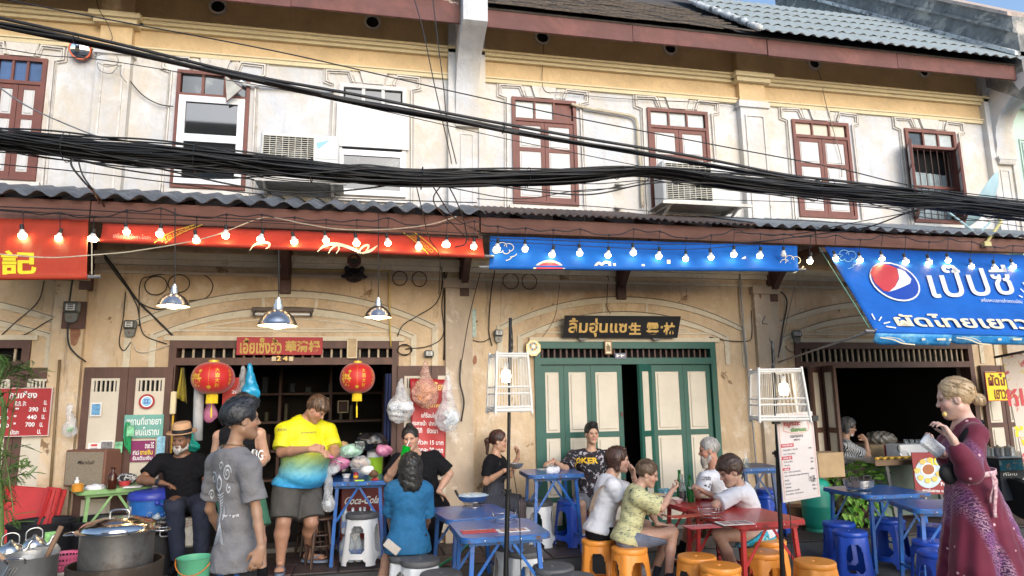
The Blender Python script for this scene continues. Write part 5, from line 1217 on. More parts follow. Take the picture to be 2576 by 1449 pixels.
q=MB();c4=[PL(x,y,pp,nn)for x,y in((1416,849),(1704,850),(1713,796),(1422,794))];bk=[p-nn.normalized()*.03 for p in c4];q.add(c4+bk,[(0,1,2,3),(7,6,5,4),(0,4,5,1),(1,5,6,2),(2,6,7,3),(3,7,4,0)]);q.build('board',SBLK,t)
q=MB();print_quad(q,'ลิ้มฮุ่นแซ',pp,nn,[(1428,848),(1576,846),(1578,803),(1432,799)],.003,.022)
for ch,x in(('生',1582),('雲',1626),('林',1668)):print_quad(q,ch,pp,nn,[(x,842),(x+30,842),(x+31,812),(x+1,811)],.003,.035)
for x in(1581,1662):poly_on(q,[(x,820),(x+5,820),(x+5,826),(x,826)],pp,nn,.003)
q.build('gold_lettering',SG2,t)
q=MB();
for x in(1465,1650):c=W(x,853,-.08);q.prism([(c.x-.06,c.z+.015),(c.x+.06,c.z+.015),(c.x+.03,c.z-.02),(c.x-.03,c.z-.02)],-.10,-.05)
q.build('carved_bracket',SBLK,t)
b=board('brass house number 24 on the door lintel','house number',((684,896),(738,909)),-.032,DKBROWN,.004,'house_number');tx(b[0],'2 4',b,.25,.75,.05,.98,SG2,.03,ext=.05);q=MB();
for f0,f1 in((0,.2),(.8,.99)):q.box(b[1]+(b[2]-b[1])*f0,b[1]+(b[2]-b[1])*f1,-.040,-.037,b[3]+.004,b[4]-.004)
q.build('peeled_label',CREAM,b[0])
b=board('small blue enamel plate with the Thai number 22 on the green lintel','house number',((1546,888),(1575,903)),-.032,M('navy_enamel',(.02,.03,.10),.3,var=0),.005,'house_number');tx(b[0],'๒๒',b,.15,.85,.2,.8,WHITEP,.03)
b=board('small framed picture of figures between the green transom bars','picture',((1520,858),(1539,891)),-.05,CREAMP,.012,'framed_picture',frame=M('gold_brown_frame',(.30,.15,.05),.5));q=MB();[q.box(b[1]+.02+.014*k,b[1]+.03+.014*k,b[5]-.003,b[5],b[3]+.03+.01*(k%2),b[3]+.10+.014*((k*2)%3))for k in range(4)];q.build('painted_figure',M('paint_mix',(.20,.12,.05),.7,var=.6,vs=60),b[0])
b=board('small cream framed plaque hung at the right end of the brown transom','plaque',((874,850),(898,901)),-.055,M('beige_paper',(.45,.33,.20),.8,var=.2,vs=40),.014,'framed_plaque',frame=M('cream_frame',(.62,.52,.34),.6));
# price board, green plaque, papers, stickers
b=board('red enamel price board with white Thai prices on the left shutters','price board',((-60,977),(124,1096)),-.09,SRED,.02,'price_board',frame=M('white_red_edge',(.62,.50,.46),.5),fw=.008)
_x=lambda x:(x+60)/184.
for s,x0,x1,y0,y1 in(('กุนเชียง',22,88,985,1008),('ก.ก. ละ',38,64,1010,1022),('บ.',106,114,1009,1020),('390',72,94,1025,1036),('บ.',106,114,1026,1037),('ศ  "',8,48,1026,1037),('440',69,92,1044,1055),('บ.',104,112,1044,1055),('ศษ  "',2,44,1044,1056),('700',67,89,1062,1073),('บ.',101,109,1063,1074),('ของ  "',2,44,1062,1074),('มัดละ',34,54,1079,1091),('บ.',97,106,1080,1091)):
 tx(b[0],s,b,_x(x0),_x(x1),1-(y1-977)/119.,1-(y0-977)/119.,WHITEP,.025)
b=board('chipped sea green plaque with white Thai lettering on the shutter of number 24','plaque',((314,1044),(409,1100)),-.085,M('sea_green_enamel',(.14,.36,.31),.5,var=.1,vs=8,dirt=((.5,.55,.5),9,.68,.74)),.006,'plaque');tx(b[0],'สถานที่ขายยา',b,.06,.94,.56,.92,WHITEP,.012);tx(b[0],'แผนโบราณ',b,.22,.90,.10,.46,WHITEP,.012)
MAG=M('magenta_card',(.20,.015,.10),.5,var=.05)
b=board('magenta square notice with white and yellow Thai words on the shutter','notice',((331,1109),(388,1160)),-.082,MAG,.004,'notice');tx(b[0],'true 5G',b,.58,.95,.62,.92,WHITEP,.02);tx(b[0],'ที่นี่',b,.1,.35,.32,.55,WHITEP,.02);tx(b[0],'ขายซิม',b,.4,.92,.32,.55,YELP,.02);tx(b[0],'รับเติมเงิน',b,.1,.92,.07,.28,WHITEP,.02)
q=MB();q.lathe([(.018,0),(.0001,.001)],(b[1]+.05,b[5]-.002,b[4]-.05),14,xf=None);
t=thing('round_sticker','round red rimmed sticker with a small blue scene on the upper shutter panel','sticker',W(369,1010,-.085));
for r,mt,dy in((.078,SRED,0),(.058,WHITEP,.0015),(.048,LBLUE,.003)):
 c=W(369,1010,-.085-dy);q=MB();q.add([(c.x+r*math.cos(a),c.y,c.z+r*math.sin(a))for a in[2*PI*k/30 for k in range(30)]]+[(c.x+r*math.cos(a),c.y+.0014,c.z+r*math.sin(a))for a in[2*PI*k/30 for k in range(30)]],[tuple(range(30))]+[(k,(k+1)%30,(k+1)%30+30,k+30)for k in range(30)]);q.build('disc',mt,t)
q=MB();c=W(369,1010,-.090);q.box(c.x-.03,c.x+.03,c.y-.001,c.y,c.z-.02,c.z-.012);q.box(c.x-.02,c.x-.014,c.y-.001,c.y,c.z-.012,c.z+.015);q.box(c.x+.006,c.x+.012,c.y-.001,c.y,c.z-.012,c.z+.015);q.box(c.x-.028,c.x+.02,c.y-.001,c.y,c.z+.015,c.z+.022);q.build('tiny_gate_drawing',NAVYP,t)
def paper(label,tl,br,Y,mat,deco=(),cat='paper'):
 b=board(label,cat,(tl,br),Y,mat,.002,'paper')
 for x0,x1,z0,z1,mt in deco:q=MB();q.box(b[1]+(b[2]-b[1])*x0,b[1]+(b[2]-b[1])*x1,b[5]-.0015,b[5]+.001,b[3]+(b[4]-b[3])*z0,b[3]+(b[4]-b[3])*z1);q.build('printed_block',mt,b[0])
 return b
INK=M('ink_grey',(.06,.06,.07),.8,var=.6,vs=70);PAPW=M('white_paper',(.74,.72,.70),.8,var=.05,vs=20)
paper('small pink edged print of temple roofs pinned to the left shutter',(229,1013),(254,1047),-.085,PAPW,((.12,.88,.1,.9,M('print_blue',(.12,.3,.5),.7,var=.6,vs=60)),));
b=paper('white leaflet with a red band pinned low on the left shutter',(222,1115),(251,1141),-.085,PAPW,((0,1,0,.22,REDP),(.12,.88,.38,.44,INK),(.2,.8,.5,.55,INK),(.25,.75,.7,.9,REDP)))
paper('black and white portrait photograph pinned beside the white leaflet',(253,1109),(284,1140),-.085,PAPW,((.08,.92,.08,.92,M('photo_grey',(.16,.16,.16),.6,var=.9,vs=45)),),'photograph')
paper('blue cloudy picture strip hanging on the door post',(396,1098),(412,1165),-.12,M('sky_picture',(.25,.48,.62),.6,var=.5,vs=30),(),'picture')
# bagua mirror, octagon plaque and carved tiger head
t=thing('bagua_mirror','octagonal cream bagua mirror at the left corner of the green door','mirror',W(1341,876,-.08));c=W(1341,876,-.08);q=MB();oc=[(c.x+.095*math.cos(rad(22.5+45*k)),c.z+.100*math.sin(rad(22.5+45*k)))for k in range(8)];q.prism(oc,c.y-.02,c.y);q.build('frame',M('gilt_edge',(.5,.38,.14),.4,.4),t)
q=MB();q.prism([(c.x+.085*math.cos(rad(22.5+45*k)),c.z+.090*math.sin(rad(22.5+45*k)))for k in range(8)],c.y-.023,c.y-.02);q.build('plate',CREAMP,t)
for k in range(8):a0=rad(45*k+4);a1=rad(45*k+41);q=MB();q.prism([(c.x+r*math.cos(a),c.z+.02+r*math.sin(a))for r,a in((.028,a0),(.052,a0),(.052,a1),(.028,a1))],c.y-.0255,c.y-.023);q.build('trigram',[SGOLD,M('slate_blue_print',(.10,.18,.25),.5)][k%2],t)
q=MB();q.prism([(c.x+.02*math.cos(rad(30*k)),c.z+.02+.02*math.sin(rad(30*k)))for k in range(12)],c.y-.026,c.y-.023);q.prism([(c.x+.035*math.cos(rad(30*k)),c.z-.058+.018*math.sin(rad(30*k)))for k in range(12)],c.y-.026,c.y-.023);q.build('mirror_disc',M('dull_mirror',(.25,.2,.16),.2,.5),t)
t=thing('carved_mask','dark carved tiger head plaque on the wall under the long red awning','carving',W(891,690,-.1));WOODB=M('black_carved_wood',(.018,.012,.011),.5,var=.4,bump=.8,bs=40)
def mask(f):
 c=np.array(W(891,692,-.06));f.ell(c,(.11,.05,.085),None,.02)
 for s in(-1,1):f.ell(c+(s*.085,-.01,.07),(.03,.02,.035),None,.02);f.ell(c+(s*.04,-.045,.02),(.022,.018,.016),None,.01);f.ell(c+(s*.11,-.01,-.02),(.04,.02,.02),None,.01);f.ell(c+(s*.03,-.05,-.03),(.03,.02,.02),None,.01)
 f.ell(c+(0,-.05,-.005),(.018,.03,.02),None,.01);f.ell(c+(0,-.05,-.055),(.035,.012,.008),None,.005,'s');f.wrinkle(.004,130,3)
c=np.array(W(891,690,-.06));solid(t,'tiger_head',WOODB,mask,c-.2,c+.2,.007)
c=W(891,655,-.08);q=MB();q.prism([(c.x+.085*math.cos(rad(22.5+45*k)),c.z+.08*math.sin(rad(22.5+45*k)))for k in range(8)],c.y-.01,c.y+.02);q.build('octagon_back',M('dark_red_wood',(.09,.012,.012),.5),t)
q=MB();q.prism([(c.x+.06*math.cos(rad(22.5+45*k)),c.z+.056*math.sin(rad(22.5+45*k)))for k in range(8)],c.y-.016,c.y-.01);q.build('octagon_face',WOODB,t);q=MB();[q.prism([(c.x+r*math.cos(rad(a)),c.z+.02+r*math.sin(rad(a)))for r,a in((.01,a0+5),(.035,a0+5),(.035,a0+40),(.01,a0+40))],c.y-.018,c.y-.016)for a0 in range(0,180,45)];q.build('coloured_trigram',M('faded_yellow_red',(.35,.15,.04),.6),t)
# ============ electricity meters
METB=M('meter_metal',(.16,.16,.14),.5,.3,var=.2);METG=M('meter_glass',(.10,.10,.09),.1,var=.1,spec=.8);METW=M('meter_dial',(.55,.54,.5),.5,var=.3,vs=90)
def meter(label,x,y,s=1.,wood=False,box=False):
 c=W(x,y,-.08 if x<260 else 0);t=thing('electricity_meter',label,'electricity meter',c,'electricity meters on the wall');Y=c.y;k=s
 q=MB()
 if wood:q.box(c.x-.085*k,c.x+.10*k,Y-.02,Y,c.z-.13*k,c.z+.11*k);q.build('backboard',DKBROWN,t);q=MB()
 q.box(c.x-.065*k,c.x+.065*k,Y-.085,Y-.02,c.z-.0*k,c.z+.10*k,bev=.018);q.build('case',METB if not box else M('blue_grey_case',(.10,.14,.15),.5),t)
 q=MB();q.box(c.x-.055*k,c.x+.055*k,Y-.105,Y-.085,c.z+.01*k,c.z+.092*k,bev=.012);q.build('glass_cover',METG,t)
 q=MB();q.box(c.x-.036*k,c.x+.036*k,Y-.108,Y-.1055,c.z+.022*k,c.z+.078*k);q.build('dial',METW,t);q=MB();[q.box(c.x-.022*k,c.x+.022*k,Y-.110,Y-.1085,c.z+z*k,c.z+(z+.008)*k)for z in(.032,.05,.066)];q.build('counter',INK,t)
 if not box:q=MB();q.prism([(c.x-.052*k,c.z),(c.x+.052*k,c.z),(c.x+.045*k,c.z-.06*k),(c.x+.025*k,c.z-.08*k),(c.x-.025*k,c.z-.08*k),(c.x-.045*k,c.z-.06*k)],Y-.065,Y-.02);q.build('terminal_cover',METB,t);q=MB();q.ball((c.x,Y-.066,c.z-.035*k),.009,8,6);q.build('lead_seal',M('rust_dot',(.25,.06,.03),.6),t)
meter('electricity meter on a dark wooden back board at the far left pillar',186,790,1.2,True);meter('grey electricity meter left of the wide brown doorway',331,830,1.);meter('small blue grey meter box above the right hand brown shutter',1078,900,.85,box=True);meter('electricity meter beside the left bird cage',1252,848,.85);meter('electricity meter between the right bird cage and the big blue awning',1998,850,.95)
# ============ small wall items
def conduit(label,pts,r,mat,name='wall_cable',cat='cable',Y=-.02,sm=6):return cord(label,[W(p[0],p[1],p[2]if len(p)>2 else Y)for p in pts],r,mat,name,cat,sm=sm)
def coil(label,x,y,rx,ry,Y=-.03,mat=WIREB,r=.006,n=1):
 c=W(x,y,Y);k=((Y-CAMY)/_ray(x,y).y)/FPX;q=MB()
 for j in range(n):q.tube([c+V(rx*k*(1+.05*j)*math.cos(a),-.006*j,ry*k*(1-.04*j)*math.sin(a))for a in[2*PI*i/28 for i in range(28)]],r,5,closed=True)
 o=link_mesh('cable_coil',q.mesh('cable_coil',mat,True,tuple(c)),None,c);tag(o,label,'cable')
coil('round loop of brown cable fixed to the wall behind the left pendant lamp',392,718,26,24);coil('second loop of dark cable close to the stem of the left pendant lamp',450,713,25,23)
coil('left one of two thin cable rings on the wall above the right brown shutter',1006,700,18,18);coil('right one of two thin cable rings on the wall above the right brown shutter',1055,702,18,19);coil('left one of two cable rings high left of the black signboard',1285,707,20,20);coil('right one of two cable rings high left of the black signboard',1332,708,19,20);coil('tangled black cable coil at the right end of the brown transom',1018,880,16,14,n=4)
conduit('brown cable arching round the loops behind the left pendant lamp',[(350,820),(352,715),(378,695),(440,687),(505,688),(535,715),(520,748),(475,757)],.006,WIREB)
conduit('yellow conduit running along the wall and down to the brown transom',[(728,640),(730,672),(740,679),(850,681),(970,681),(978,690),(980,780),(983,872)],.010,M('yellow_conduit',(.55,.38,.10),.5),'conduit','conduit',-.05,3)
conduit('long grey drain pipe beside the green doors',[(1861,680),(1870,820),(1885,970),(1905,1200)],.012,PIPE,'pipe','pipe',-.06)
conduit('bundle of black cables slanting from the left bracket to the doorway',[(262,640,-.2),(300,690),(345,755),(390,800),(440,850)],.012,WIRE);conduit('black cable bowing under the left pendant lamp',[(262,648,-.2),(312,715),(350,760),(395,778),(430,772)],.007,WIRE);conduit('black cable curving past the second meter to the transom',[(318,720),(345,770),(356,830),(375,850),(420,865)],.006,WIRE);conduit('pair of pale wires looping below the second meter',[(316,735),(310,800),(300,860),(312,882),(330,860)],.006,WIREB)
conduit('pale wire from the second meter to the brown door frame',[(335,862),(345,883),(375,885),(430,866)],.006,WIREW);conduit('black cable running down the left pillar to the shutter',[(183,700,-.1),(172,790,-.12),(172,860,-.12),(190,890,-.1),(216,910,-.08)],.009,WIRE);conduit('thin cable crossing the wall behind the little tree',[(112,706),(95,760),(40,810),(2,845)],.006,WIREB);conduit('thin cable from the far left meter down to the left doorway',[(162,788),(120,808),(60,842),(5,845)],.006,WIREB)
conduit('black cable dropping from the right bracket to the coil on the transom',[(1110,650,-.06),(1112,720),(1095,765),(1050,795),(1012,820),(995,860)],.006,WIRE);conduit('thick brown pipe beside the white party wall under the canopy',[(1118,680),(1120,800),(1118,905)],.014,WIREB,'pipe','pipe');conduit('black cable beside the thick brown pipe',[(1130,660),(1112,760),(1116,840),(1080,870),(1020,878)],.006,WIRE)
conduit('cable hanging from the rolled blue awning down to the meter by the cage',[(1245,680,-.06),(1235,740),(1230,830),(1238,870)],.007,WIRE);conduit('wire sagging along the pillar toward the left bird cage',[(1128,842),(1170,850),(1210,860),(1235,850)],.005,WIREB);conduit('dark cable curling down behind the black signboard',[(1410,690),(1520,692),(1528,720),(1527,770),(1536,790)],.005,WIREB);conduit('thin wire down the wall left of the black signboard',[(1412,680),(1405,740),(1395,800),(1365,848)],.003,WIREB)
conduit('cable sagging from the green door frame across the pillar',[(1785,848),(1830,857),(1880,858),(1892,840),(1890,780)],.006,WIREB);conduit('black hose curving out of the right bracket',[(1945,740,-.08),(1965,735,-.08),(1980,760,-.08),(1970,820,-.08),(1958,900,-.08)],.010,WIRE);conduit('cable running from the right meter to the fourth doorway',[(1975,870),(1990,885),(2030,880),(2062,860)],.005,WIREB)
conduit('coil of black cord hung on the pillar edge',[(1160,905,-.09),(1157,960,-.12),(1167,1010,-.12),(1160,1060,-.12)],.010,WIRE,sm=6);conduit('two taut black cords slanting down beside the party wall pillar',[(1208,685,-.5),(1180,800,-.3),(1162,905,-.12)],.005,WIRE)
b=board('narrow mint green painted strip on the party wall pillar','strip',((1188,776),(1198,848)),-.072,M('mint_strip',(.4,.5,.44),.7,var=.4,vs=20),.004,'painted_strip')
t=thing('tube_light','fluorescent tube fitting on a brown batten behind the big pendant lamp','lamp',W(710,775,-.05));q=MB();a,b_=W(634,768,-.06),W(788,785,-.06);q.box(a.x,b_.x,-.075,-.0,b_.z,a.z-.02,bev=.006);q.build('batten',M('batten_brown',(.10,.07,.05),.6,var=.3),t);q=MB();q.tube([(a.x+.04,-.10,b_.z-.035),(b_.x-.03,-.10,b_.z-.035)],.013,10);q.build('tube',M('unlit_tube',(.7,.7,.68),.3),t,smooth=40);q=MB();[q.box(x-.012,x+.012,-.115,-.07,b_.z-.055,b_.z+.0)for x in(a.x+.03,b_.x-.02)];q.build('tube_holder',WIREB,t)
# round traffic mirror and the leaning triangular mirror upstairs
c=W(202,125,-.10);t=thing('convex_mirror','orange rimmed round convex mirror high on the white wall','mirror',c);q=MB();xf=Matrix.Translation(c)@V(.15,-1,-.25).to_track_quat('Z','Y').to_matrix().to_4x4();R_=.11;q.lathe([(R_*.86,.018),(R_,.02),(R_*1.03,0),(R_,-.03),(R_*.6,-.05)],n=32,xf=xf,cap=(False,True));q.build('orange_rim',M('mirror_orange',(.55,.10,.03),.5),t,smooth=40);q=MB();q.lathe([(R_*.87,.016),(R_*.6,.03),(R_*.3,.038),(.0001,.04)],n=32,xf=xf,cap=(False,False));q.build('mirror_glass',M('mirror',(.85,.87,.9),.03,1.,var=0),t,smooth=True)
q=MB();q.tube([c+V(0,.03,0),c+V(-.02,.1,.05)],.012,6);q.build('bracket_arm',PIPE,t)
t=thing('triangular_mirror','brown edged triangular mirror flag beside the white sashed window','mirror',W(590,220,-.12));tri=[W(566,188,-.12),W(610,222,-.20),W(570,256,-.12)];q=MB();nn=(tri[1]-tri[0]).cross(tri[2]-tri[0]).normalized();q.add(tri+[p+nn*.008 for p in tri],[(0,1,2),(5,4,3),(0,3,4,1),(1,4,5,2),(2,5,3,0)]);q.build('mirror_sheet',M('pale_matte_mirror',(.50,.49,.44),.35,.0,var=.3,vs=6),t);q=MB();q.tube(tri,.007,5,closed=True);q.build('brown_edge',BROWN,t)  # matte sheet, the mirror's pale reflection is put into its colour
# ============ air conditioners
ACW=M('ac_white',(.62,.63,.62),.45,var=.05,vs=4,dirt=((.45,.42,.38),4,.6,.85));RUSTW=M('rusty_bracket',(.50,.48,.44),.6,.3,var=.2,dirt=((.28,.12,.05),7,.55,.7))
def ac(label,x0,y0,x1,y1,fanx,logo,dirty=False):
 a,b_=W(x0,y0,-.42),W(x1,y1,-.42);xa,xb,zt,zb=a.x,b_.x,a.z,a.z-.56;t=thing('air_conditioner',label,'air conditioner',((xa+xb)/2,-.28,zb),'air conditioner units on the upper wall')
 q=MB();q.box(xa,xb,-.42,-.12,zb,zt,bev=.02);q.build('casing',ACW,t)
 fx0,fx1=xa+.035,xa+(xb-xa)*fanx;q=MB();q.box(fx0,fx1,-.424,-.4205,zb+.04,zt-.045);q.build('fan_black_plate',BLACK,t)  # black plate on the closed casing paints its dark inside
 cx,cz=(fx0+fx1)/2,(zb+zt)/2;q=MB();q.lathe([(.20,0),(.21,.004),(.215,0)],n=32,xf=Matrix.Translation((cx,-.426,cz))@Matrix.Rotation(rad(90),4,'X'),cap=(False,False))
 for k in range(3):an=2*PI*k/3;q.add([(cx+.03*math.cos(an),-.4255,cz+.03*math.sin(an)),(cx+.19*math.cos(an),-.4255,cz+.19*math.sin(an)),(cx+.18*math.cos(an+.8),-.428,cz+.18*math.sin(an+.8)),(cx+.05*math.cos(an+1),-.428,cz+.05*math.sin(an+1))],[(0,1,2,3)])
 q.build('fan',M('fan_grey',(.06,.06,.07),.5),t)
 for k in range(20):
  z=zb+.05+(zt-zb-.1)*k/19;q=MB();q.box(fx0,fx1,-.434,-.429,z-.0035,z+.0035);q.build('grille_bar',M('grille_cream',(.52,.50,.42),.5),t)
 q=MB();[q.box(x-.003,x+.003,-.436,-.430,zb+.04,zt-.045)for x in[fx0+(fx1-fx0)*k/8 for k in range(9)]];q.build('grille_rib',M('grille_cream',(.52,.50,.42),.5),t)
 q=MB();q.box(xb-(xb-xa)*(1-fanx)+.02,xb-.01,-.4225,-.4195,zb+.27,zb+.273);q.box(xb-(xb-xa)*(1-fanx)+.02,xb-.01,-.4225,-.4195,zb+.19,zb+.193);q.build('panel_seam',INK,t)
 logo(t,xa,xb,zb,zt)
 q=MB()
 for x in(xa+.06,xb-.06):q.bar((x,-.50,zb-.03),(x,0,zb-.03),.035,.035);q.bar((x,-.46,zb-.04),(x,-.02,zb-.34+.12),.025,.025)
 q.bar((xa-.06,-.49,zb-.025),(xb+.10,-.49,zb-.025),.035,.035);q.box(xa-.04,xb+.06,-.47,-.05,zb-.012,zb-.004);q.build('wall_bracket',RUSTW,t)
def lg1(t,xa,xb,zb,zt):q=MB();q.prism([(xb-.24,zt-.10),(xb-.10,zt-.06),(xb-.22,zt-.17),(xb-.24,zt-.14)],-.4245,-.4205);q.build('blue_mark',LBLUE,t);q=MB();text_wall(q,'R32',xb-.17,xb-.12,zb+.12,zb+.15,-.4235);q.build('small_lettering',INK,t)
def lg2(t,xa,xb,zb,zt):q=MB();text_wall(q,'MITSUBISHI',xb-.26,xb-.08,zb+.33,zb+.35,-.4235);text_wall(q,'ELECTRIC',xb-.26,xb-.13,zb+.30,zb+.32,-.4235);q.build('small_lettering',INK,t)
ac('white air conditioner with a blue mark, beside the boarded window',656,329,850,440,.68,lg1);ac('white air conditioner partly covering the fourth window, on a rusty bracket',1666,400,1862,480,.62,lg2)
conduit('white lagged pipe crossing the wall and dropping to the air conditioner',[(1437,262,-.05),(1475,272,-.05),(1540,283,-.05),(1590,293,-.05),(1602,312,-.05),(1606,370,-.05),(1613,440,-.05),(1616,520,-.05)],.022,M('lagging_cream',(.50,.44,.33),.8,var=.2,vs=20,dirt=((.15,.12,.09),12,.6,.7)),'lagged_pipe','pipe')
conduit('cream air hose below the triangular mirror, running to the boarded window',[(604,205,-.06),(625,213,-.06),(700,216,-.06),(760,220,-.06),(845,226,-.06)],.022,UPVC,'hose','hose')
# satellite dish at the right
c=W(2492,512,-.9);t=thing('satellite_dish','pale blue satellite dish seen edge on at the right, on a yellow arm','satellite dish',c);_s=_ray(2500,520).normalized();_e=(_R*.50+_U*.86);xf=Matrix.Translation(c)@(_s.cross(_e).normalized()*-1+_s*.12).to_track_quat('Z','Y').to_matrix().to_4x4()@Matrix.Scale(1.25,4);q=MB();pr=[(r,.55*r*r*1.2)for r in(.0001,.1,.2,.3)];q.lathe([(.0001,0),(.12,.012),(.22,.04),(.32,.09),(.325,.088),(.22,.034),(.12,.006),(.0001,-.006)],n=32,xf=xf,cap=(False,False));q.build('dish',M('pale_blue_metal',(.40,.58,.64),.5),t,smooth=40)
q=MB();q.tube([W(2375,525,-1.1),W(2460,590,-1.0),W(2490,560,-.9)],.012,8);q.build('feed_arm',M('pale_blue_metal',(.40,.58,.64),.5),t);q=MB();q.tube([W(2480,612,-1.22),W(2518,558,-1.1),c],.02,8);q.box(W(2480,612,-1.22).x-.05,W(2480,612,-1.22).x+.05,-1.25,-1.2,W(2480,615,-1.22).z-.03,W(2480,615,-1.22).z+.03);q.build('mount_arm',M('faded_yellow_metal',(.48,.42,.18),.6),t)
# rust stained spouts and other small upper wall bits
for i,(x,y,lb)in enumerate(((1555,463,'small pale lamp bracket on the wall left of the right air conditioner'),(1553,522,'small rusty spout low on the wall left of the right air conditioner'))):
 c=W(x,y,0);t=thing('wall_spout',lb,'bracket',c);q=MB();xf=Matrix.Translation(c)@Matrix.Rotation(rad(20),4,'X');q.box(-.05,.05,-.14,0,-.012,.012,xf,bev=.01);q.build('plate',RUSTW,t)
# ============ overhead cables
def bundle(label,path,n,hw,hd,r0,r1,seed,name='cable_bundle',ties=8,stray=0,pinch=()):
 rg=random.Random(seed);pts=catmull(path,10);N=len(pts);t=thing(name,label,'cable bundle',pts[0])
 for i in range(n):
  a=2*PI*rg.random();r=math.sqrt(rg.random());oz,oy=r*math.sin(a),r*math.cos(a);f1,f2,p1_,p2_=rg.uniform(.5,1.5),rg.uniform(1.5,3.5),rg.uniform(0,6),rg.uniform(0,6);P_=[]
  sg=rg.uniform(.02,.10)if i<stray else 0;s0=rg.uniform(0,.8)
  for k,p in enumerate(pts):
   t_=k/(N-1);h=hw(t_)if callable(hw)else hw;z=oz*h+h*.20*math.sin(t_*f1*12+p1_)+h*.12*math.sin(t_*f2*14+p2_);y=oy*hd+hd*.3*math.sin(t_*f2*9+p1_)
   u_=(t_-s0)/.22
   if sg and 0<u_<1:z-=sg*math.sin(PI*u_)+h*.8*math.sin(PI*u_)
   P_.append(p+V(0,y,z))
  q=MB();q.tube(P_,rg.uniform(r0,r1),5);q.build('strand',WIRE,t,smooth=True)
 for k in range(ties):
  p=pts[int((k+.5)/ties*(N-1))];h=(hw((k+.5)/ties)if callable(hw)else hw)*1.25;q=MB();q.tube([p+V(.004*math.sin(a),hd*1.2*math.cos(a),h*math.sin(a))for a in[2*PI*j/14 for j in range(14)]],.004,4,closed=True);q.build('cable_tie',WIRE,t)
 return t
CYB=-2.3
bundle('thick smooth black power cables sweeping across the upper windows',[W(-60,50,CYB),W(0,60,CYB),W(250,112,CYB),W(580,186,CYB),W(850,243,CYB),W(1130,296,CYB),W(1400,348,CYB),W(1660,391,CYB),W(1900,432,CYB),W(2070,460,CYB),W(2300,488,CYB),W(2640,525,CYB)],8,.036,.05,.008,.015,5,ties=3)
hwf=lambda t:.088-.042*math.exp(-((t-.63)/.07)**2)-.012*t+.010*math.sin(t*9)
bundle('wide tangled mass of black telephone cables sagging across the facade',[W(-60,340,CYB),W(0,352,CYB),W(250,378,CYB),W(520,400,CYB),W(760,425,CYB),W(1000,446,CYB),W(1200,450,CYB),W(1450,443,CYB),W(1625,432,CYB),W(1800,452,CYB),W(2050,480,CYB),W(2250,497,CYB),W(2400,513,CYB),W(2650,545,CYB)],78,hwf,.10,.0045,.0085,9,ties=11,stray=16)
def wire(label,pts,r=.004,Y=CYB,mat=WIRE):return cord(label,[W(p[0],p[1],p[2]if len(p)>2 else Y)for p in pts],r,mat,'wire','cable')
wire('single thin black wire running above the thick power cables',[(10,-2),(250,45),(520,95),(760,143),(1130,228),(1430,293),(1800,365),(2100,422),(2310,470),(2600,506)],.006)
wire('left one of two steep black wires crossing the white corbel',[(1040,-10),(1065,80),(1090,200),(1110,290),(1130,380),(1136,412)],.005);wire('right one of two steep black wires crossing the white corbel',[(1088,-10),(1102,110),(1115,210),(1125,310),(1148,412)],.005)
wire('grey wire slanting down from the left edge into the cable mass',[(-10,214),(70,268),(180,318),(268,352)],.006,mat=PIPE);wire('pale wire sagging between the left pillar and the sashed window',[(310,168,-.05),(325,200,-.05),(360,240,-.05),(400,262,-.05),(436,268,-.05)],.007,mat=WIREB)
wire('loops of pale cable tangled at the top of the left pilaster',[(238,142,-.2),(262,136,-.2),(292,140,-.2),(296,160,-.2),(268,168,-.2),(246,158,-.2),(252,178,-.2),(280,184,-.2),(300,165,-.2),(305,190,-.2),(318,207,-.2)],.006,mat=M('grey_wire',(.30,.29,.27),.6));wire('thin wire hanging over the left pilaster cornice',[(242,-5,-.2),(250,25,-.2),(268,55,-.2),(282,90,-.2),(280,105,-.2)],.004,mat=WIREB)
wire('thin wire sagging from the left across under the power cables',[(0,121),(120,140),(250,150),(500,190),(760,235),(1100,310),(1300,355),(1620,420)],.004);wire('black wire sagging below the cable mass over the sashed window',[(0,383),(100,388),(200,385),(330,400),(430,412),(560,440),(640,452)],.006)
wire('thin wire crossing below the cable mass at the left',[(-5,413),(200,432),(430,460),(640,487),(900,500),(1200,510)],.005);wire('black cable dropping in a hank from the cable mass to the corrugated canopy',[(178,398),(182,420),(205,450),(228,475),(252,500,-1.6),(262,520,-1.4)],.008);wire('second black cable dropping beside the hank at the left',[(195,395),(208,440),(235,480),(250,512,-1.5)],.006)
wire('vent wire hanging from the third round vent to the window moulding',[(1368,110,-.02),(1366,150,-.03),(1368,225,-.04),(1420,234,-.04),(1560,248,-.04),(1830,262,-.04),(1845,280,-.04)],.004,mat=WIREB);wire('pale cable hanging out of the fifth round vent',[(2055,172,-.02),(2066,200,-.05),(2075,250,-.05),(2100,340,-.05),(2116,400,-.05),(2118,445,-.05)],.006,mat=M('pale_brown_wire',(.25,.21,.16),.7))
wire('black wires fanning down from the cable mass to the party wall',[(1120,455),(1090,500,-2),(1115,540,-1.7),(1165,590,-1.5),(1180,605,-1.5)],.006);wire('black wire swinging down in a loop over the red awning end',[(1130,470),(1150,510,-2),(1168,560,-1.7),(1172,610,-1.6),(1145,622,-1.6)],.006);wire('thin black wire falling past the party wall bracket',[(1048,470),(1062,530,-2),(1080,600,-1.6),(1106,648,-1.5),(1104,740,-.3)],.005);wire('thin black wire swinging from the red awning up to the cable mass',[(1090,470),(1140,545,-1.8),(1200,580,-1.5),(1220,600,-1.4)],.006)
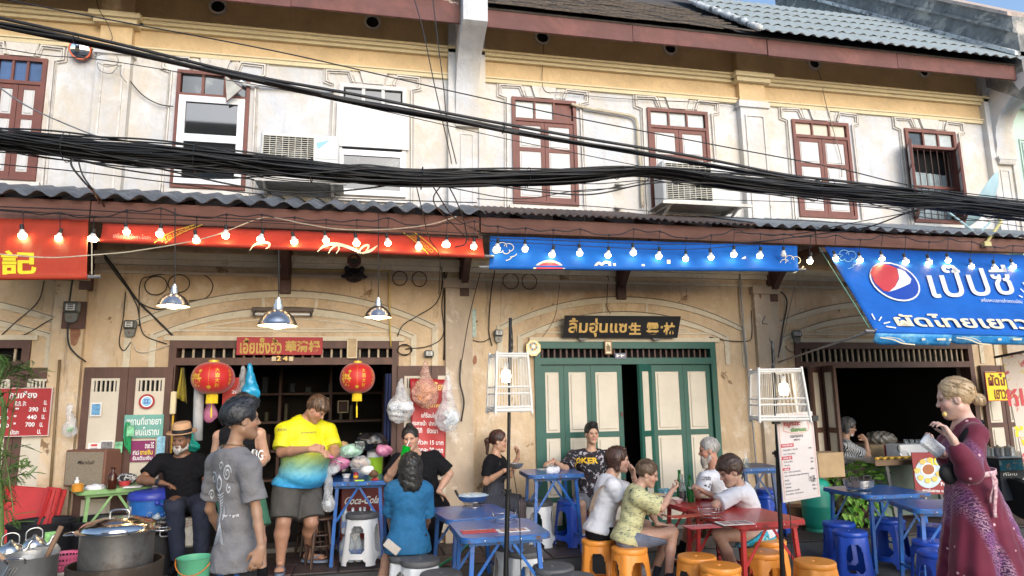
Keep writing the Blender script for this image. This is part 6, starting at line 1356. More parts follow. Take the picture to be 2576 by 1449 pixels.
wire('slack black service cable rising from the canopy to the cables at right',[(1900,610,-1.35),(2050,590,-1.5),(2180,572,-1.8),(2300,530),(2400,512)],.008);wire('second slack service cable rising to the right over the canopy',[(1850,585,-1.35),(1990,590,-1.5),(2150,560,-1.9),(2330,527)],.005);wire('thin wire drooping under the cable mass in the middle',[(1120,470),(1300,500),(1450,480),(1600,468),(1640,440)],.005);wire('thin straight wire low across the right windows',[(1640,500),(1900,505),(2120,515),(2400,545),(2600,575)],.004);wire('thin straight wire just over the rusty canopy',[(1200,500),(1500,520),(1800,545),(2100,560),(2400,590)],.004);wire('thin black wire just under the canopy edge at the left',[(0,520,-1.3),(200,528,-1.3),(500,545,-1.32),(800,562,-1.33),(1100,583,-1.33),(1225,590,-1.33)],.006);wire('second thin black wire along the red awning top',[(0,527,-1.3),(300,548,-1.32),(700,562,-1.34),(950,585,-1.4),(1225,600,-1.4)],.005);wire('black wire along the top of the rolled blue awning',[(1225,598,-1.36),(1400,605,-1.4),(1700,615,-1.4),(1900,608,-1.4),(2050,590,-1.4)],.005);wire('lower black wire along the rolled blue awning',[(1225,605,-1.4),(1450,618,-1.42),(1700,628,-1.42),(1900,615,-1.42)],.004)
# ============ stools and tables
def stool_meshes(shell,top,pad):
 H_=.47;R_=lambda z,th:.142+(H_-z)*.115+.011*max(0,math.cos(4*(th-PI/4)))**3*min(1,(H_-z)/.07)
 nt_,nz_=96,34;zs=[.0+(.425)*j/nz_ for j in range(nz_+1)];keep={}
 for j in range(nz_):
  for i in range(nt_):
   th=2*PI*(i+.5)/nt_;z=(zs[j]+zs[j+1])/2;d=(th%(PI/2))-PI/4;d=abs(((th+PI/4)%(PI/2))-PI/4)
   w=.50-.10*(z-.1)/.3;e=((d/w)**4+(abs(z-.235)/.125)**4)if.1<z<.37 else 9;e2=(d/.50)**4+(z/.065)**4
   keep[i,j]=e>1 and e2>1
 q=MB();vo=[(R_(z,2*PI*i/nt_)*math.cos(2*PI*i/nt_),R_(z,2*PI*i/nt_)*math.sin(2*PI*i/nt_),z)for z in zs for i in range(nt_)]
 vi=[((R_(z,2*PI*i/nt_)-.006)*math.cos(2*PI*i/nt_),(R_(z,2*PI*i/nt_)-.006)*math.sin(2*PI*i/nt_),z)for z in zs for i in range(nt_)];K=len(vo);fs=[]
 ix=lambda i,j:j*nt_+i%nt_
 for(i,j),k in keep.items():
  if not k:continue
  a,b_,c,d=ix(i,j),ix(i+1,j),ix(i+1,j+1),ix(i,j+1);fs+=[(a,b_,c,d),(d+K,c+K,b_+K,a+K)]
  if j==0 or not keep[i,j-1]:fs.append((b_,a,a+K,b_+K))
  if j<nz_-1 and not keep[i,j+1]:fs.append((d,c,c+K,d+K))
  if not keep[(i-1)%nt_,j]:fs.append((a,d,d+K,a+K))
  if not keep[(i+1)%nt_,j]:fs.append((c,b_,b_+K,c+K))
 q.add(vo+vi,fs);base=q.mesh('leg_frame',shell,40)
 q=MB();q.lathe([(.150,.418),(.155,.425),(.155,.452),(.149,.462),(.138,.464),(.020,.461),(.017,.452),(.0001,.452)]if not pad else[(.158,.420),(.162,.428),(.162,.455),(.155,.466),(.140,.469),(.02,.466),(.017,.458),(.0001,.458)],n=40,cap=(True,False));st=q.mesh('seat',top,40)
 return base,st
def plast(n,c,wear):return M(n,c,.38,var=.08,vs=6,dirt=(wear,9,.66,.85),spec=.5)
ST={'white':stool_meshes(plast('white_plastic',(.70,.71,.72),(.45,.42,.36)),M('grey_stool_pad',(.085,.085,.09),.6,var=.15,vs=20,bump=.3,bs=160),True),'orange':stool_meshes(plast('orange_plastic',(.82,.30,.045),(.70,.22,.03)),plast('orange_plastic',0,0),False),'blue':stool_meshes(plast('blue_plastic',(.008,.055,.38),(.02,.08,.32)),plast('blue_plastic',0,0),False)}
def stool(kind,x,y,zt,rz,label,h=1.):
 zt_=zt-.469*h;p=G(x/1.59,y/1.59,zt);t=thing('plastic_stool',label,'stool',(p.x,p.y,zt_),kind+' plastic stools',rz)
 t.scale=(1,1,h);link_mesh('leg_frame',ST[kind][0],t);link_mesh('seat',ST[kind][1],t);return t
for k,x,y,z,l in(('white',1450,2049,.50,'white stool with grey pad standing alone before the dark wooden stool and counter'),('white',1633,2216,.30,'white stool with grey pad that the woman in teal blue sits on'),('white',1682,2232,.30,'white stool with grey pad tucked close behind the woman in teal blue'),
 ('white',1764,2290,.28,'white stool with grey pad cut by the bottom edge, left of the front blue table'),('white',2048,2172,.30,'white stool with grey pad under the front blue table, farther back of two'),('white',2100,2197,.30,'white stool with grey pad under the front blue table, nearer of two'),
 ('white',2212,2262,.30,'white stool with grey pad just right of the front blue table corner'),('white',2293,2302,.28,'white stool with grey pad cut by the bottom edge, beside the orange stools'),('white',2153,2002,.47,'white stool with dark pad near the green door, under the tall blue table'),
 ('blue',2284,1998,.48,'blue stool of the young man by the green door'),('orange',2330,2010,.40,'orange stool half hidden behind the blue stool by the green door'),('orange',2392,2152,.30,'orange stool under the woman in the white t-shirt'),('orange',2517,2184,.30,'orange stool under the boy in the leaf print shirt'),
 ('orange',2787,2219,.30,'empty orange stool before the red tables, the farther left of two'),('orange',2880,2256,.30,'empty orange stool nearest the bottom edge, centre of the orange ones'),('orange',3048,2202,.30,'empty orange stool partly behind the leg of the front red table'),
 ('orange',3072,2155,.30,'orange stool under the boy in turquoise shorts'),('orange',3258,2239,.30,'orange stool at the right end of the front red table'),('blue',3354,2085,.30,'blue stool behind the foremost blue one under the long blue table'),('blue',3398,2119,.30,'foremost blue stool in the middle, before the long blue table'),
 ('blue',3552,2071,.30,'blue stool standing between the two right hand blue tables'),('blue',3737,2098,.30,'blue stool glimpsed farthest back beside the maroon dress'),('blue',3725,2160,.30,'blue stool beside the maroon dress, middle of three'),('blue',3752,2200,.30,'blue stool nearest the bottom edge beside the maroon dress'),('blue',3078,1953,.52,'blue stool stacked on another behind the boy in white')):
 s_=stool(k,x,y,z,rad(random.uniform(-30,30)),l)
s_=stool('blue',3060,1975,.46,.4,'lower blue stool standing beneath and left of the stacked one')
TBLUE=M('chipped_blue_paint',(.014,.115,.40),.28,var=.3,vs=5,bump=.3,bs=22,coat=.3,dirt=[((.05,.09,.22),3.0,.48,.70),((.075,.05,.042),5,.66,.70)]);TRED=M('chipped_red_paint',(.46,.030,.032),.35,var=.12,vs=5,bump=.2,bs=22,coat=.2,dirt=[((.09,.02,.018),7,.70,.75)]);TGREEN=M('light_green_paint',(.22,.40,.15),.5,var=.15,vs=6,dirt=((.08,.2,.05),6,.62,.8));RIMB=M('rusty_blue_rim',(.02,.11,.32),.6,var=.3,vs=12,dirt=((.09,.045,.03),14,.52,.6));RIMR=M('worn_red_rim',(.36,.028,.028),.6,var=.3,vs=12,dirt=((.07,.02,.015),16,.56,.64));STEEL=M('stainless_steel',(.50,.50,.50),.42,.85,var=.15,vs=6,dirt=((.25,.23,.2),7,.6,.8));SBROWN=M('dark_stained_wood',(.035,.018,.012),.45,var=.35,vs=9,grain=((.10,.05,.03),14,.6,(1,1,.2)))
def ptable(label,px4,ztop,zg,mat,rim,rz=None,lean=.0,name='folding_table'):
 P4=[G(x/1.59,y/1.59,ztop)for x,y in px4];c=sum(P4,Vector())/4;w=((P4[2]-P4[1]).length+(P4[3]-P4[0]).length)/2;d=((P4[1]-P4[0]).length+(P4[2]-P4[3]).length)/2;v=(P4[2]-P4[1])+(P4[3]-P4[0]);rz=math.atan2(v.y,v.x)if rz is None else rz
 t=thing(name,label,'table',(c.x,c.y,zg),'folding tables of the street stalls',rz);h=ztop-zg;hw,hd=w/2,d/2
 def rr(o,n=5,r=.07):return[(sx*(hw-r)+(r+o)*math.cos(a),sy*(hd-r)+(r+o)*math.sin(a))for sx,sy,a0 in((1,1,0),(-1,1,90),(-1,-1,180),(1,-1,270))for a in[rad(a0+90*k/n)for k in range(n+1)]]
 def slab(o,z0,z1):q=MB();L=rr(o);n=len(L);q.add([(x,y,z0)for x,y in L]+[(x,y,z1)for x,y in L],[tuple(range(n-1,-1,-1)),tuple(range(n,2*n))]+[(i,(i+1)%n,(i+1)%n+n,i+n)for i in range(n)]);return q
 slab(0,h-.026,h).build('tabletop',mat,t,local=True);slab(.004,h-.040,h-.012).build('rim',rim,t,local=True)
 q=MB();q.box(-hw+.06,hw-.06,-hd+.05,-hd+.08,h-.07,h-.041);q.box(-hw+.06,hw-.06,hd-.08,hd-.05,h-.07,h-.041);q.build('apron_rail',rim,t,local=True)
 for sx in(-1,1):
  for sy in(-1,1):q=MB();q.bar((sx*(hw-.09),sy*(hd-.07),h-.041),(sx*(hw-.05),sy*(hd-.05),0),.032,.032);q.build('leg',mat,t,local=True)
  q=MB();q.bar((sx*(hw-.06),-hd+.07,.16),(sx*(hw-.06),hd-.07,.16),.022,.022);q.build('stretcher',mat,t,local=True)
 for sy in(-1,1):
  for sx in(-1,1):q=MB();q.bar((sx*(hw-.30),sy*(hd-.06),h-.05),(sx*(hw-.085),sy*(hd-.07),h*.52),.006,.022);q.build('brace',mat,t,local=True)
 q=MB();[q.ball((x,-hd-.003,h-.026),.006,6,4)for x in(-hw*.5,hw*.3)];q.build('screw',STEEL,t,local=True);return t
ptable('blue folding table with the foil pan on it, behind the front blue table',[(1723,2030),(1775,2083),(2051,2060),(1990,2012)],.57,-.10,TBLUE,RIMB);ptable('front blue folding table carrying red and white menus',[(1793,2092),(1850,2150),(2205,2137),(2110,2067)],.56,-.18,TBLUE,RIMB)
ptable('tall blue folding table by the green door with papers and tissue on it',[(2078,1878),(2112,1902),(2338,1893),(2285,1872)],.80,0,TBLUE,RIMB);ptable('rear red folding table with bottles and plates where the family eats',[(2660,2000),(2700,2031),(2960,2020),(2900,1985)],.57,-.12,TRED,RIMR);ptable('front red folding table with menus and a wire stand',[(2750,2035),(2940,2097),(3245,2077),(2980,2020)],.57,-.18,TRED,RIMR)
ptable('long blue folding table with the lidded pan, left of the maroon dress',[(3292,1943),(3465,1988),(3690,1968),(3560,1940)],.57,-.18,TBLUE,RIMB);ptable('blue folding table partly hidden behind the maroon dress',[(3543,1998),(3660,2034),(4010,2040),(3880,1996)],.56,-.18,TBLUE,RIMB);ptable('dark blue folding table with an empty glass behind the bearded man',[(2880,1855),(2960,1872),(3110,1868),(3060,1850)],.80,0,M('navy_table_paint',(.02,.05,.12),.4,var=.2),RIMB)
ptable('blue edged counter table loaded with bags, kettle and jug in front of number 24',[(1325,1895),(1335,1930),(1572,1920),(1550,1890)],.80,0,TBLUE,RIMB);ptable('light green table under the speaker beside the man in the hat',[(300,1925),(274,1972),(568,1943),(560,1910)],.78,0,TGREEN,TGREEN)
def wood_stool(label,x,y,z,s=1.):
 p=G(x/1.59,y/1.59,z);t=thing('wooden_stool',label,'stool',(p.x,p.y,0),'dark wooden stools',.3);q=MB();q.lathe([(.13*s,z-.035),(.155*s,z-.02),(.155*s,z-.006),(.14*s,z),(.0001,z-.006)],n=28);q.build('seat',SBROWN,t,40,local=True)
 for k in range(4):a=PI/4+k*PI/2;q=MB();q.tube([(.085*s*math.cos(a),.085*s*math.sin(a),z-.03),(.155*s*math.cos(a),.155*s*math.sin(a),0)],[.019,.015],8);q.build('leg',SBROWN,t,40,local=True)
 for zz,r in((.2,.128*s),(.3,.108*s)):q=MB();q.tube([(r*math.cos(2*PI*k/24),r*math.sin(2*PI*k/24),zz)for k in range(24)],.009,6,closed=True);q.build('ring_rail',SBROWN,t,40,local=True)
wood_stool('dark round wooden stool in front of the counter',1283,2063,.47);wood_stool('dark wooden stool half hidden behind the big man in shorts',1240,2030,.47)
# ============ things on the tables
def lathe_thing(name,label,cat,px_,z,prof,mat,n=24,grp=None,sc=1.,part='body',sm=45,cap=(True,True),base=None):
 p=G(px_[0],px_[1],z)if base is None else Vector(base);t=thing(name,label,cat,p,grp);q=MB();q.lathe([(r*sc,h*sc)for r,h in prof],p,n,cap=cap);q.build(part,mat,t,sm);return t,p
GGL=M('green_glass',(.01,.22,.04),.06,var=0,trans=.55,spec=.8);CGL=M('clear_glass',(.8,.85,.85),.04,var=0,trans=.92);COLA=M('dark_cola',(.02,.006,.004),.1,var=0);PORC=M('pink_white_porcelain',(.70,.52,.52),.25,var=.05);FOOD=M('noodle_food',(.55,.42,.20),.7,var=.4,vs=60,bump=.6,bs=120);FOIL=M('dented_aluminium',(.55,.55,.56),.32,1.,var=.2,vs=12,bump=.3,bs=30);CHROME=M('wire_chrome',(.45,.45,.45),.25,1.,var=.1)
BOT=[(.030,0),(.032,.005),(.032,.11),(.029,.135),(.018,.165),(.0135,.19),(.013,.225),(.015,.228),(.015,.237)]
for lb,x,y,mt,ad in(('tall green bottle with a yellow label at the back of the red table',1712,1250,GGL,'y'),('green soda bottle nearest the boy in white',1738,1262,GGL,'s'),('clear contoured bottle half full of cola',1718,1260,CGL,'c')):
 t,p=lathe_thing('bottle',lb,'bottle',(x,y),.572,BOT,mt,20,'bottles on the red table',1.06 if ad!='y' else 1.12)
 q=MB()
 if ad=='c':q.lathe([(.0285,.004),(.0305,.01),(.0305,.095),(.0001,.096)],p,18);q.build('cola',COLA,t,45)
 if ad=='y':q.lathe([(.0352,.05),(.0352,.10)],p,20,cap=(False,False));q.build('label',YELP,t,True)
 if ad=='s':text_on(q,'Spritz',lambda u,v,h:p+V(.0352*math.sin(u),-.0352*math.cos(u),v),-.9,.7,.12,.145,.02);q.build('white_lettering',WHITEP,t)
t,p=lathe_thing('bowl','small pink bowl at the left corner of the red table','bowl',(1706,1266),.572,[(.022,0),(.026,.008),(.042,.022),(.050,.038),(.047,.038),(.038,.022),(.0001,.012)],PORC,cap=(True,False));t,p=lathe_thing('plate','white plate of noodles in front of the boy in white','plate',(1778,1256),.572,[(.05,0),(.06,.006),(.105,.024),(.103,.027),(.06,.012),(.0001,.012)],PORC,cap=(True,False))
q=MB();[q.ball(p+V(random.uniform(-.05,.05),random.uniform(-.04,.04),.022),random.uniform(.014,.024),7,5,(1.3,1,.7))for _ in range(14)];q.build('noodles',FOOD,t,kind='stuff')
t,p=lathe_thing('plate','plate of food in front of the boy in the leaf print shirt','plate',(1655,1250),.572,[(.05,0),(.10,.022),(.098,.025),(.0001,.012)],PORC,cap=(True,False));q=MB();[q.ball(p+V(random.uniform(-.05,.05),random.uniform(-.04,.04),.022),random.uniform(.014,.024),7,5,(1.3,1,.7))for _ in range(12)];q.build('noodles',FOOD,t,kind='stuff')
def flat(label,name,px_,z,w,d,rz,mat,th=.002,cat=None,deco=(),h=None):
 p=G(px_[0],px_[1],z);t=thing(name,label,cat or name,p,None,rz);q=MB();q.box(-w/2,w/2,-d/2,d/2,0,th);q.build('sheet' if th<.01 else 'box',mat,t,local=True)
 for x0,x1,y0,y1,mt in deco:q=MB();q.box(x0*w,x1*w,y0*d,y1*d,th,th+.0012);q.build('printed_block',mt,t,local=True)
 return t
BLK6=M('photo_blocks',(.35,.20,.18),.6,var=.8,vs=40)
t=flat('red laminated menu on the front blue table','menu',(1204,1337),.562,.27,.14,.02,REDP,.003);q=MB();text_on(q,'ก๋วยเตี๋ยวหลอด',lambda u,v,h:(u,v,.0045),.11,-.11,.06,.025,.012);q.build('lettering',WHITEP,t,local=True)
flat('white picture menu on the front blue table','menu',(1290,1334),.562,.25,.14,.02,PAPW,.003,deco=[(-.4+.28*i,-.16+.28*i,-.35+.4*j,-.02+.4*j,BLK6)for i in range(3)for j in range(2)])
flat('red fan shaped mat lying on the front red table','placemat',(1730,1298),.572,.34,.13,.15,M('red_gold_mat',(.42,.06,.03),.6,var=.5,vs=30),.003);t=flat('red menu nearest the edge on the front red table','menu',(1765,1325),.572,.26,.16,.0,M('red_gloss_card',(.50,.05,.08),.3,var=.1),.003);q=MB();text_on(q,'ก๋วยเตี๋ยวหลอด',lambda u,v,h:(u,v,.0045),.11,-.11,.07,.03,.012);q.build('lettering',WHITEP,t,local=True)
flat('white picture menu on the front red table','menu',(1848,1316),.572,.27,.17,-.05,PAPW,.003,deco=[(-.42+.3*i,-.16+.3*i,-.38+.42*j,-.02+.42*j,BLK6)for i in range(3)for j in range(2)])
flat('sheets of paper spread on the tall blue table','paper',(1385,1180),.802,.30,.16,.1,PAPW,.003,'paper',[(-.3,.3,-.3,-.05,INK)]);flat('blue floral tissue box on the rear red table','tissue_box',(1675,1245),.572,.11,.10,.3,patt('blue_floral',(.05,.35,.50),[(.6,.7,.7)],scale=40),.06,'tissue box')
def wire_stand(label,x,y,z,r=.10):
 p=G(x,y,z);t=thing('wire_stand',label,'pan stand',p,'wire pan stands');q=MB()
 for rr_,zz in((r,.05),(r*.95,.005)):q.tube([p+V(rr_*math.cos(2*PI*k/28),rr_*math.sin(2*PI*k/28),zz)for k in range(28)],.003,5,closed=True)
 for k in range(3):a=2*PI*k/3+.4;q.tube([p+V(r*.8*math.cos(a),r*.8*math.sin(a),0),p+V(r*math.cos(a),r*math.sin(a),.05),p+V(r*1.12*math.cos(a),r*1.12*math.sin(a),.085)],.003,5)
 q.build('wire',CHROME,t,smooth=True);return p
wire_stand('empty wire pan stand on the front blue table',1270,1312,.562,.11);wire_stand('empty wire pan stand on the front red table',1790,1300,.572,.10);p1_=wire_stand('wire stand under the foil wrapped pan',1190,1275,.572,.10);p2_=wire_stand('wire stand under the lidded pan at the right',2162,1238,.572,.12)
t,p=lathe_thing('foil_pan','shallow steel pan wrapped in blue tinted film on its wire stand','pan',None,0,[(.10,.055),(.125,.062),(.150,.105),(.152,.108)],FOIL,30,base=p1_,cap=(True,False));q=MB();q.lathe([(.155,.108),(.10,.122),(.0001,.128)],p,30,cap=(False,False));q.build('film',M('blue_film',(.45,.62,.75),.2,var=.3,vs=25,bump=.4,bs=30),t,60);q=MB();[q.ball(p+V(.07*math.cos(k),.06*math.sin(k),.112),.03,8,5,(1,1,.5))for k in range(6)];q.build('food',FOOD,t,True)
q=MB();[q.bar(p+V(s*.14,0,.10),p+V(s*.17,.01,.16),.02,.02)for s in(-1,1)];q.build('clip',WIRE,t)
t,p=lathe_thing('lidded_pan','low aluminium pan with black handles on the long blue table','pan',None,0,[(.125,.055),(.14,.062),(.148,.125),(.152,.127),(.145,.127),(.0001,.118)],FOIL,34,base=p2_,cap=(True,False));q=MB();[q.tube(catmull([p+V(.13*s-.04,-.06*(s<0),.11),p+V(.13*s-.04,-.06*(s<0),.155),p+V(.13*s+.04,-.06*(s<0),.155),p+V(.13*s+.04,-.06*(s<0),.11)],4),.008,6)for s in(-.8,.8)];q.build('handle',WIRE,t,True)
t,p=lathe_thing('drinking_glass','clear empty glass with straws on the dark blue table','glass',(1878,1177),.80,[(.028,0),(.034,.10),(.032,.10),(.026,.006),(.0001,.006)],CGL,cap=(True,False));q=MB();q.tube([p+V(0,0,.01),p+V(.01,0,.16)],.003,5);q.tube([p+V(.01,0,.01),p+V(-.012,0,.15)],.003,5);q.build('straw',WHITEP,t)
t=thing('napkin_pile','crumpled white napkins heaped on the tall blue table','napkins',G(1390,1186,.802));c=np.array(G(1390,1184,.83))
def nap(f):
 for k in range(7):f.ell(c+(-.05+.017*k,.01*math.sin(k*3),.012*math.sin(k*2.3)),(.025,.03,.035),None,.006)
 f.wrinkle(.006,150,3);f.cutplane(c-(0,0,.03),(0,0,-1))
solid(t,'paper_mass',WHT,nap,c-.12,c+.12,.006)
J_=W(1299,1172,-.72);t,p=lathe_thing('metal_bowl','metal noodle bowl in the hands of the woman in the apron','bowl',None,0,[(.03,0),(.06,.02),(.078,.055),(.075,.055),(.055,.024),(.0001,.012)],STEEL,base=J_-V(0,0,.03),cap=(True,False))
wv=W(1016,1141,-.72-.42);t=thing('glitter_cup','bright green glitter cup with a straw held to her mouth','cup',wv-V(0,0,.08));xf=Matrix.Translation(wv-V(.008,0,.07))@Matrix.Rotation(rad(14),4,'Y');q=MB();q.lathe([(.030,0),(.043,.14),(.045,.145),(.0001,.146)],n=20,xf=xf);q.build('cup',M('green_glitter',(.0,.42,.03),.25,.3,var=.6,vs=160,emit=None),t,45);q=MB();q.tube([xf@V(0,0,.13),xf@V(.012,.02,.20)],.004,6);q.build('straw',WHITEP,t)
c=W(2346,1122,-4.52-.10);t=thing('paper_bag','small white paper bag of snacks in her right hand','bag',c);a_=np.array(c)
q=MB();q.box(-.075,.075,-.018,.018,-.038,.038,Matrix.Translation(c)@Matrix.Rotation(rad(38),4,'Y')@Matrix.Rotation(rad(15),4,'X'),bev=.014);q.build('bag',M('white_greaseproof',(.66,.68,.72),.7,var=.10,vs=30,bump=1.5,bs=25),t);c=W(2376,1042,-4.52-.02);t=thing('snack','yellow bitten snack held up to her mouth','snack',c);q=MB();q.ball(c,.013,10,7,(1,1,1.2));q.build('dough',M('yellow_dough',(.62,.45,.14),.7,var=.2,vs=40),t,True)
t=thing('pink_brush','pink handled tool the big man is cleaning','tool',W(820,1143,-1.25));q=MB();q.tube([W(808,1136,-1.25),W(838,1152,-1.28)],.010,8);q.build('handle',M('pink_plastic',(.75,.12,.38),.4,var=0),t,True);q=MB();q.tube([W(838,1152,-1.28),W(862,1166,-1.3)],.006,8);q.build('shaft',CHROME,t,True)
# counter load
KET=M('tarnished_kettle',(.10,.095,.09),.25,1.,var=.3,vs=8)
def kettle(label,p,s,mat,rz=0):
 t=thing('kettle',label,'kettle',p,None,rz);q=MB();q.lathe([(.07*s,0),(.085*s,.02*s),(.09*s,.05*s),(.075*s,.09*s),(.045*s,.11*s),(.04*s,.115*s),(.02*s,.125*s),(.012*s,.14*s),(.0001,.145*s)],n=26);q.build('body',mat,t,50,local=True)
 q=MB();q.tube(catmull([(.07*s,0,.04*s),(.11*s,0,.06*s),(.125*s,0,.10*s),(.145*s,0,.125*s)],4),[.020*s,.017*s,.015*s,.013*s,.012*s,.012*s,.011*s,.011*s,.010*s,.010*s,.009*s,.009*s,.009*s],8);q.build('spout',mat,t,True,local=True);q=MB();q.tube(catmull([(-.06*s,0,.09*s),(-.055*s,0,.17*s),(0,0,.195*s),(.05*s,0,.17*s),(.055*s,0,.095*s)],5),.006*s,6);q.build('handle',WIRE if s>1.2 else mat,t,True,local=True)
kettle('small dark metal kettle on the counter',G(862,1194,.802),1.0,KET,PI)
t,p=lathe_thing('basin','wide white plastic basin on the counter','basin',(905,1190),.802,[(.07,0),(.10,.045),(.11,.05),(.106,.052),(.068,.01),(.0001,.01)],WHITEP,cap=(True,False));t,p=lathe_thing('bowl','small patterned white bowl on the counter edge','bowl',(871,1202),.802,[(.03,0),(.045,.04),(.043,.04),(.0001,.01)],WHITEP,cap=(True,False));t,p=lathe_thing('sauce_jar','red lidded sauce jar on the counter','jar',(895,1204),.802,[(.022,0),(.024,.04),(.021,.045),(.024,.05),(.024,.062),(.0001,.062)],REDP);q=MB();q.lathe([(.0245,.012),(.0245,.032)],p,20,cap=(False,False));q.build('label',YELP,t,True)
LIME=M('lime_plastic',(.35,.62,.03),.4,var=.05);t,p=lathe_thing('water_jug','lime green and white insulated water jug','jug',(943,1192),.802,[(.075,0),(.08,.01),(.085,.17),(.088,.18)],LIME,30);q=MB();q.lathe([(.088,.18),(.09,.19),(.088,.235),(.06,.25),(.0001,.25)],p,30,cap=(False,False));q.build('lid',WHITEP,t,45);q=MB();q.tube(catmull([p+V(-.07,0,.20),p+V(-.05,0,.30),p+V(.03,0,.31),p+V(.07,0,.21)],5),.011,6);q.ball(p+V(0,0,.27),.05,14,8,(1,1,.6));q.build('carry_handle',LIME,t,True)
BAGM=lambda n,c,a=.62:M(n,c,.22,var=.3,vs=14,bump=.7,bs=26,alpha=a,spec=.6)
BW=BAGM('clear_plastic_bag',(.72,.74,.78),.34);BPK=BAGM('pink_plastic_bag',(.62,.22,.38),.8);BBL=BAGM('blue_plastic_bag',(.03,.40,.72),.85);BTL=BAGM('teal_plastic_bag',(.02,.38,.30),.85);BOR=BAGM('salmon_plastic_bag',(.66,.40,.32),.42)
def blob(label,c,rs,mat,name='plastic_bag',cat='plastic bag',amp=.024,fr=34,seed=1,top=None,grp=None,fill=None):
 c=np.array(c,float);t=thing(name,label,cat,tuple(c),grp);R_=max(rs)+.06
 def fn(f):
  f.ell(c,rs,None,.02)
  if top is not None:f.cone(c+(0,0,rs[2]*.3),np.array(top),min(rs[0],rs[1])*1.25,.018,.05)
  f.wrinkle(amp,fr,seed,n=9)
 hi_=c+R_
 if top is not None:hi_[2]=max(hi_[2],top[2]+.03)
 solid(t,'bag',mat,fn,c-R_,hi_,.010)
 if fill:
  q=MB();r_=random.Random(seed)
  for k in range(fill[0]):xf=Matrix.Translation(Vector(c)+V(r_.uniform(-.5,.5)*rs[0],r_.uniform(-.5,.5)*rs[1],r_.uniform(-.5,.4)*rs[2]))@Matrix.Rotation(r_.uniform(-1,1),4,'Y')@Matrix.Rotation(r_.uniform(-1,1),4,'X');q.box(-rs[0]*.42,rs[0]*.42,-rs[1]*.3,rs[1]*.3,-rs[2]*.3,rs[2]*.3,xf,bev=.006)
  q.build('contents',fill[1],t)
 return t
GR='bags and clutter heaped on the counter';CL0=M('mixed_packets',(.45,.30,.22),.5,var=.8,vs=15);WBOX=M('white_boxes',(.62,.66,.70),.6,var=.3,vs=12,dirt=((.12,.25,.40),9,.62,.66))
for i,(lb,x,y,Y,rs,mt)in enumerate((('pink bag slumped at the back left of the counter heap',850,1165,-.60,(.12,.08,.07),BPK),('clear bag at the front of the counter heap by the kettle',836,1180,-.85,(.07,.07,.05),BW),('crumpled clear bag lying between kettle and jug',905,1165,-.72,(.10,.07,.06),BW),('pale bag with green packets on top of the counter heap',880,1135,-.55,(.13,.10,.06),M('green_white_packets',(.35,.55,.45),.5,var=.6,vs=16)),('white handled carrier bag in front of the jug',925,1182,-.95,(.06,.05,.045),M('white_bag',(.72,.72,.72),.4,bump=.5,bs=30)),('brown paper wrapped bundle in the counter heap',862,1125,-.5,(.07,.06,.05),M('kraft_paper',(.42,.27,.13),.8,var=.2)),('dark pink bag bulging behind the jug',965,1132,-.50,(.08,.06,.055),BPK),('brown nuts in a clear bag beside the basin',938,1192,-.96,(.05,.04,.035),M('brown_nuts',(.12,.06,.03),.7,var=.5,vs=60)),('black rubbish sack slumped behind the heap',935,1110,-.35,(.16,.12,.09),BAGM('black_bag',(.01,.01,.012),1.)))):
 blob(lb,W(x,y,Y),rs,mt,seed=20+i,grp=GR,fill=(6,[CL0,WBOX][i%2])if mt is BW else None)
t=thing('clear_tub','clear square plastic tub on top of the counter heap','tub',W(905,1120,-.6));q=MB();c=W(905,1120,-.6);q.box(c.x-.05,c.x+.05,c.y-.05,c.y+.05,c.z-.04,c.z+.04,Matrix.Identity(4),bev=.01);q.build('tub',CGL,t)
t=thing('peeler','lime green handled peeler on the counter','peeler',G(905,1208,.805));q=MB();q.bar(G(893,1209,.81),G(916,1208,.81),.02,.012);q.build('handle',LIME,t);q=MB();q.bar(G(876,1211,.81),G(893,1209,.81),.008,.004);q.build('blade',CHROME,t);blob('small red pouch on the counter corner',G(943,1206,.81),(.04,.03,.018),REDP,'pouch','pouch',.004,60,3)
t=thing('drinks_fridge','red drinks chest with white script lettering under the counter','fridge',W(912,1330,-.55));a,b_=W(858,1228,-.30),W(966,1228,-.30);q=MB();q.box(a.x,b_.x,-.30,-.0,.02,a.z,bev=.01);q.build('cabinet',M('cola_red',(.16,.006,.008),.45,var=.1),t);q=MB();text_on(q,'Coca-Cola',lambda u,v,h:(u+(v-.5)*.35,-.305,v),a.x+.03,b_.x-.06,.50,.58,.02);q.build('white_script',WHITEP,t)
PETM=M('pet_bottle',(.62,.70,.75),.12,var=.3,vs=20,bump=.5,bs=30,alpha=.5,spec=.8);LBL=M('bottle_label_blue',(.02,.12,.42),.4,var=.3,vs=20)
for lb,x0,z0,nx_ in(('upper left pack of shrink wrapped water bottles under the counter',858,.29,3),('upper right pack of shrink wrapped water bottles under the counter',906,.29,2),('lower pack of shrink wrapped water bottles under the counter',856,.02,4)):
 a=W(x0,1300,-.78);t=thing('bottle_pack',lb,'water bottles',(a.x,-.75,z0),'packs of drinking water');
 for i in range(nx_):
  for j in range(2):q=MB();c=V(a.x+.04+i*.072,-.78+j*.07,z0);q.lathe([(.031,0),(.033,.02),(.033,.15),(.028,.18),(.014,.21),(.014,.235),(.0001,.235)],c,12);q.mi=1;q.lathe([(.0345,.06),(.0345,.12)],c,12,cap=(False,False));q.build('bottle',[PETM,LBL],t,45)
 q=MB();q.box(a.x-.0,a.x+nx_*.072+.01,-.82,-.67,z0,z0+.20,bev=.02);q.build('shrink_wrap',M('shrink_film',(.75,.8,.85),.08,var=.1,alpha=.22,bump=.8,bs=25),t)
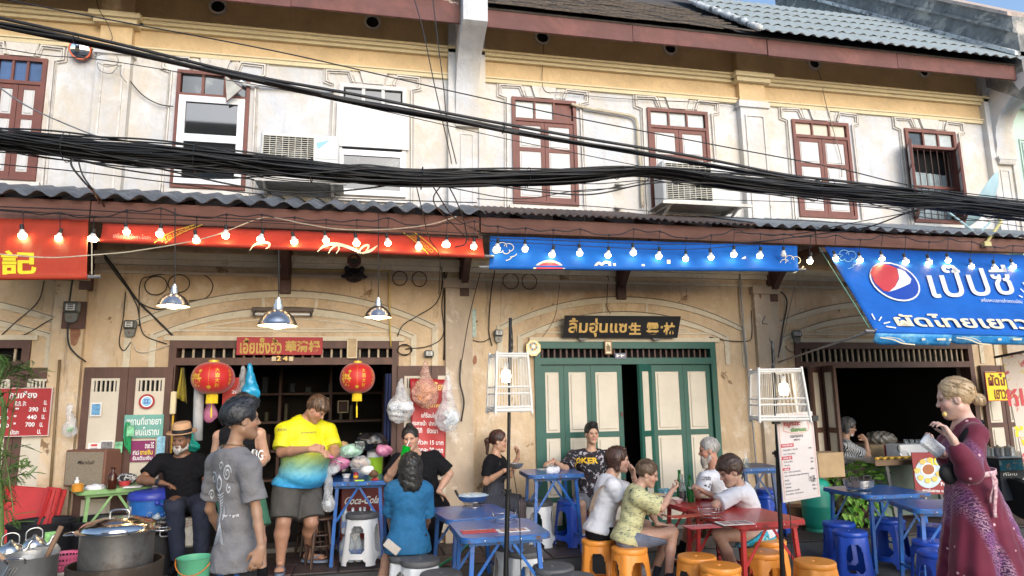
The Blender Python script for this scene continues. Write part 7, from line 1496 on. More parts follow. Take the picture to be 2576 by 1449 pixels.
# hanging bags, banner, cloths round the door
def hbag(label,x,y0,y1,wpx,Y,mat,fill=None,seed=1):
 k=((Y-CAMY)/_ray(x,y1).y)/FPX;top=W(x,y0,Y);h=(y1-y0)*k;r=wpx*k/2;c=W(x,y1,Y)+V(0,0,min(h*.30,r*1.1));return blob(label,c,(r,r*.55,min(h*.30,r*1.1)),mat,'hanging_bag','plastic bag',.022,30,seed,np.array(top),'bags hanging in the doorways',fill)
WBOX=M('white_boxes',(.62,.66,.70),.6,var=.3,vs=12,dirt=((.12,.25,.40),9,.62,.66))
hbag('bulging blue tinted bag with a white carton, left one by the red banner',1008,955,1062,66,-.30,BW,(5,WBOX),3);hbag('salmon tinted bag hanging highest by the red banner',1070,914,1022,66,-.32,BOR,(5,M('orange_sieve',(.6,.25,.1),.6)),4);hbag('clear bag of small boxes, right one by the red banner',1126,945,1086,62,-.34,BW,(5,WBOX),5)
hbag('clear and blue carrier bag hung in the doorway of number 24',628,920,1014,44,-.1,BBL,None,6);hbag('white thin bag behind the blue carrier bag',612,925,1000,34,.0,BW,None,7);hbag('pink bag hanging below the left lantern',527,985,1062,30,-.05,BPK,None,8);hbag('teal bag behind the hat of the seated man',478,1085,1142,46,-.12,BTL,None,9);hbag('clear bag with a green bowl hung on the left pillar',174,1020,1100,34,-.22,BW,(1,M('green_bowl',(.10,.45,.08),.5)),10);hbag('clear bag hung on the side of the counter',825,1195,1288,30,-.9,BW,(2,WBOX),11)
t=thing('cup_sleeve','long clear sleeve of stacked plastic cups hanging by the left lantern','plastic cups',W(500,925,-.12));q=MB();a,b_=W(502,925,-.12),W(497,1108,-.12);q.tube([a,a.lerp(b_,.06),a.lerp(b_,.5),b_],[.01,.048,.052,.05],16);q.build('sleeve',M('cup_sleeve_film',(.72,.72,.74),.2,var=.2,alpha=.6,bump=.6,bs=30),t,True);q=MB();[q.lathe([(.040,0),(.044,.008),(.038,.009)],a.lerp(b_,.08+k*.018),14)for k in range(48)];q.build('cups',WHITEP,t,kind='stuff')
def cloth_hang(label,pts,mat,name='cloth',Y=-.05):
 t=thing(name,label,'cloth',W(*pts[0],Y));q=MB();a,b_,c,d=[W(x,y,Y)for x,y in pts];q.sheet(lambda u,v:(a*(1-u)+b_*u)*(1-v)+(d*(1-u)+c*u)*v+V(0,.018*math.sin(u*14+v*3),0),16,6,.004);q.build('fabric',mat,t,smooth=True)
cloth_hang('black and yellow cloth hanging inside the left door post',[(455,925),(463,925),(472,1015),(442,1000)],M('black_yellow_cloth',(.02,.02,.022),.9,grain=((.55,.42,.03),3,.9,(3,1,.4))));cloth_hang('navy blue cloth with white star shapes at the right door post',[(969,940),(984,940),(983,1120),(964,1110)],M('navy_star_cloth',(.01,.018,.07),.9,dirt=((.6,.6,.62),5,.66,.68)),Y=-.08)
b=board('red calendar sheet with prices pinned behind the left lantern','calendar',((562,950),(600,1034)),.0,M('calendar_red',(.48,.035,.025),.5,var=.2,vs=9),.004,'calendar');tx(b[0],'20',b,.55,.9,.52,.62,WHITEP,.02);tx(b[0],'30',b,.55,.9,.24,.34,WHITEP,.02)
t=thing('broom','yellow handled broom leaning in the left doorway','broom',W(438,1130,-.14));q=MB();q.tube([W(436,1040,-.13),W(430,1150,-.2)],.010,8);q.build('handle',M('yellow_handle',(.6,.35,.03),.5),t,True);q=MB();q.box(W(430,1005,-.14).x,W(444,1005,-.14).x,-.17,-.12,W(436,1042,-.14).z,W(436,985,-.14).z,bev=.008);q.build('cream_box',CREAM,t)
t=thing('red_banner','hanging red banner with white Thai remedies and prices behind the bags','banner',W(1080,1080,-.14));q=MB();a,b_,c,d=W(1031,952,-.14),W(1126,955,-.14),W(1118,1192,-.16),W(1040,1190,-.16);BS=lambda u,v,h=0:(a*(1-u)+b_*u)*v+(d*(1-u)+c*u)*(1-v)+V(0,.006*math.sin(u*9+v*11)-h,0);q.sheet(lambda u,v:BS(u,v),20,14,.003);q.build('banner_sheet',M('banner_red',(.40,.018,.022),.5,var=.12),t,smooth=True)
q=MB()
for s,u0,u1,v0 in(('จับเลี้ยง',.1,.8,.76),('น้ำเก๊กฮวย',.1,.85,.655),):pass
for s,u0,u1,v0 in(('แก้ร้อนใน',.28,.70,.585),('กระหายน้ำ',.02,.42,.50),('ปากเปื่อย',.50,.88,.50),('มาก',.1,.3,.42),('ขัดเบา',.44,.76,.42),('แก้วละ 15 บาท',.10,.93,.30),('ขวดละ 20 บาท',.10,.93,.215),('ถุงละ 20 บาท',.1,.95,.12),('โบราณ',.3,.7,.04)):text_on(q,s,lambda u,v,h:BS(u,v,.007),u0,u1,v0,v0+.055,.018)
q.build('white_lettering',WHITEP,t);q=MB();text_on(q,'น้ำจับเลี้ยง',lambda u,v,h:BS(u,v,.007),.15,.95,.88,.97,.02);text_on(q,'สมุนไพร',lambda u,v,h:BS(u,v,.007),.3,.9,.68,.75,.02);q.build('gold_lettering',SG2,t)
# furniture and pictures deep in shop 24
t=thing('back_shelves','dark shelving unit deep inside number 24','shelf',(-.9,2.4,0));q=MB();[q.box(-1.9,.3,2.3,2.7,z,z+.03)for z in(.5,.9,1.3,1.7)];[q.box(x,x+.04,2.28,2.7,0,2.1)for x in(-1.9,-1.2,-.5,.26)];q.build('shelf_frame',DKBROWN,t)
r_=random.Random(4);CL=[M('shelf_item_%d'%i,c,.6,var=.3,vs=20)for i,c in enumerate(((.07,.06,.05),(.05,.015,.01),(.08,.07,.04),(.02,.03,.04)))]  # goods darkened in their colours to sit in the shop gloom
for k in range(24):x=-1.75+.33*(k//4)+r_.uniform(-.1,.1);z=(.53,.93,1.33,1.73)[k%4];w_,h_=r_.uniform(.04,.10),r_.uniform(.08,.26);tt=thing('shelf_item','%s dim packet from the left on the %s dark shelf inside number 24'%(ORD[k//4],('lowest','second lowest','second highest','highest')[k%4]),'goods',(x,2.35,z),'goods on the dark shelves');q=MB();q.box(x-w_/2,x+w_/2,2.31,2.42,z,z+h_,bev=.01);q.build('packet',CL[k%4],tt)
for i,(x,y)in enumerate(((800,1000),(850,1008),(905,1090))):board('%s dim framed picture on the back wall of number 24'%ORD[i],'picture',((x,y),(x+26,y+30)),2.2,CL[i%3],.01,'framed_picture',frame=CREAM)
# ============ left cooking corner
ALP=M('scorched_aluminium',(.30,.29,.28),.42,.85,var=.3,vs=3,dirt=((.11,.06,.035),2.4,.48,.7));BBIN=M('black_bin_plastic',(.012,.012,.014),.5,var=.2,vs=10,spec=.4);DRUM=M('burnt_steel',(.06,.045,.035),.6,.5,var=.4,vs=5,dirt=((.20,.17,.14),3.5,.58,.75))
t,p=lathe_thing('burner_drum','round scorched metal burner drum under the big pot','burner',(290,1440),.45,[(.285,-.65),(.295,.07),(.28,.07),(.275,-.2)],DRUM,36,cap=(False,False));PC=p.copy()
t,p=lathe_thing('cooking_pot','big oval topped aluminium pot with domed lid on the burner','pot',None,0,[(.225,-.10),(.228,.27),(.232,.28)],ALP,40,base=PC,cap=(True,False));q=MB();q.lathe([(.262,.275),(.262,.285),(.235,.292),(.228,.315),(.20,.335),(.17,.338),(.165,.345),(.12,.352),(.115,.358),(.06,.362),(.0001,.364)],PC,40,cap=(False,False));q.build('lid',M('polished_lid',(.62,.60,.58),.16,1.,var=.1,vs=8),t,50)
q=MB();q.tube(catmull([PC+V(-.06,0,.355),PC+V(-.05,0,.405),PC+V(.05,0,.405),PC+V(.06,0,.355)],5),.009,6);q.build('lid_handle',CHROME,t,True);q=MB();[q.tube(catmull([PC+V(s*.225,-.06,.27),PC+V(s*.315,-.05,.265),PC+V(s*.315,.05,.265),PC+V(s*.225,.06,.27)],4),.007,6)for s in(-1,1)];q.build('side_handle',CHROME,t,True)
def bin_(label,x,y,z,r,h,deco=None):
 t,p=lathe_thing('black_bin',label,'bin',(x,y),z,[(r*.84,-h),(r*.97,-.03),(r*1.03,-.03),(r*1.05,.0),(r*1.0,.012),(r*.94,-.0),(r*.80,-h*.8)],BBIN,36,'black plastic tubs',cap=(True,True));return t,p
t,p=bin_('black plastic tub with a green sticker, farthest left',109,1312,.53,.275,.55);q=MB();fn=lambda u,v,h:p+V(.27*math.sin(u),-.27*math.cos(u),v);q.add([fn(.45,-.15,0),fn(.75,-.15,0),fn(.75,-.06,0),fn(.45,-.06,0)],[(0,1,2,3)]);q.build('sticker',M('green_sticker',(.30,.62,.22),.5,var=.4,vs=30),t)
bin_('black plastic tub behind the big aluminium pot',253,1305,.51,.27,.5);t,p=bin_('black rubbish bin lined with a sack full of bottles',397,1301,.50,.27,.60);q=MB();q.sheet(lambda a,b_:p+V((.29+.03*math.sin(a*60)*b_)*math.cos(2*PI*a),(.29+.03*math.sin(a*60)*b_)*math.sin(2*PI*a),.02-.14*b_+.012*math.sin(a*44)),70,4,.003);q.build('sack_rim',BAGM('black_bag',(.01,.01,.012),1.),t,smooth=True);q=MB();[q.tube([p+V(r_.uniform(-.1,.15),r_.uniform(-.1,.1),-.02),p+V(r_.uniform(-.1,.2),r_.uniform(-.1,.1),.03)],.03,10)for _ in range(5)];q.build('bottle',PETM,t,True);q=MB();[q.ball(p+V(x_,-.08,.03),.022,8,6)for x_ in(-.05,.06,.10)];q.build('blue_cap',LBL,t,True);q=MB();q.tube(catmull([p+V(.1,-.27,-.08),p+V(.12,-.31,-.13),p+V(.22,-.24,-.13),p+V(.23,-.2,-.08)],4),.007,6);q.build('carry_handle',PIPE,t,True)
BCO=M('blue_cooler',(.02,.13,.42),.4,var=.15,vs=8,dirt=((.05,.25,.5),6,.6,.8));t,p=lathe_thing('cooler','round blue ice cooler with a violet blue lid','cooler',(383,1252),.66,[(.19,-.34),(.205,.0)],BCO,36);q=MB();q.lathe([(.222,-.005),(.226,.02),(.215,.06),(.18,.085),(.10,.095),(.0001,.095)],p,36);q.build('lid',M('violet_blue_lid',(.03,.05,.38),.35,var=.1),t,50);q=MB();q.tube([p+V(.12,-.18,-.04),p+V(.18,-.15,-.07),p+V(.26,-.05,-.16)],.013,6);q.ball(p+V(.10,-.19,-.03),.025,10,6);q.build('handle',M('violet_blue_lid',0),t,True);q=MB();q.add([p+V(.205*math.sin(u),-.205*math.cos(u),v)for u,v in((-1.0,-.16),(-.75,-.16),(-.75,-.06),(-1.0,-.06))],[(0,1,2,3)]);q.build('label',PAPW,t)
t=thing('crate','white plastic crate that holds up the blue cooler','crate',(p.x,p.y,0));q=MB();frame_ring(q,p.x-.2,p.x+.2,.0,.31,p.y-.16,p.y+.16,.05);q.build('crate_body',CREAM,t)
t=thing('foam_box','small white box with brown scraps beside the black bin','box',W(478,1360,-.95));c=W(478,1335,-.62);q=MB();q.box(c.x-.09,c.x+.10,c.y-.1,c.y+.1,c.z-.14,c.z+.13,bev=.02);q.mi=1;q.box(c.x-.08,c.x+.09,c.y-.09,c.y+.09,0,c.z-.142,bev=.01);q.build('box_body',[M('dirty_white_box',(.55,.53,.48),.6,dirt=((.22,.10,.05),5,.5,.65)),BBIN],t)
t,p=lathe_thing('green_bucket','light green bucket with an orange handle','bucket',(490,1402),.24,[(.115,-.26),(.145,0),(.15,.004),(.143,.004),(.112,-.25),(.0001,-.25)],M('mint_green_plastic',(.14,.52,.30),.45,var=.05),32,cap=(True,False));q=MB();q.tube([p+V(.15*math.cos(a),-.02-.14*math.sin(a),-.0-.12*math.sin(a))for a in[PI*k/14 for k in range(15)]],.005,6);q.build('handle',M('orange_handle',(.75,.22,.02),.5),t,True)
t,p=lathe_thing('stock_pot','steel stock pot with twin handles and a wooden ladle at the front left','pot',(73,1396),.60,[(.165,-.34),(.17,-.005),(.175,0),(.168,0),(.16,-.32),(.0001,-.32)],STEEL,38,cap=(True,False));q=MB();[q.tube(catmull([p+V(-.05,s*.168,-.02),p+V(-.05,s*.20,.015),p+V(.05,s*.20,.015),p+V(.05,s*.168,-.02)],4),.006,6)for s in(-1,1)];q.build('handle',CHROME,t,True)
q=MB();q.tube([p+V(.07,.02,-.1),p+V(.17,.02,.17)],.017,8);q.build('ladle_handle',M('old_wood',(.22,.13,.08),.8,var=.3),t,True);q=MB();q.tube([p+V(-.05,-.1,-.05),p+V(-.2,-.14,.12)],.014,8);q.build('spoon_handle',M('pale_wood',(.40,.26,.17),.8),t,True);q=MB();[q.tube([p+V(.02-.02*k,-.16,-.02),p+V(-.10-.015*k,-.22,-.28)],.004,5)for k in range(4)];q.build('skewer',CHROME,t)
t=thing('prep_trolley','low steel trolley that carries the stock pot and kettles','trolley',(p.x-.1,p.y+.15,-.1));q=MB();q.box(p.x-.6,p.x+.19,p.y-.2,p.y+.55,.24,.258,bev=.004);q.build('shelf',STEEL,t);q=MB();[q.box(x_-.015,x_+.015,y_-.015,y_+.015,-.18,.24)for x_ in(p.x-.55,p.x+.16)for y_ in(p.y-.17,p.y+.5)];q.build('leg',STEEL,t)
t2=thing('upturned_tray','pale enamel tray behind the stock pot under the kettles','tray',p+V(-.1,.35,-.33));q=MB();q.lathe([(.20,0),(.21,.30),(.19,.33),(.0001,.335)],p+V(-.16,.33,-.34),30);q.build('tray',M('stained_enamel',(.50,.50,.46),.4,var=.1,dirt=((.35,.22,.05),5,.6,.7)),t2,40)
KT=M('bright_aluminium',(.60,.60,.60),.3,1.,var=.15,vs=10);kettle('nearer battered aluminium kettle at the left edge',p+V(-.20,.20,-.05),.85,KT,.3);kettle('farther aluminium kettle at the left edge',p+V(-.13,.38,-.05),.85,KT,.4)
PNK=M('pink_plastic_basket',(.80,.16,.32),.45,var=.05);q0=G(160,1402,.50)
for k in range(2):
 c=q0+V(0,0,.035*k-.01);t=thing('pink_basket',('lower' if k==0 else 'upper')+' pink plastic colander nested on the white bucket','colander',c,'nested pink colanders');q=MB();q.lathe([(.125,-.02),(.13,0),(.122,.0)],c,34,cap=(False,False));q.lathe([(.09,-.10),(.0001,-.10)],c,30,cap=(False,False));q.lathe([(.112,-.04),(.109,-.045)],c,30,cap=(False,False));[q.tube([c+V(.125*math.cos(a),.125*math.sin(a),-.015),c+V(.09*math.cos(a),.09*math.sin(a),-.10)],.0035,4)for a in[2*PI*j/34 for j in range(34)]];q.build('basket',PNK,t,40)
lathe_thing('white_bucket','white plastic pail under the pink colanders','bucket',None,0,[(.095,-.40),(.115,-.11),(.125,-.10),(.125,-.08),(.11,-.08)],M('white_pail',(.72,.66,.64),.5,var=.06),32,base=q0,cap=(True,False))
# items on the green table
c=G(225,1222,.782);t=thing('speaker','brown amplifier speaker with a woven front and gold script','speaker',c,None,rad(-22));q=MB();q.box(-.22,.24,-.10,.14,0,.36,bev=.012);q.build('cabinet',M('brown_vinyl',(.17,.075,.05),.7,var=.1),t,local=True);q=MB();q.box(-.20,.22,-.104,-.10,.02,.34);q.build('grille_cloth',M('woven_grille',(.26,.21,.15),.9,var=.2,vs=80,bump=.4,bs=200),t,local=True);q=MB();text_on(q,'Marshall',lambda u,v,h:(u+(v-.24)*.4,-.107,v),-.06,.12,.22,.26,.01);q.build('script',M('script_dark',(.03,.02,.02),.5),t,local=True)
def small(label,name,x,y,prof,mat,z=.782,**k):return lathe_thing(name,label,k.pop('cat',name),(x,y),z,prof,mat,**k)
small('amber liquor bottle with a glass stopper on the green table','bottle',281,1230,[(.038,0),(.040,.005),(.040,.12),(.034,.14),(.016,.16),(.015,.185),(.022,.19),(.022,.205),(.0001,.21)],M('amber_glass',(.05,.012,.006),.08,var=.1))
t,p=small('orange cleaning liquid bottle with a white spray top','spray_bottle',195,1236,[(.05,0),(.052,.06),(.03,.075)],M('orange_liquid',(.62,.26,.03),.3,var=.1),cat='bottle');q=MB();q.lathe([(.02,.07),(.02,.10),(.01,.105),(.01,.13),(.0001,.13)],p+V(-.02,.02,0),14);q.build('spray_top',WHITEP,t,45)
small('red plastic basket of sachets on the green table','basket',313,1222,[(.045,0),(.06,.05),(.055,.05),(.04,.01),(.0001,.01)],REDP,cap=(True,False));small('black round ashtray by the hand of the man in the hat','ashtray',372,1222,[(.05,0),(.055,.03),(.045,.03),(.04,.012),(.0001,.012)],BBIN,cap=(True,False))
flat('open white notebook on the green table','notebook',(335,1226),.782,.16,.09,.1,PAPW,.012,'notebook');blob('crumpled printed receipts on the green table',G(240,1228,.79),(.09,.06,.035),M('crumpled_receipts',(.70,.70,.72),.8,dirt=((.1,.1,.1),22,.6,.63)),'receipts','papers',.012,60,4);blob('black and white patterned bag behind the red basket',G(318,1205,.84),(.10,.07,.06),patt('zigzag_bag',(.02,.02,.022),[(.5,.5,.5)],scale=30),'patterned_bag','bag',.006,50,6)
t=thing('card_lanyards','bunch of green lanyards and card packets hung on the shutter','lanyards',W(322,1090,-.12));q=MB();[q.tube(catmull([W(318+3*k,1062,-.12-.01*k),W(312+5*k,1090,-.13),W(316+4*k,1125+6*k,-.13),W(322+2*k,1090,-.12)],5),.006,5)for k in range(4)];q.build('cord',M('lanyard_green',(.01,.30,.10),.7),t,True);q=MB();[q.box(W(x_,1090,-.15).x-.035,W(x_,1090,-.15).x+.035,-.155-.005*k,-.15-.005*k,W(x_,y_,-.15).z-.055,W(x_,y_,-.15).z+.055)for k,(x_,y_)in enumerate(((328,1084),(302,1125)))];q.build('card_packet',M('card_green',(.20,.50,.28),.4,var=.5,vs=18),t)
# folded red tables leaning at the left
for k,(x,sh)in enumerate(((38,0),(84,1))):
 a=W(x,1300,-.45-.08*k);t=thing('folded_table',('broad red folded table' if k==0 else 'narrow red folded table frame')+' leaning against the left shutters','table',a,'folded red tables');xf=Matrix.Translation((a.x,a.y,.0))@Matrix.Rotation(rad(-10),4,'X')@Matrix.Rotation(rad(7),4,'Y');q=MB();w_=.28 if k==0 else.07;q.box(-w_,w_,-.015,.015,.05,.82,xf,bev=.01);q.build('panel',TRED,t);q=MB();[q.bar(xf@V(s*(w_-.02),-.03,.04),xf@V(s*(w_-.05),-.03,.80),.025,.025)for s in(-1,1)];q.bar(xf@V(-w_+.03,-.03,.3),xf@V(w_-.03,-.03,.6),.02,.02);q.build('leg',TRED,t)
t=thing('bamboo_pole','thin brown pole standing against the far left pillar','pole',W(128,1300,-.1));q=MB();q.tube([W(150,905,-.1),W(121,1305,-.12)],.014,8);q.build('pole',M('bamboo',(.20,.13,.06),.6,var=.2),t,True)
# ============ plants
LEAF=[M('leaf_%d'%i,c,.55,var=.25,vs=30,spec=.3)for i,c in enumerate(((.07,.14,.035),(.10,.20,.04),(.045,.09,.025)))];VLEAF=[M('pothos_leaf_%d'%i,c,.4,var=.3,vs=25)for i,c in enumerate(((.12,.30,.03),(.24,.42,.09),(.06,.17,.03)))]
t=thing('feathery_tree','small feathery leaved tree rising at the left edge of the frame','tree',W(8,1340,-2.3));tr_=M('green_bark',(.10,.16,.04),.8,var=.3);q=MB();tp=catmull([W(-6,1460,-2.3),W(0,1300,-2.3),W(-8,1150,-2.35),W(12,1050,-2.3),W(-8,960,-2.25)],6);q.tube(tp,[.032-.0009*i for i in range(len(tp))],8);q.build('trunk',tr_,t,True)
rt=random.Random(12);mbs=[MB(),MB(),MB()];br=MB()
for(bx,by,n)in((20,905,16),(50,935,18),(30,965,16),(82,925,8),(15,1000,12),(20,1130,9),(45,1160,12),(75,1170,6),(30,1205,12),(15,1260,10),(35,1290,6),(0,930,14),(0,1200,10)):
 root_=tp[rt.randrange(8,len(tp))];end=W(bx,by,-2.3+rt.uniform(-.25,.2));br.tube([root_,root_.lerp(end,.5)+V(0,0,.03),end],.004,4)
 for k in range(n):
  a0=end+V(rt.uniform(-.08,.08),rt.uniform(-.08,.08),rt.uniform(-.06,.06));d=V(rt.uniform(-1,1),rt.uniform(-1,1),rt.uniform(-.7,.3)).normalized();L=rt.uniform(.07,.14);sd=d.cross(V(0,0,1)).normalized();mb=mbs[rt.randrange(3)]
  for i in range(9):
   p=a0+d*L*i/9-V(0,0,.02*(i/9)**2)
   for s in(-1,1):tip=p+sd*s*.032*(1-abs(i-4)/9)+d*.010-V(0,0,.005);w_=d*.0075;mb.add([p,p.lerp(tip,.5)+w_,tip,p.lerp(tip,.5)-w_],[(0,1,2,3)])
br.build('branch',tr_,t)
for mb,mt in zip(mbs,LEAF):mb.build('leaves',mt,t,kind='stuff')
base=G(2165,1330,-.05);t=thing('potted_pothos','bushy variegated leafy plant behind the long blue table','plant',base);q=MB();q.lathe([(.12,0),(.17,.26),(.18,.28),(.16,.27),(.0001,.25)],base,26);q.build('pot',M('dark_clay_pot',(.07,.04,.03),.8,var=.2),t,40);mbs=[MB(),MB(),MB()];q=MB()
for k in range(380):
 th=rt.uniform(0,2*PI);u=rt.random();px_,py_=rt.gauss(2163,38),rt.uniform(1165,1318);px_+=(py_-1240)*.1
 if abs(px_-2163)>84:continue
 c=W(px_,py_,base.y+rt.uniform(-.22,.12));
 if k%6==0:q.tube([base+V(0,0,.25),(base+V(0,0,.35)).lerp(c,.6)+V(0,0,.06),c],.004,4)
 d=(c-(base+V(0,.05,.45)));d=(d.normalized()+V(rt.uniform(-.5,.5),-.5,-.55)).normalized();L=rt.uniform(.075,.12);sd=d.cross(V(rt.uniform(-.5,.5),-.3,1)).normalized();nn=sd.cross(d);w_=L*.30;vs=[c,c+d*L*.25+sd*w_+nn*.008,c+d*L*.6+sd*w_*.8+nn*.006,c+d*L-nn*.012,c+d*L*.6-sd*w_*.8+nn*.006,c+d*L*.25-sd*w_+nn*.008,c+d*L*.4-nn*.006]
 mb=mbs[rt.choice((0,0,1,1,2))];mb.add(vs,[(0,1,6),(1,2,6),(2,3,6),(3,4,6),(4,5,6),(5,0,6)])
q.build('stems',LEAF[2],t)
for mb,mt in zip(mbs,VLEAF):mb.build('leaves',mt,t,kind='stuff')
lathe_thing('clay_pot','brown scalloped clay pot beside the gas cylinder','pot',(2013,1325),-.02,[(.11,0),(.15,.22),(.165,.25),(.14,.24),(.0001,.22)],M('terracotta',(.30,.15,.08),.8,var=.2),26)
GC=M('gas_green',(.015,.30,.21),.4,var=.12,vs=6,dirt=((.06,.16,.12),5,.6,.8));t,p=lathe_thing('gas_cylinder','tall green gas cylinder behind the menu board','gas cylinder',(2060,1338),-.02,[(.14,0),(.145,.02),(.135,.05),(.165,.09),(.17,.12),(.17,.29),(.173,.30),(.17,.31),(.17,.50),(.15,.57),(.09,.62),(.05,.63)],GC,34);q=MB();q.lathe([(.10,.61),(.11,.63),(.11,.72),(.10,.72),(.10,.64)],p,28,cap=(False,False));q.build('collar',GC,t,40);q=MB();q.lathe([(.02,.62),(.02,.70),(.035,.70),(.035,.72),(.0001,.72)],p,12);q.build('valve',PIPE,t,40)
# ============ cages, poles and menu board
CGW=M('white_cage_wire',(.66,.63,.58),.6,var=.1,vs=10)
def cage(label,x0,x1,yt,yb,Y,tilt,bulbp):
 a,b_=W(x0,yt,Y),W(x1,yb,Y);cx=(a.x+b_.x)/2;w,h=(b_.x-a.x)/2,a.z-b_.z;z0=b_.z;t=thing('bird_cage',label,'bird cage',(cx,Y,z0),'white bird cages used as lamp shades');xf=Matrix.Translation((cx,Y,z0))@Matrix.Rotation(rad(tilt),4,'Z')
 P_=lambda u,v,k:xf@V(u*w*(1-.14*k),v*w*.8*(1-.14*k),k*h)
 q=MB()
 for k in(0,.06,.30,.42,.96,1.):q.tube([P_(-1,-1,k),P_(1,-1,k),P_(1,1,k),P_(-1,1,k)],.010 if k in(0,.06,1.)else.007,4,closed=True)
 for u in(-1,1):
  for v in(-1,1):q.tube([P_(u,v,-.05),P_(u,v,1.05)],.011,5)
 q.build('cage_frame',CGW,t)
 for s in range(4):
  for i in range(1,12 if s<2 else 9):
   f_=-1+2*i/(12 if s<2 else 9);A_=(lambda k:P_(f_,-1,k))if s==0 else(lambda k:P_(f_,1,k))if s==1 else(lambda k:P_(-1,f_,k))if s==2 else(lambda k:P_(1,f_,k));q=MB();q.tube([A_(0),A_(1)],.0024,4);q.build('cage_bar',CGW,t)
 q=MB();[q.tube([P_(f_,-1,1),P_(f_,1,1)],.0026,4)for f_ in[-.9+.15*i for i in range(13)]];q.build('roof_bars',CGW,t,kind='stuff');q=MB();q.add([P_(u,v,.02)for u,v in((-1,-1),(1,-1),(1,1),(-1,1))]+[P_(u,v,.035)for u,v in((-1,-1),(1,-1),(1,1),(-1,1))],[(3,2,1,0),(4,5,6,7),(0,1,5,4),(1,2,6,5),(2,3,7,6),(3,0,4,7)]);q.build('floor_tray',CGW,t)
 bp=W(*bulbp,Y);tt=thing('cage_bulb','lit bulb inside the '+label.split(' white')[0]+' bird cage','light bulb',bp);q=MB();q.lathe([(.0001,-.05),(.03,-.045),(.038,0),(.03,.04),(.018,.045)],bp,18);q.build('glass',LITD,tt,True);q=MB();q.lathe([(.018,.045),(.02,.10),(.0001,.10)],bp,12);q.tube([bp+V(0,0,.1),xf@V(0,0,h)],.004,5);q.build('socket',BULBW,tt,40)
cage('left white bird cage on a black stand, in front of the green doors',1233,1327,893,1032,-2.95,6,(1273,946));cage('right white bird cage on a black stand, above the handwritten menu board',1897,2014,932,1054,-3.15,-18,(1972,979))
BSTD=M('black_stand_metal',(.012,.012,.013),.35,.3,var=.1)
def stand(label,pts,Y,extra=()):
 t=thing('black_stand',label,'stand',W(*pts[-1],Y),'black telescopic stands');q=MB();a,m_,b_=[W(x,y,Y)for x,y in pts];q.tube([a,m_],.013,10);q.build('upper_tube',BSTD,t,50);q=MB();q.tube([m_,b_],.018,10);q.build('lower_tube',BSTD,t,50);q=MB();q.tube([m_+V(0,0,.02),m_-V(0,0,.03)],.026,10);q.bar(m_,m_+V(-.045,-.01,0),.02,.02);q.build('clamp_collar',BSTD,t);q=MB();[q.tube(catmull([W(x,y,Y-.04)for x,y in e],5),.004,5)for e in extra];q.build('power_cord',WIRE,t,True)
stand('black stand holding the left bird cage',[(1284,800),(1278,1237),(1270,1520)],-2.95,([(1283,830),(1290,880),(1276,895),(1280,1000)],[(1290,1180),(1303,1260),(1308,1330),(1311,1500)],[(1284,800),(1290,860),(1280,900)]));stand('black stand holding the right bird cage and menu board',[(1943,858),(1956,1140),(1972,1520)],-3.15,([(1935,850),(1950,900),(1940,925),(1948,960)],[(1985,1262),(1990,1340),(1992,1500)],[(1925,795),(1918,812),(1930,815)]))
t=thing('menu_board','white handwritten menu board clipped to the right black stand','menu board',W(2010,1150,-3.2));nb_=V(.05,-1,.02);pb=W(2010,1150,-3.2);q=MB();cs=[PL(x,y,pb,nb_)for x,y in((1971,1265),(2064,1249),(2043,1035),(1953,1041))];bk=[p+V(0,.012,0)for p in cs];q.add(cs+bk,[(0,1,2,3),(7,6,5,4),(0,4,5,1),(1,5,6,2),(2,6,7,3),(3,7,4,0)]);q.build('board',M('menu_white',(.70,.62,.58),.5,var=.05),t)
mx=lambda u,v:(1953+(18)*(v)+u*(90+3*v),1041+224*v-u*(6+10*v));mq=lambda u0,u1,v0,v1:[mx(u0,v1),mx(u1,v1),mx(u1,v0),mx(u0,v0)]
q=MB();[print_quad(q,s,pb,nb_,mq(u0,u1,v0,v1),.004,.012)for s,u0,u1,v0,v1 in(('รายการอาหาร',.32,.68,.255,.285),('MENU',.42,.58,.30,.32),('กุ้งหมู MIX + กุ้งแก้ว',.10,.50,.405,.43),('เซท + ข้าวเกรียบ',.10,.42,.45,.47),('199.-',.80,.90,.41,.428),('กุ้งหมู Mix',.10,.34,.54,.56),('49.-',.82,.92,.53,.55),('กุ้งแก้ว',.10,.25,.58,.60),('39.-',.82,.92,.57,.59),('ลีโอ / ช้าง Leo/chang',.08,.52,.655,.68),('100.-',.80,.92,.65,.67),('สิงห์ / ไฮเนเก้น Singha/heineken',.08,.74,.695,.72),('โซดา 20.-',.72,.92,.725,.805),('น้ำแข็ง',.08,.20,.745,.765),('10.-',.84,.92,.765,.785),('น้ำเปล่า',.08,.24,.785,.805),('15.-',.80,.92,.80,.82),('น้ำอัดลม',.08,.24,.825,.845),('25.-',.80,.92,.84,.86),('น้ำเก๊กฮวย / ขวดเล็ก',.08,.46,.865,.885),('น้ำกระเจี๊ยบ / แก้วใหญ่ 25.',.08,.56,.905,.925),('30.-',.82,.92,.885,.905))];q.build('black_handwriting',INK,t)
q=MB();[poly_on(q,mq(u0,u1,v0,v1),pb,nb_,.003)for u0,u1,v0,v1 in((.05,.40,.345,.385),(.05,.33,.485,.525),(.05,.25,.615,.645))];q.build('red_heading_tab',REDP,t);q=MB();[print_quad(q,s,pb,nb_,mq(u0,u1,v0,v1),.006,.02)for s,u0,u1,v0,v1 in(('STARTER SET',.08,.37,.355,.376),('DRINK SET',.08,.30,.495,.516),('เครื่องดื่ม',.08,.22,.62,.64))];q.build('white_heading',WHITEP,t)
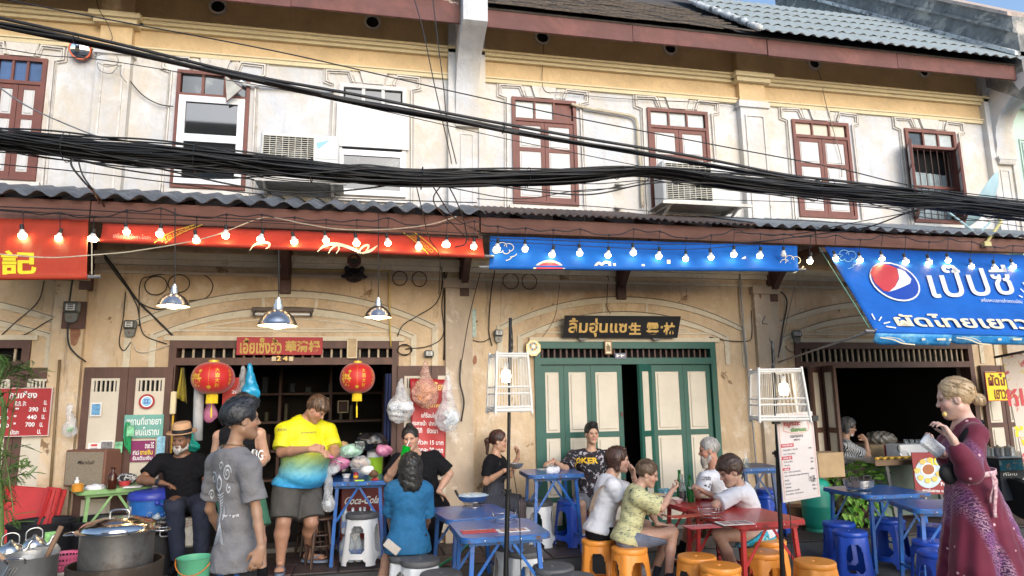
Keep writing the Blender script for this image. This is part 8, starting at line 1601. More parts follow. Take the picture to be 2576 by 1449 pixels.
q=MB();print_quad(q,'หมูกะทะ',pb,nb_,mq(.18,.62,.10,.17),.004,.03);q.build('red_logo_word',REDP,t);q=MB();print_quad(q,'เปิดงานลม',pb,nb_,mq(.36,.78,.17,.22),.004,.03);q.build('green_logo_word',M('logo_green',(.10,.30,.02),.5),t);q=MB();stroke_on(q,[mx(u,v)for u,v in((.04,.03),(.96,.03),(.96,.97),(.04,.97),(.04,.03))],1.2,pb,nb_,.004,0);stroke_on(q,[mx(u,v)for u,v in((.15,.20),(.2,.08),(.5,.06),(.75,.05),(.85,.15),(.8,.22),(.5,.24),(.3,.22),(.15,.20))],1.6,pb,nb_,.004,4);q.build('pink_border',PINKP,t)
q=MB();[q.box(p.x-.025,p.x+.025,p.y-.02,p.y+.02,p.z-.02,p.z+.02)for p in(W(1952,1060,-3.22),W(2048,1052,-3.22))];q.build('binder_clip',WIRE,t)
# ============ right hand stall
b=board('yellow sign with dark red Thai lettering in the fourth doorway','sign',((2474,936),(2556,1008)),-.35,YELP,.01,'yellow_sign',frame=SRED,fw=.01);BRN=M('dark_red_ink',(.16,.01,.01),.6,var=0);tx(b[0],'ผัดไทย',b,.10,.98,.52,.95,BRN,.03);tx(b[0],'เยาวราช',b,.25,.98,.06,.40,BRN,.025)
t=thing('tilted_banner','slanting food banner on a black pole at the right edge','banner',W(2560,990,-1.6));pn,nn=W(2560,990,-1.6),V(-.05,-1,0);q=MB();cs=[PL(x,y,pn,nn)for x,y in((2580,1190),(2720,1190),(2660,870),(2520,896))];q.add(cs+[p+V(0,.01,0)for p in cs],[(0,1,2,3),(7,6,5,4),(0,4,5,1),(1,5,6,2),(2,6,7,3),(3,7,4,0)]);q.build('banner_sheet',patt('food_banner_print',(.66,.56,.48),[(.50,.12,.12),(.62,.50,.20)],scale=8,lo=.56,hi=.62),t);q=MB();print_quad(q,'หมู',pn,nn,[(2540,1040),(2600,1040),(2590,975),(2530,980)],.004,.03);q.build('red_lettering',REDP,t);q=MB();print_quad(q,'ชุด',pn,nn,[(2556,1120),(2610,1120),(2600,1070),(2550,1072)],.004,.03);q.build('yellow_lettering',YELP,t);q=MB();q.tube([PL(2502,899,pn,nn),PL(2660,868,pn,nn)],.014,8);q.build('pole',BSTD,t,True)
SR=M('sign_deep_red',(.24,.015,.018),.5,var=.06);t=thing('food_signboard','red signboard picturing fried tofu round a bowl of dip','signboard',W(2340,1190,-1.0));ps,ns_=W(2340,1190,-1.0),V(.0,-1,.12);q=MB();cs=[PL(x,y,ps,ns_)for x,y in((2304,1243),(2412,1244),(2400,1138),(2293,1138))];q.add(cs+[p+V(0,.012,0)for p in cs],[(0,1,2,3),(7,6,5,4),(0,4,5,1),(1,5,6,2),(2,6,7,3),(3,7,4,0)]);q.build('board',SR,t)
for nm,(cx,cy,rx,ry),mt,li in(('plate_picture',(2336,1190,35,38),M('pale_plate_print',(.45,.55,.62),.4,var=.05),.003),('bowl_picture',(2334,1181,19,17),WHITEP,.007),('dip_picture',(2334,1181,15,13),M('dip_print',(.35,.12,.04),.6,var=.6,vs=120),.009)):q=MB();poly_on(q,ell_pts(cx,cy,rx,ry,n=28)[:-1],ps,ns_,li);q.build(nm,mt,t)
for k,(cx,cy)in enumerate(((2306,1184),(2315,1202),(2333,1209),(2350,1205),(2360,1192),(2320,1162),(2338,1158))):q=MB();poly_on(q,[(cx+8*math.cos(a)*(1.15 if j%2 else.95),cy+7.5*math.sin(a))for j,a in enumerate([rad(20+60*i)for i in range(6)])],ps,ns_,.010);q.build('tofu_picture',M('tofu_print',(.66,.45,.10),.5,var=.3,vs=40),t)
q=MB();print_quad(q,'เต้า',ps,ns_,[(2341,1170),(2375,1170),(2373,1144),(2339,1144)],.011,.03);q.build('yellow_lettering',YELP,t);q=MB();print_quad(q,'ชิ้นละ',ps,ns_,[(2366,1224),(2392,1224),(2390,1212),(2365,1212)],.004,.03);print_quad(q,'สูตรโบราณ หอมอร่อย',ps,ns_,[(2320,1240),(2408,1242),(2407,1231),(2319,1229)],.004,.015);q.build('white_lettering',WHITEP,t);q=MB();[q.tube([PL(x,1243,ps,ns_)+V(0,.03,0),PL(x+dx,1330,ps,ns_)+V(0,.2,0)],.010,6)for x,dx in((2335,20),(2395,8))];q.build('sign_leg',M('white_tube',(.6,.58,.5),.5),t)
t=thing('griddle_table','steel griddle counter with a row of golden fried cakes','counter',W(2230,1170,-.4));a,b_=W(2160,1150,-.5),W(2400,1150,-.5);zt_=W(2230,1158,-.7).z;q=MB();q.box(a.x,b_.x,-.78,-.2,zt_-.03,zt_,bev=.006);q.build('steel_top',STEEL,t);q=MB();[q.bar((x,-.7,zt_-.03),(x+.12,-.65,0),.04,.04)for x in(a.x+.2,b_.x-.5,b_.x-.1)];q.build('leg',PIPE,t);q=MB();q.box(a.x-.02,b_.x,-.80,-.783,zt_-.05,zt_+.012);q.build('front_lip',M('brown_tray_edge',(.16,.10,.06),.5,.3,var=.3),t);q=MB();q.box(a.x+.3,b_.x-.05,-.25,-.22,.05,zt_-.03);q.build('back_panel',M('grey_green_panel',(.16,.22,.20),.6),t)
CK=M('golden_cake',(.66,.40,.06),.6,var=.25,vs=50,bump=.4,bs=60)
for k in range(12):
 c=W(2206+9*k,1155,-.62+.05*(k%2));c.z=zt_+.015;tt=thing('fried_cake','%s golden fried cake from the left in the row on the steel griddle'%ORD[k],'fried cake',c,'golden cakes on the griddle');q=MB();q.box(-.028,.028,-.024,.024,-.015,.018,Matrix.Translation(c)@Matrix.Rotation(random.uniform(-1,1),4,'Z'),bev=.012);q.build('cake',CK,tt)
t=thing('sieve','round wire sieve leaning on the griddle counter','sieve',W(2272,1140,-.4));c=W(2272,1140,-.4);xf=Matrix.Translation(c)@Matrix.Rotation(rad(55),4,'X')@Matrix.Rotation(rad(20),4,'Y');q=MB();q.lathe([(.10,0),(.105,.006),(.10,.012)],n=26,xf=xf,cap=(False,False));q.bar(xf@V(-.1,0,0),xf@V(-.28,0,0),.012,.012);[q.tube([xf@V(-.09+.02*k,-.09,0),xf@V(-.09+.02*k,.09,0)],.001,3)for k in range(10)];q.build('wire_mesh',CHROME,t)
def boxt(label,x0,y0,x1,y1,Y,d,mat,name='box',cat='box',rz=0):
 a,b_=W(x0,y0,Y),W(x1,y1,Y);t=thing(name,label,cat,((a.x+b_.x)/2,Y+d/2,b_.z));q=MB();q.box(a.x,b_.x,Y,Y+d,b_.z,a.z,bev=.008);q.build('box_body',mat,t);return t
KR=M('cardboard',(.42,.29,.16),.85,var=.12,vs=8,bump=.1);boxt('cardboard sheet box standing behind the gas cylinder',2056,1140,2128,1200,-.75,.25,KR);boxt('white carton with clear cups on it on the griddle counter',2263,1119,2338,1152,-.35,.25,WHITEP,'carton','carton');boxt('open brown carton behind the row of cakes',2190,1120,2245,1150,.2,.3,KR);boxt('red plastic box beside the white carton',2243,1121,2264,1150,-.1,.15,REDP)
for k in range(3):lathe_thing('plastic_cup',('left','middle','right')[k]+' clear plastic cup on the white carton','cup',None,0,[(.02,0),(.03,.07),(.028,.07),(.0001,.01)],CGL,base=W(2280+15*k,1119,-.25),cap=(True,False),n=16,grp='cups on the carton')
blob('heap of clear bags of food deep on the fourth shop counter',W(2215,1105,.5),(.22,.15,.10),BAGM('dull_bags',(.20,.18,.15),1.),seed=44)
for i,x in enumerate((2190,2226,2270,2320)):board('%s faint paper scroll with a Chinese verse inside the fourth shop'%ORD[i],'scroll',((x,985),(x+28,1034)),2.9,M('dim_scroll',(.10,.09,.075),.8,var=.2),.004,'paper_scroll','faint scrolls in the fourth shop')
t=thing('inner_counter','dark counter deep inside the fourth shop','counter',(7.2,1.2,0));q=MB();q.box(6.2,8.2,.9,1.4,0,.85,bev=.01);q.build('counter_body',DKBROWN,t)
t=thing('food_cart','dark food cart with steel pots and pictured menu at the right edge','cart',W(2560,1200,-1.2));a,b_=W(2512,1150,-1.2),W(2760,1150,-1.2);q=MB();q.box(a.x,b_.x,-1.2,-.6,a.z-.02,a.z,bev=.005);q.build('steel_top',STEEL,t);q=MB();q.box(a.x+.02,b_.x,-1.17,-.63,a.z-.50,a.z-.021);q.build('side_panel',M('cart_dark',(.015,.02,.03),.5),t);q=MB();q.box(a.x+.03,a.x+.6,-1.175,-1.171,a.z-.16,a.z-.04);q.build('food_photos',patt('teal_food_print',(.03,.20,.26),[(.45,.30,.18),(.5,.5,.45)],scale=14,lo=.55,hi=.6),t)
q=MB();text_wall(q,'ที่ไหน',a.x+.06,a.x+.26,a.z-.22,a.z-.18,-1.176,0,.02);text_wall(q,'เหมือนกัน!',a.x+.14,a.x+.42,a.z-.30,a.z-.25,-1.176,0,.02);q.build('white_lettering',WHITEP,t);q=MB();text_wall(q,'เป๊ปซี่',a.x+.38,a.x+.58,a.z-.22,a.z-.17,-1.176,0,.02);q.build('cyan_lettering',LBLUE,t)
for k in range(3):q=MB();c=V(a.x+.07+.15*k,-1.0,a.z);q.lathe([(.06,0),(.062,.09),(.066,.092),(.03,.105),(.012,.11),(.012,.125),(.0001,.126)],c,20);q.build('steel_pot',STEEL,t,45)
q=MB();c=W(2570,1255,-1.25);q.lathe([(.19,-.03),(.24,-.03),(.24,.03),(.19,.03)],n=32,xf=Matrix.Translation(c)@Matrix.Rotation(rad(75),4,'Y')@Matrix.Rotation(0,4,'X'));q.build('tyre',BBIN,t,40)
cord('green hose snaking across the paving between the blue tables',[G(1090,1432,.02),G(1150,1395,.02),G(1175,1370,.02),G(1215,1340,.02)],.014,GREENW,'hose','hose');cord('tangle of thin black wires on the paving under the blue tables',[G(1150,1410,.01),G(1180,1380,.01),G(1165,1360,.01),G(1230,1372,.01),G(1215,1400,.01)],.005,WIRE)
# ============ garments
BLK=M('black_cotton',(.006,.006,.008),.9,var=.2,vs=12,spec=.2,bump=1.6,bs=12)
GREYT=M('washed_grey_cotton',(.17,.165,.172),.9,var=.22,vs=7,bump=1.6,bs=13)
DENIM=M('dark_denim',(.012,.016,.035),.85,var=.3,vs=10,bump=.2,bs=90)
BLUET=M('teal_blue_cotton',(.008,.105,.24),.8,var=.18,vs=5,bump=1.6,bs=11)
GREYS=M('charcoal_shorts_cloth',(.066,.062,.058),.9,var=.15,vs=9,bump=1.4,bs=12)
SLATE=M('slate_shorts_cloth',(.13,.15,.21),.9,var=.2,vs=14,bump=1.4,bs=14)
def gradient_shirt():
 m,nt,b,vec=new_mat('yellow_to_blue_jersey');sp=nd(nt,'ShaderNodeSeparateXYZ');nt.links.new(vec,sp.inputs[0]);ad=nd(nt,'ShaderNodeMath',operation='MULTIPLY_ADD');nt.links.new(noise(nt,vec,5,2),ad.inputs[0]);ad.inputs[1].default_value=.10;nt.links.new(sp.outputs[2],ad.inputs[2])
 r=nd(nt,'ShaderNodeValToRGB');mr=ramp(nt,ad.outputs[0],.83,1.32);nt.links.new(mr,r.inputs[0]);e=r.color_ramp.elements
 e[0].position=0;e[0].color=(.03,.28,.62,1);e[1].position=1;e[1].color=(.60,.56,.0,1)
 for p,c in((.15,(.06,.38,.66,1)),(.38,(.18,.40,.34,1)),(.58,(.42,.58,.16,1)),(.72,(.56,.58,.03,1))):k=e.new(p);k.color=c
 nt.links.new(r.outputs[0],b.inputs['Base Color']);b.inputs['Roughness'].default_value=.6;bp=nd(nt,'ShaderNodeBump');bp.inputs['Strength'].default_value=1.5;bp.inputs['Distance'].default_value=.01;nt.links.new(noise(nt,vec,10,4),bp.inputs['Height']);nt.links.new(bp.outputs[0],b.inputs['Normal']);return m
JERSEY=gradient_shirt()
HAWAII=patt('leaf_print_cotton',(.52,.50,.27),[(.36,.36,.20),(.07,.10,.10)],scale=16,lo=.56,hi=.60,stretch=(1,1,2.2))
CAMO=patt('turquoise_camo_cloth',(.02,.34,.50),[(.30,.52,.52),(.02,.14,.16)],scale=14,lo=.54,hi=.58)
LADY=patt('black_white_squiggle_cotton',(.50,.52,.54),[(.02,.025,.03)],scale=14,lo=.48,hi=.53,kind='wave')
JOKE=patt('dark_graphic_cotton',(.012,.010,.014),[(.38,.36,.40),(.02,.015,.02),(.10,.02,.02)],scale=17,lo=.57,hi=.60)
APRON=M('pinstripe_apron',(.012,.013,.020),.85,var=.1);
def stripe_mat(name,a,b_,sc,axis=0):
 m,nt,b,vec=new_mat(name);sp=nd(nt,'ShaderNodeSeparateXYZ');nt.links.new(vec,sp.inputs[0]);mu=nd(nt,'ShaderNodeMath',operation='MULTIPLY');nt.links.new(sp.outputs[axis],mu.inputs[0]);mu.inputs[1].default_value=sc
 fr=nd(nt,'ShaderNodeMath',operation='FRACT');nt.links.new(mu.outputs[0],fr.inputs[0]);c=mixc(nt,ramp(nt,fr.outputs[0],.78,.82),a,b_);nt.links.new(c,b.inputs['Base Color']);b.inputs['Roughness'].default_value=.85;return m
APRON=stripe_mat('pinstripe_apron',(.010,.011,.018),(.10,.11,.15),70);PJ=stripe_mat('striped_trousers',(.05,.035,.04),(.20,.16,.17),45)
def dress_mat():
 m,nt,b,vec=new_mat('maroon_feather_dress');base=mixc(nt,ramp(nt,noise(nt,vec,4,3),.3,.7),(.155,.005,.030),(.105,.003,.022))
 # feather bands: stretched diagonal waves masked by broad noise
 mp=nd(nt,'ShaderNodeMapping');mp.inputs['Rotation'].default_value=(0,rad(24),0);mp.inputs['Scale'].default_value=(1,1,.42);nt.links.new(vec,mp.inputs[0])
 w1=nd(nt,'ShaderNodeTexWave');w1.inputs['Scale'].default_value=1.3;w1.inputs['Distortion'].default_value=2.2;w1.inputs['Detail'].default_value=2;w1.inputs['Detail Scale'].default_value=2;nt.links.new(mp.outputs[0],w1.inputs['Vector'])
 w2=nd(nt,'ShaderNodeTexWave');w2.bands_direction='DIAGONAL';w2.inputs['Scale'].default_value=26;w2.inputs['Distortion'].default_value=9;w2.inputs['Detail'].default_value=4;w2.inputs['Detail Scale'].default_value=2.5;nt.links.new(vec,w2.inputs['Vector'])
 sp=nd(nt,'ShaderNodeSeparateXYZ');nt.links.new(vec,sp.inputs[0]);low=ramp(nt,sp.outputs[2],1.35,.35)
 a=nd(nt,'ShaderNodeMath',operation='MULTIPLY_ADD');nt.links.new(low,a.inputs[0]);a.inputs[1].default_value=.42;nt.links.new(w1.outputs[1],a.inputs[2]);mask=ramp(nt,a.outputs[0],.76,1.12)
 fine=mixc(nt,ramp(nt,w2.outputs[1],.35,.75),(.05,.012,.06),mixc(nt,ramp(nt,noise(nt,vec,9,3),.42,.6),(.24,.07,.22),(.42,.22,.30)))
 c=mixc(nt,mask,base,fine)
 vo=nd(nt,'ShaderNodeTexVoronoi');vo.inputs['Scale'].default_value=13;nt.links.new(vec,vo.inputs['Vector']);c=mixc(nt,ramp(nt,vo.outputs['Distance'],.12,.085),c,(.62,.38,.42))
 nt.links.new(c,b.inputs['Base Color']);b.inputs['Roughness'].default_value=.8;b.inputs['Sheen Weight'].default_value=.2;return m
DRESS=dress_mat()
PRW=M('white_print',(.72,.72,.72),.7,var=0);PRY=M('yellow_print',(.75,.46,.02),.7,var=0);PRB=M('blue_print',(.02,.16,.34),.7,var=.2,vs=30);PRK=M('grey_print',(.09,.09,.10),.8,var=0)
P=lambda x,y,Y:tuple(W(x,y,Y))
def gnd(p):return(p[0],p[1],gz(p[1]))
BROWN_S,TAN_S,OLIVE_S,FAIR_S,FAIR2=(.21,.11,.065),(.40,.235,.15),(.33,.185,.115),(.50,.31,.23),(.46,.28,.20)
PEOPLE={}
# --- man in a straw hat, seated behind the green table
J=dict(root=gnd(P(470,1300,-.55)),head=P(456,1108,-.50),face=(205,-4,0),neck=P(458,1152,-.42),pelvis=P(470,1262,-.42),chest_yaw=195,pelvis_yaw=170,
         shL=P(505,1160,-.45),shR=P(405,1160,-.45),elR=P(355,1208,-.62),wrR=P(405,1214,-.80),haR=((1,-.25,-.25),(0,-.2,-1),1,.3),elL=P(522,1212,-.50),wrL=P(515,1252,-.72),haL=((.1,-.6,-.6),(0,.3,-1),-1,.4),
         knR=P(440,1275,-.86),knL=P(508,1282,-.86),anR=P(450,1375,-.80),anL=P(508,1385,-.84),ftL=(0,-1,0),ftR=(-.2,-1,0),stubble=.15,facew=1.08)
c=person('seated man in a tan hat with black band and black t-shirt',J,BROWN_S,girth=1.18,belly=.02,hair=dict(style='crop',name='greying',col=(.05,.045,.04),vol=.004),beard=dict(name='grey',col=(.30,.28,.26),len=.004,c2=(.6,.58,.55)),
           top=dict(mat=BLK,sleeve=.72,hem=.10,seated=True),bottom=dict(mat=DENIM,length='long',name='jeans'),shoe=dict(kind='shoe',mat=BLK),seed=3);PEOPLE['hat']=c
H=c['H'];q=MB();HF4=c['HF'].to_4x4();hx=Matrix.Translation(H(0,-.010,.086))@(c['HF']@Matrix.Rotation(rad(-6),3,'X')).to_4x4()@Matrix.Diagonal((.86,1.02,1,1))
HATM=M('tan_felt',(.50,.30,.17),.85,var=.1,bump=.2)
q.lathe([(.158,.008),(.160,.003),(.155,-.002),(.105,-.004),(.100,.004)],n=36,xf=hx,cap=(False,False));q.lathe([(.102,-.002),(.099,.05),(.092,.088),(.075,.100),(.05,.092),(.0001,.086)],n=32,xf=hx,cap=(False,False));ht=q.build('hat',HATM,c['root'],smooth=60)
q=MB();q.lathe([(.1045,.0),(.1035,.036),(.099,.037)],n=32,xf=hx,cap=(False,False));q.build('hat_band',M('hat_band_cloth',(.01,.01,.014),.7),ht,smooth=60)
w=Vector(J['wrR']);q=MB();ax=(Vector(J['wrR'])-Vector(J['elR'])).normalized();xf=Matrix.Translation(w-ax*.03)@ax.to_track_quat('Z','Y').to_matrix().to_4x4();q.lathe([(.031,-.012),(.034,-.012),(.034,.012),(.031,.012)],n=18,xf=xf);q.lathe([(.022,0),(.022,.01),(.0001,.011)],(0,0,0),16,xf=Matrix.Translation(w-ax*.03+V(-.005,-.028,.012))@V(-.2,-1,.4).to_track_quat('Z','Y').to_matrix().to_4x4());q.build('wristwatch',M('watch_black',(.012,.012,.013),.35),c['root'],smooth=40)
# --- man in a black tank top behind
J=dict(root=gnd(P(610,1400,-1.25)),head=P(612,1026,-1.30),face=(150,-8,0),neck=P(600,1078,-1.24),pelvis=P(603,1225,-1.24),chest_yaw=172,shL=P(652,1092,-1.25),shR=P(552,1098,-1.25),
         elR=P(538,1158,-1.22),wrR=P(560,1205,-1.42),haR=((.7,-.3,-.4),(0,0,-1),1,.5),elL=P(668,1152,-1.22),wrL=P(640,1182,-1.44),haL=((-.8,-.3,-.2),(0,0,-1),-1,.6),knR=P(585,1325,-1.35),knL=P(650,1325,-1.30),anR=P(590,1420,-1.25),anL=P(662,1412,-1.2),ftL=(.2,-1,0),ftR=(-.2,-1,0),hsc=1)
c=person('standing man in a black sleeveless top, half hidden behind the grey t-shirt',J,FAIR2,girth=1.12,hair=dict(style='crop',name='black',col=(.010,.009,.009),vol=.016),top=dict(mat=BLK,strap=True,hem=.10,neck=.09,name='tank_top'),bottom=dict(mat=M('green_towelling',(.035,.13,.08),.95,var=.2,bump=.3),frac=1.02,flare=1.35,name='shorts'),shoe=dict(kind='shoe',mat=BLK),seed=5)
printed(c['top'],c['root'],'shirt_print',PRW,'MNG',P(640,1145,-1.45),(0,1,0),.15,.09,off=.02)
# --- boy in a grey t-shirt walking past
BY=-3.72
J=dict(root=gnd(P(590,1440,BY)),head=P(609,1056,BY),face=(77,3,0),neck=P(583,1131,BY),pelvis=P(592,1378,BY+.02),chest_yaw=48,pelvis_yaw=55,shR=P(626,1173,BY-.10),shL=P(548,1162,BY+.10),
         elR=P(646,1290,BY-.10),wrR=P(657,1378,BY-.20),haR=((-.28,-.12,-1),(-.3,.9,0),-1,.55),elL=P(528,1280,BY+.2),wrL=P(560,1350,BY+.35),haL=((.5,.1,-.8),(0,-1,0),-1,.5),
         knR=P(620,1520,BY+.02),knL=P(560,1505,BY-.02),stubble=.12,facew=.93)
c=person('youth in a faded grey t-shirt with a white skeleton print, walking past',J,(.34,.20,.125),sc=.90,hs=1.08,girth=.64,armg=1.1,step=.008,hair=dict(style='quiff',name='black_blue',col=(.008,.009,.012),vol=.017,nape=-.012,rough=.007,freq=120),
           top=dict(mat=GREYT,sleeve=.72,hem=.11,off=.020,hemf=1.12,sleevr=1.3,wr=.010,wf=26,flare=.03,neck=.082),bottom=dict(mat=patt('black_blue_print',(.008,.009,.012),[(.02,.08,.25)],scale=14,lo=.6,hi=.62),frac=.98,flare=1.25,off=.010),seed=8)
# white skeleton drawing on the back, as flat print
def bones():
 o=[]
 def ln(pts,w):
  for(a,b),(c_,d)in zip(pts[:-1],pts[1:]):
   dx,dy=c_-a,d-b;L=math.hypot(dx,dy)or 1;nx,ny=-dy/L*w,dx/L*w;o.append([(a-nx,b-ny),(c_-nx,d-ny),(c_+nx,d+ny),(a+nx,b+ny)])
 sp=lambda cx,cy,r,t0,n=18,s=1:[(cx+s*r*(1-k/n*.85)*math.cos(t0+k*.62),cy+r*.7*(1-k/n*.85)*math.sin(t0+k*.62))for k in range(n)]
 ln(sp(.22,.34,.15,0),.012);ln(sp(-.25,.30,.11,1,14,-1),.011);ln(sp(.30,.16,.09,2,12),.010);ln(sp(-.34,.10,.10,0,14,-1),.011);ln(sp(-.20,-.04,.08,0,12),.009);ln(sp(.0,.43,.08,0,12),.010)
 ln([(-.06,.32),(.04,.26),(.03,.18),(-.05,.14),(-.12,.18),(-.11,.27),(-.06,.32)],.014);ln([(-.02,.15),(.02,0),(.05,-.12),(.03,-.22)],.013)
 for k in range(7):ln([(-.10+.01*k,.10-.035*k),(.0+.008*k,.085-.035*k),(.13-.006*k,.12-.037*k)],.009)
 for k in range(9):ln([(.03+.002*k,-.22),(-.16+.045*k,-.47-.02*math.sin(k))],.006)
 ln([(-.14,-.10),(-.17,-.2),(-.12,-.26)],.010);ln([(.16,-.04),(.18,-.16),(.12,-.2)],.010);return o
printed(c['top'],c['root'],'shirt_print',M('faded_white_print',(.50,.52,.55),.9,var=.4,vs=45),bones(),P(550,1265,BY-.1),W(546,1262,BY)-V(0,CAMY,CAMH)+V(.35,0,0),.16,.46,lift=.007)
printed(c['top'],c['root'],'shirt_lettering',PRW,'bar + grill',P(577,1300,BY-.1),(0,1,0),.09,.018,lift=.008,off=.01)
q=MB();cc=Vector(J['neck']);fr=c['CF'];q.tube([cc+fr@V(.066*math.cos(a),.012+.062*math.sin(a),.022-.012*math.sin(a))for a in[2*PI*k/28 for k in range(28)]],.0018,4,closed=True);q.build('necklace',M('gold',(.6,.4,.12),.3,1),c['root'])
# --- big man in the yellow jersey
YY=-.85
J=dict(root=gnd(P(740,1420,YY)),head=P(797,1030,YY-.10),face=(122,-38,-4),neck=P(774,1052,YY),pelvis=P(748,1215,YY+.02),chest_yaw=140,pelvis_yaw=145,shw=1.12,shR=P(716,1082,YY-.12),shL=P(826,1084,YY+.02),
         elR=P(708,1138,YY-.20),wrR=P(779,1130,YY-.42),haR=((1,-.05,.05),(.2,.9,-.5),1,.75),elL=P(842,1135,YY-.10),wrL=P(835,1152,YY-.34),haL=((-.2,-.5,.25),(-.7,.5,-.4),-1,.7),
         knR=P(713,1312,YY-.16),knL=P(783,1312,YY-.04),anR=P(706,1400,YY-.13),anL=P(778,1384,YY+.22),ftR=(.05,-1,0),ftL=(1,-.35,0),facew=1.12,stubble=.1)
c=person('heavily built man in a yellow to blue jersey and charcoal shorts, bending over the counter',J,(.40,.22,.145),sc=1.04,girth=1.40,belly=.085,armg=.98,hair=dict(style='fringe',name='bleached_brown',col=(.035,.018,.012),c2=(.22,.12,.06),vol=.014,rough=.006,freq=130),
           top=dict(mat=JERSEY,sleeve=.82,hem=.02,off=.014,sleevr=1.2,wr=.009,neck=.078),bottom=dict(mat=GREYS,frac=.92,flare=1.28,off=.022),feet='bare',shoe=dict(kind='flipflop',mat=M('grey_blue_rubber',(.16,.20,.28),.7)),seed=11);PEOPLE['yellow']=c
printed(c['top'],c['root'],'chest_lettering',PRK,'JOURNEYS',P(781,1090,YY-.3),(-.2,1,0),.15,.018,off=.02)
printed(c['top'],c['root'],'sleeve_lettering',PRK,'[RUN TH]',P(704,1083,YY-.3),(.1,1,0),.085,.03,off=.015)
# --- woman drinking from a green cup
CY_=-.72
J=dict(root=gnd(P(1075,1350,CY_)),head=P(1032,1104,CY_-.06),face=(186,-2,6),neck=P(1046,1150,CY_),pelvis=P(1078,1275,CY_+.08),chest_yaw=188,shR=P(1000,1158,CY_-.05),shL=P(1092,1150,CY_),
         elR=P(976,1204,CY_-.20),wrR=P(1003,1160,CY_-.34),haR=((.42,-.25,.8),(.7,-.2,-.3),-1,.9),elL=P(1130,1192,CY_-.02),wrL=P(1103,1236,CY_-.16),haL=((.62,-.35,-.45),(-.4,-.4,-1),1,.25),
         knR=P(1050,1330,CY_-.22),knL=P(1092,1325,CY_-.2),anR=P(1056,1392,CY_-.05),anL=P(1084,1392,CY_-.10),ftR=(-.1,-1,0),ftL=(.1,-1,0),facew=1.1)
c=person('woman in black sipping from a glittery green cup, one hand on her hip',J,(.47,.285,.20),sc=.98,girth=1.22,belly=.02,bust=.03,hair=dict(style='topbun',name='black',col=(.010,.009,.009),vol=.012,line=.05),brow=(.02,.015,.012),lipc=(.42,.12,.12),
           top=dict(mat=BLK,sleeve=.85,hem=.06,sleevr=1.35,vneck=.04),bottom=dict(mat=BLK,length='long',name='trousers'),shoe=dict(kind='shoe',mat=M('black_white_trainer',(.02,.02,.02),.6,grain=((.7,.7,.7),12,.9,(1,1,3)))),seed=13);PEOPLE['cup']=c
# --- woman from behind in teal blue
WY=-1.87
J=dict(root=gnd(P(1022,1395,WY)),head=P(1032,1178,WY+.02),face=(-6,-6,0),neck=P(1030,1212,WY+.02),pelvis=P(1026,1362,WY),chest_yaw=-4,shL=P(988,1232,WY+.04),shR=P(1070,1232,WY+.04),
         elL=P(984,1296,WY+.12),wrL=P(985,1330,WY+.36),haL=((.6,.6,0),(0,0,-1),1,.5),elR=P(1074,1298,WY+.12),wrR=P(1070,1330,WY+.36),haR=((-.6,.6,0),(0,0,-1),-1,.5),
         knL=P(985,1368,WY+.36),knR=P(1050,1368,WY+.40),anL=P(950,1432,WY+.02),anR=P(1062,1420,WY+.3),ftL=(-.75,-.35,0),ftR=(.2,1,0))
c=person('woman in a teal blue t-shirt seated with her back to the camera',J,(.36,.21,.14),sc=.94,girth=1.10,hs=1.06,hair=dict(style='long',long=True,name='black',col=(.010,.009,.009),vol=.014,rough=.013,freq=70,strand=2.2),
           top=dict(mat=BLUET,sleeve=.95,hem=.09,off=.013,sleevr=1.3,wr=.011,wf=42,seated=True,hemf=1.05),bottom=dict(mat=DENIM,frac=.9,name='denim_shorts'),feet='bare',shoe=dict(kind='flipflop',mat=M('blue_rubber',(.04,.07,.25),.7)),seed=17)
q=MB();xf=Matrix.Translation(W(986,1376,WY-.16))@Matrix.Rotation(rad(40),4,'Y');q.box(-.07,.07,-.008,.008,-.035,.035,xf,bev=.004);q.build('pocket_phone',M('phone_case',(.42,.38,.34),.3),c['root'])
# --- woman in a pinstripe apron
AY=-.38
J=dict(root=gnd(P(1245,1340,AY)),head=P(1255,1110,AY),face=(98,-4,0),neck=P(1244,1150,AY),pelvis=P(1240,1262,AY),chest_yaw=115,shR=P(1231,1165,AY-.14),shL=P(1258,1160,AY+.14),elR=P(1222,1213,AY-.18),wrR=P(1268,1184,AY-.30),haR=((.95,-.1,.2),(0,.3,.9),-1,.4),
         elL=P(1283,1195,AY+.0),wrL=P(1303,1150,AY-.1),haL=((.1,-.2,1),(-.8,0,-.2),-1,.9),knR=P(1308,1272,AY-.22),knL=P(1318,1268,AY+.0),anR=P(1310,1345,AY-.2),anL=P(1322,1340,AY+.02),ftR=(1,-.2,0),ftL=(1,0,0))
c=person('seated woman in a pinstripe apron eating from a bowl, her hair in a ponytail',J,(.45,.27,.18),sc=.95,girth=.95,bust=.015,hair=dict(style='pony',long=True,name='dark_auburn',col=(.022,.010,.008),c2=(.16,.05,.03),vol=.010),top=dict(mat=BLK,sleeve=.7,hem=.05,seated=True),bottom=dict(mat=PJ,length='long',name='striped_trousers'),shoe=dict(kind='shoe',mat=WHT),seed=19)
def ap(f):
 for ce,r,R,k in c['torso'][1:]:f.ell(ce,np.array(r)+.020,R,k)
 f.cone(c['hip']['R'],c['kn']['R'],.125,.105,.04,cut=1.0);f.cone(c['hip']['L'],c['kn']['L'],.12,.10,.04,cut=1.0);f.wrinkle(.004,35,4);f.cutplane(c['nb']-c['spine']*.17,(.25,0,1))
solid(c['root'],'apron',APRON,ap,np.array(c['pv'])-.35,np.array(c['nb'])+.3)
q=MB();
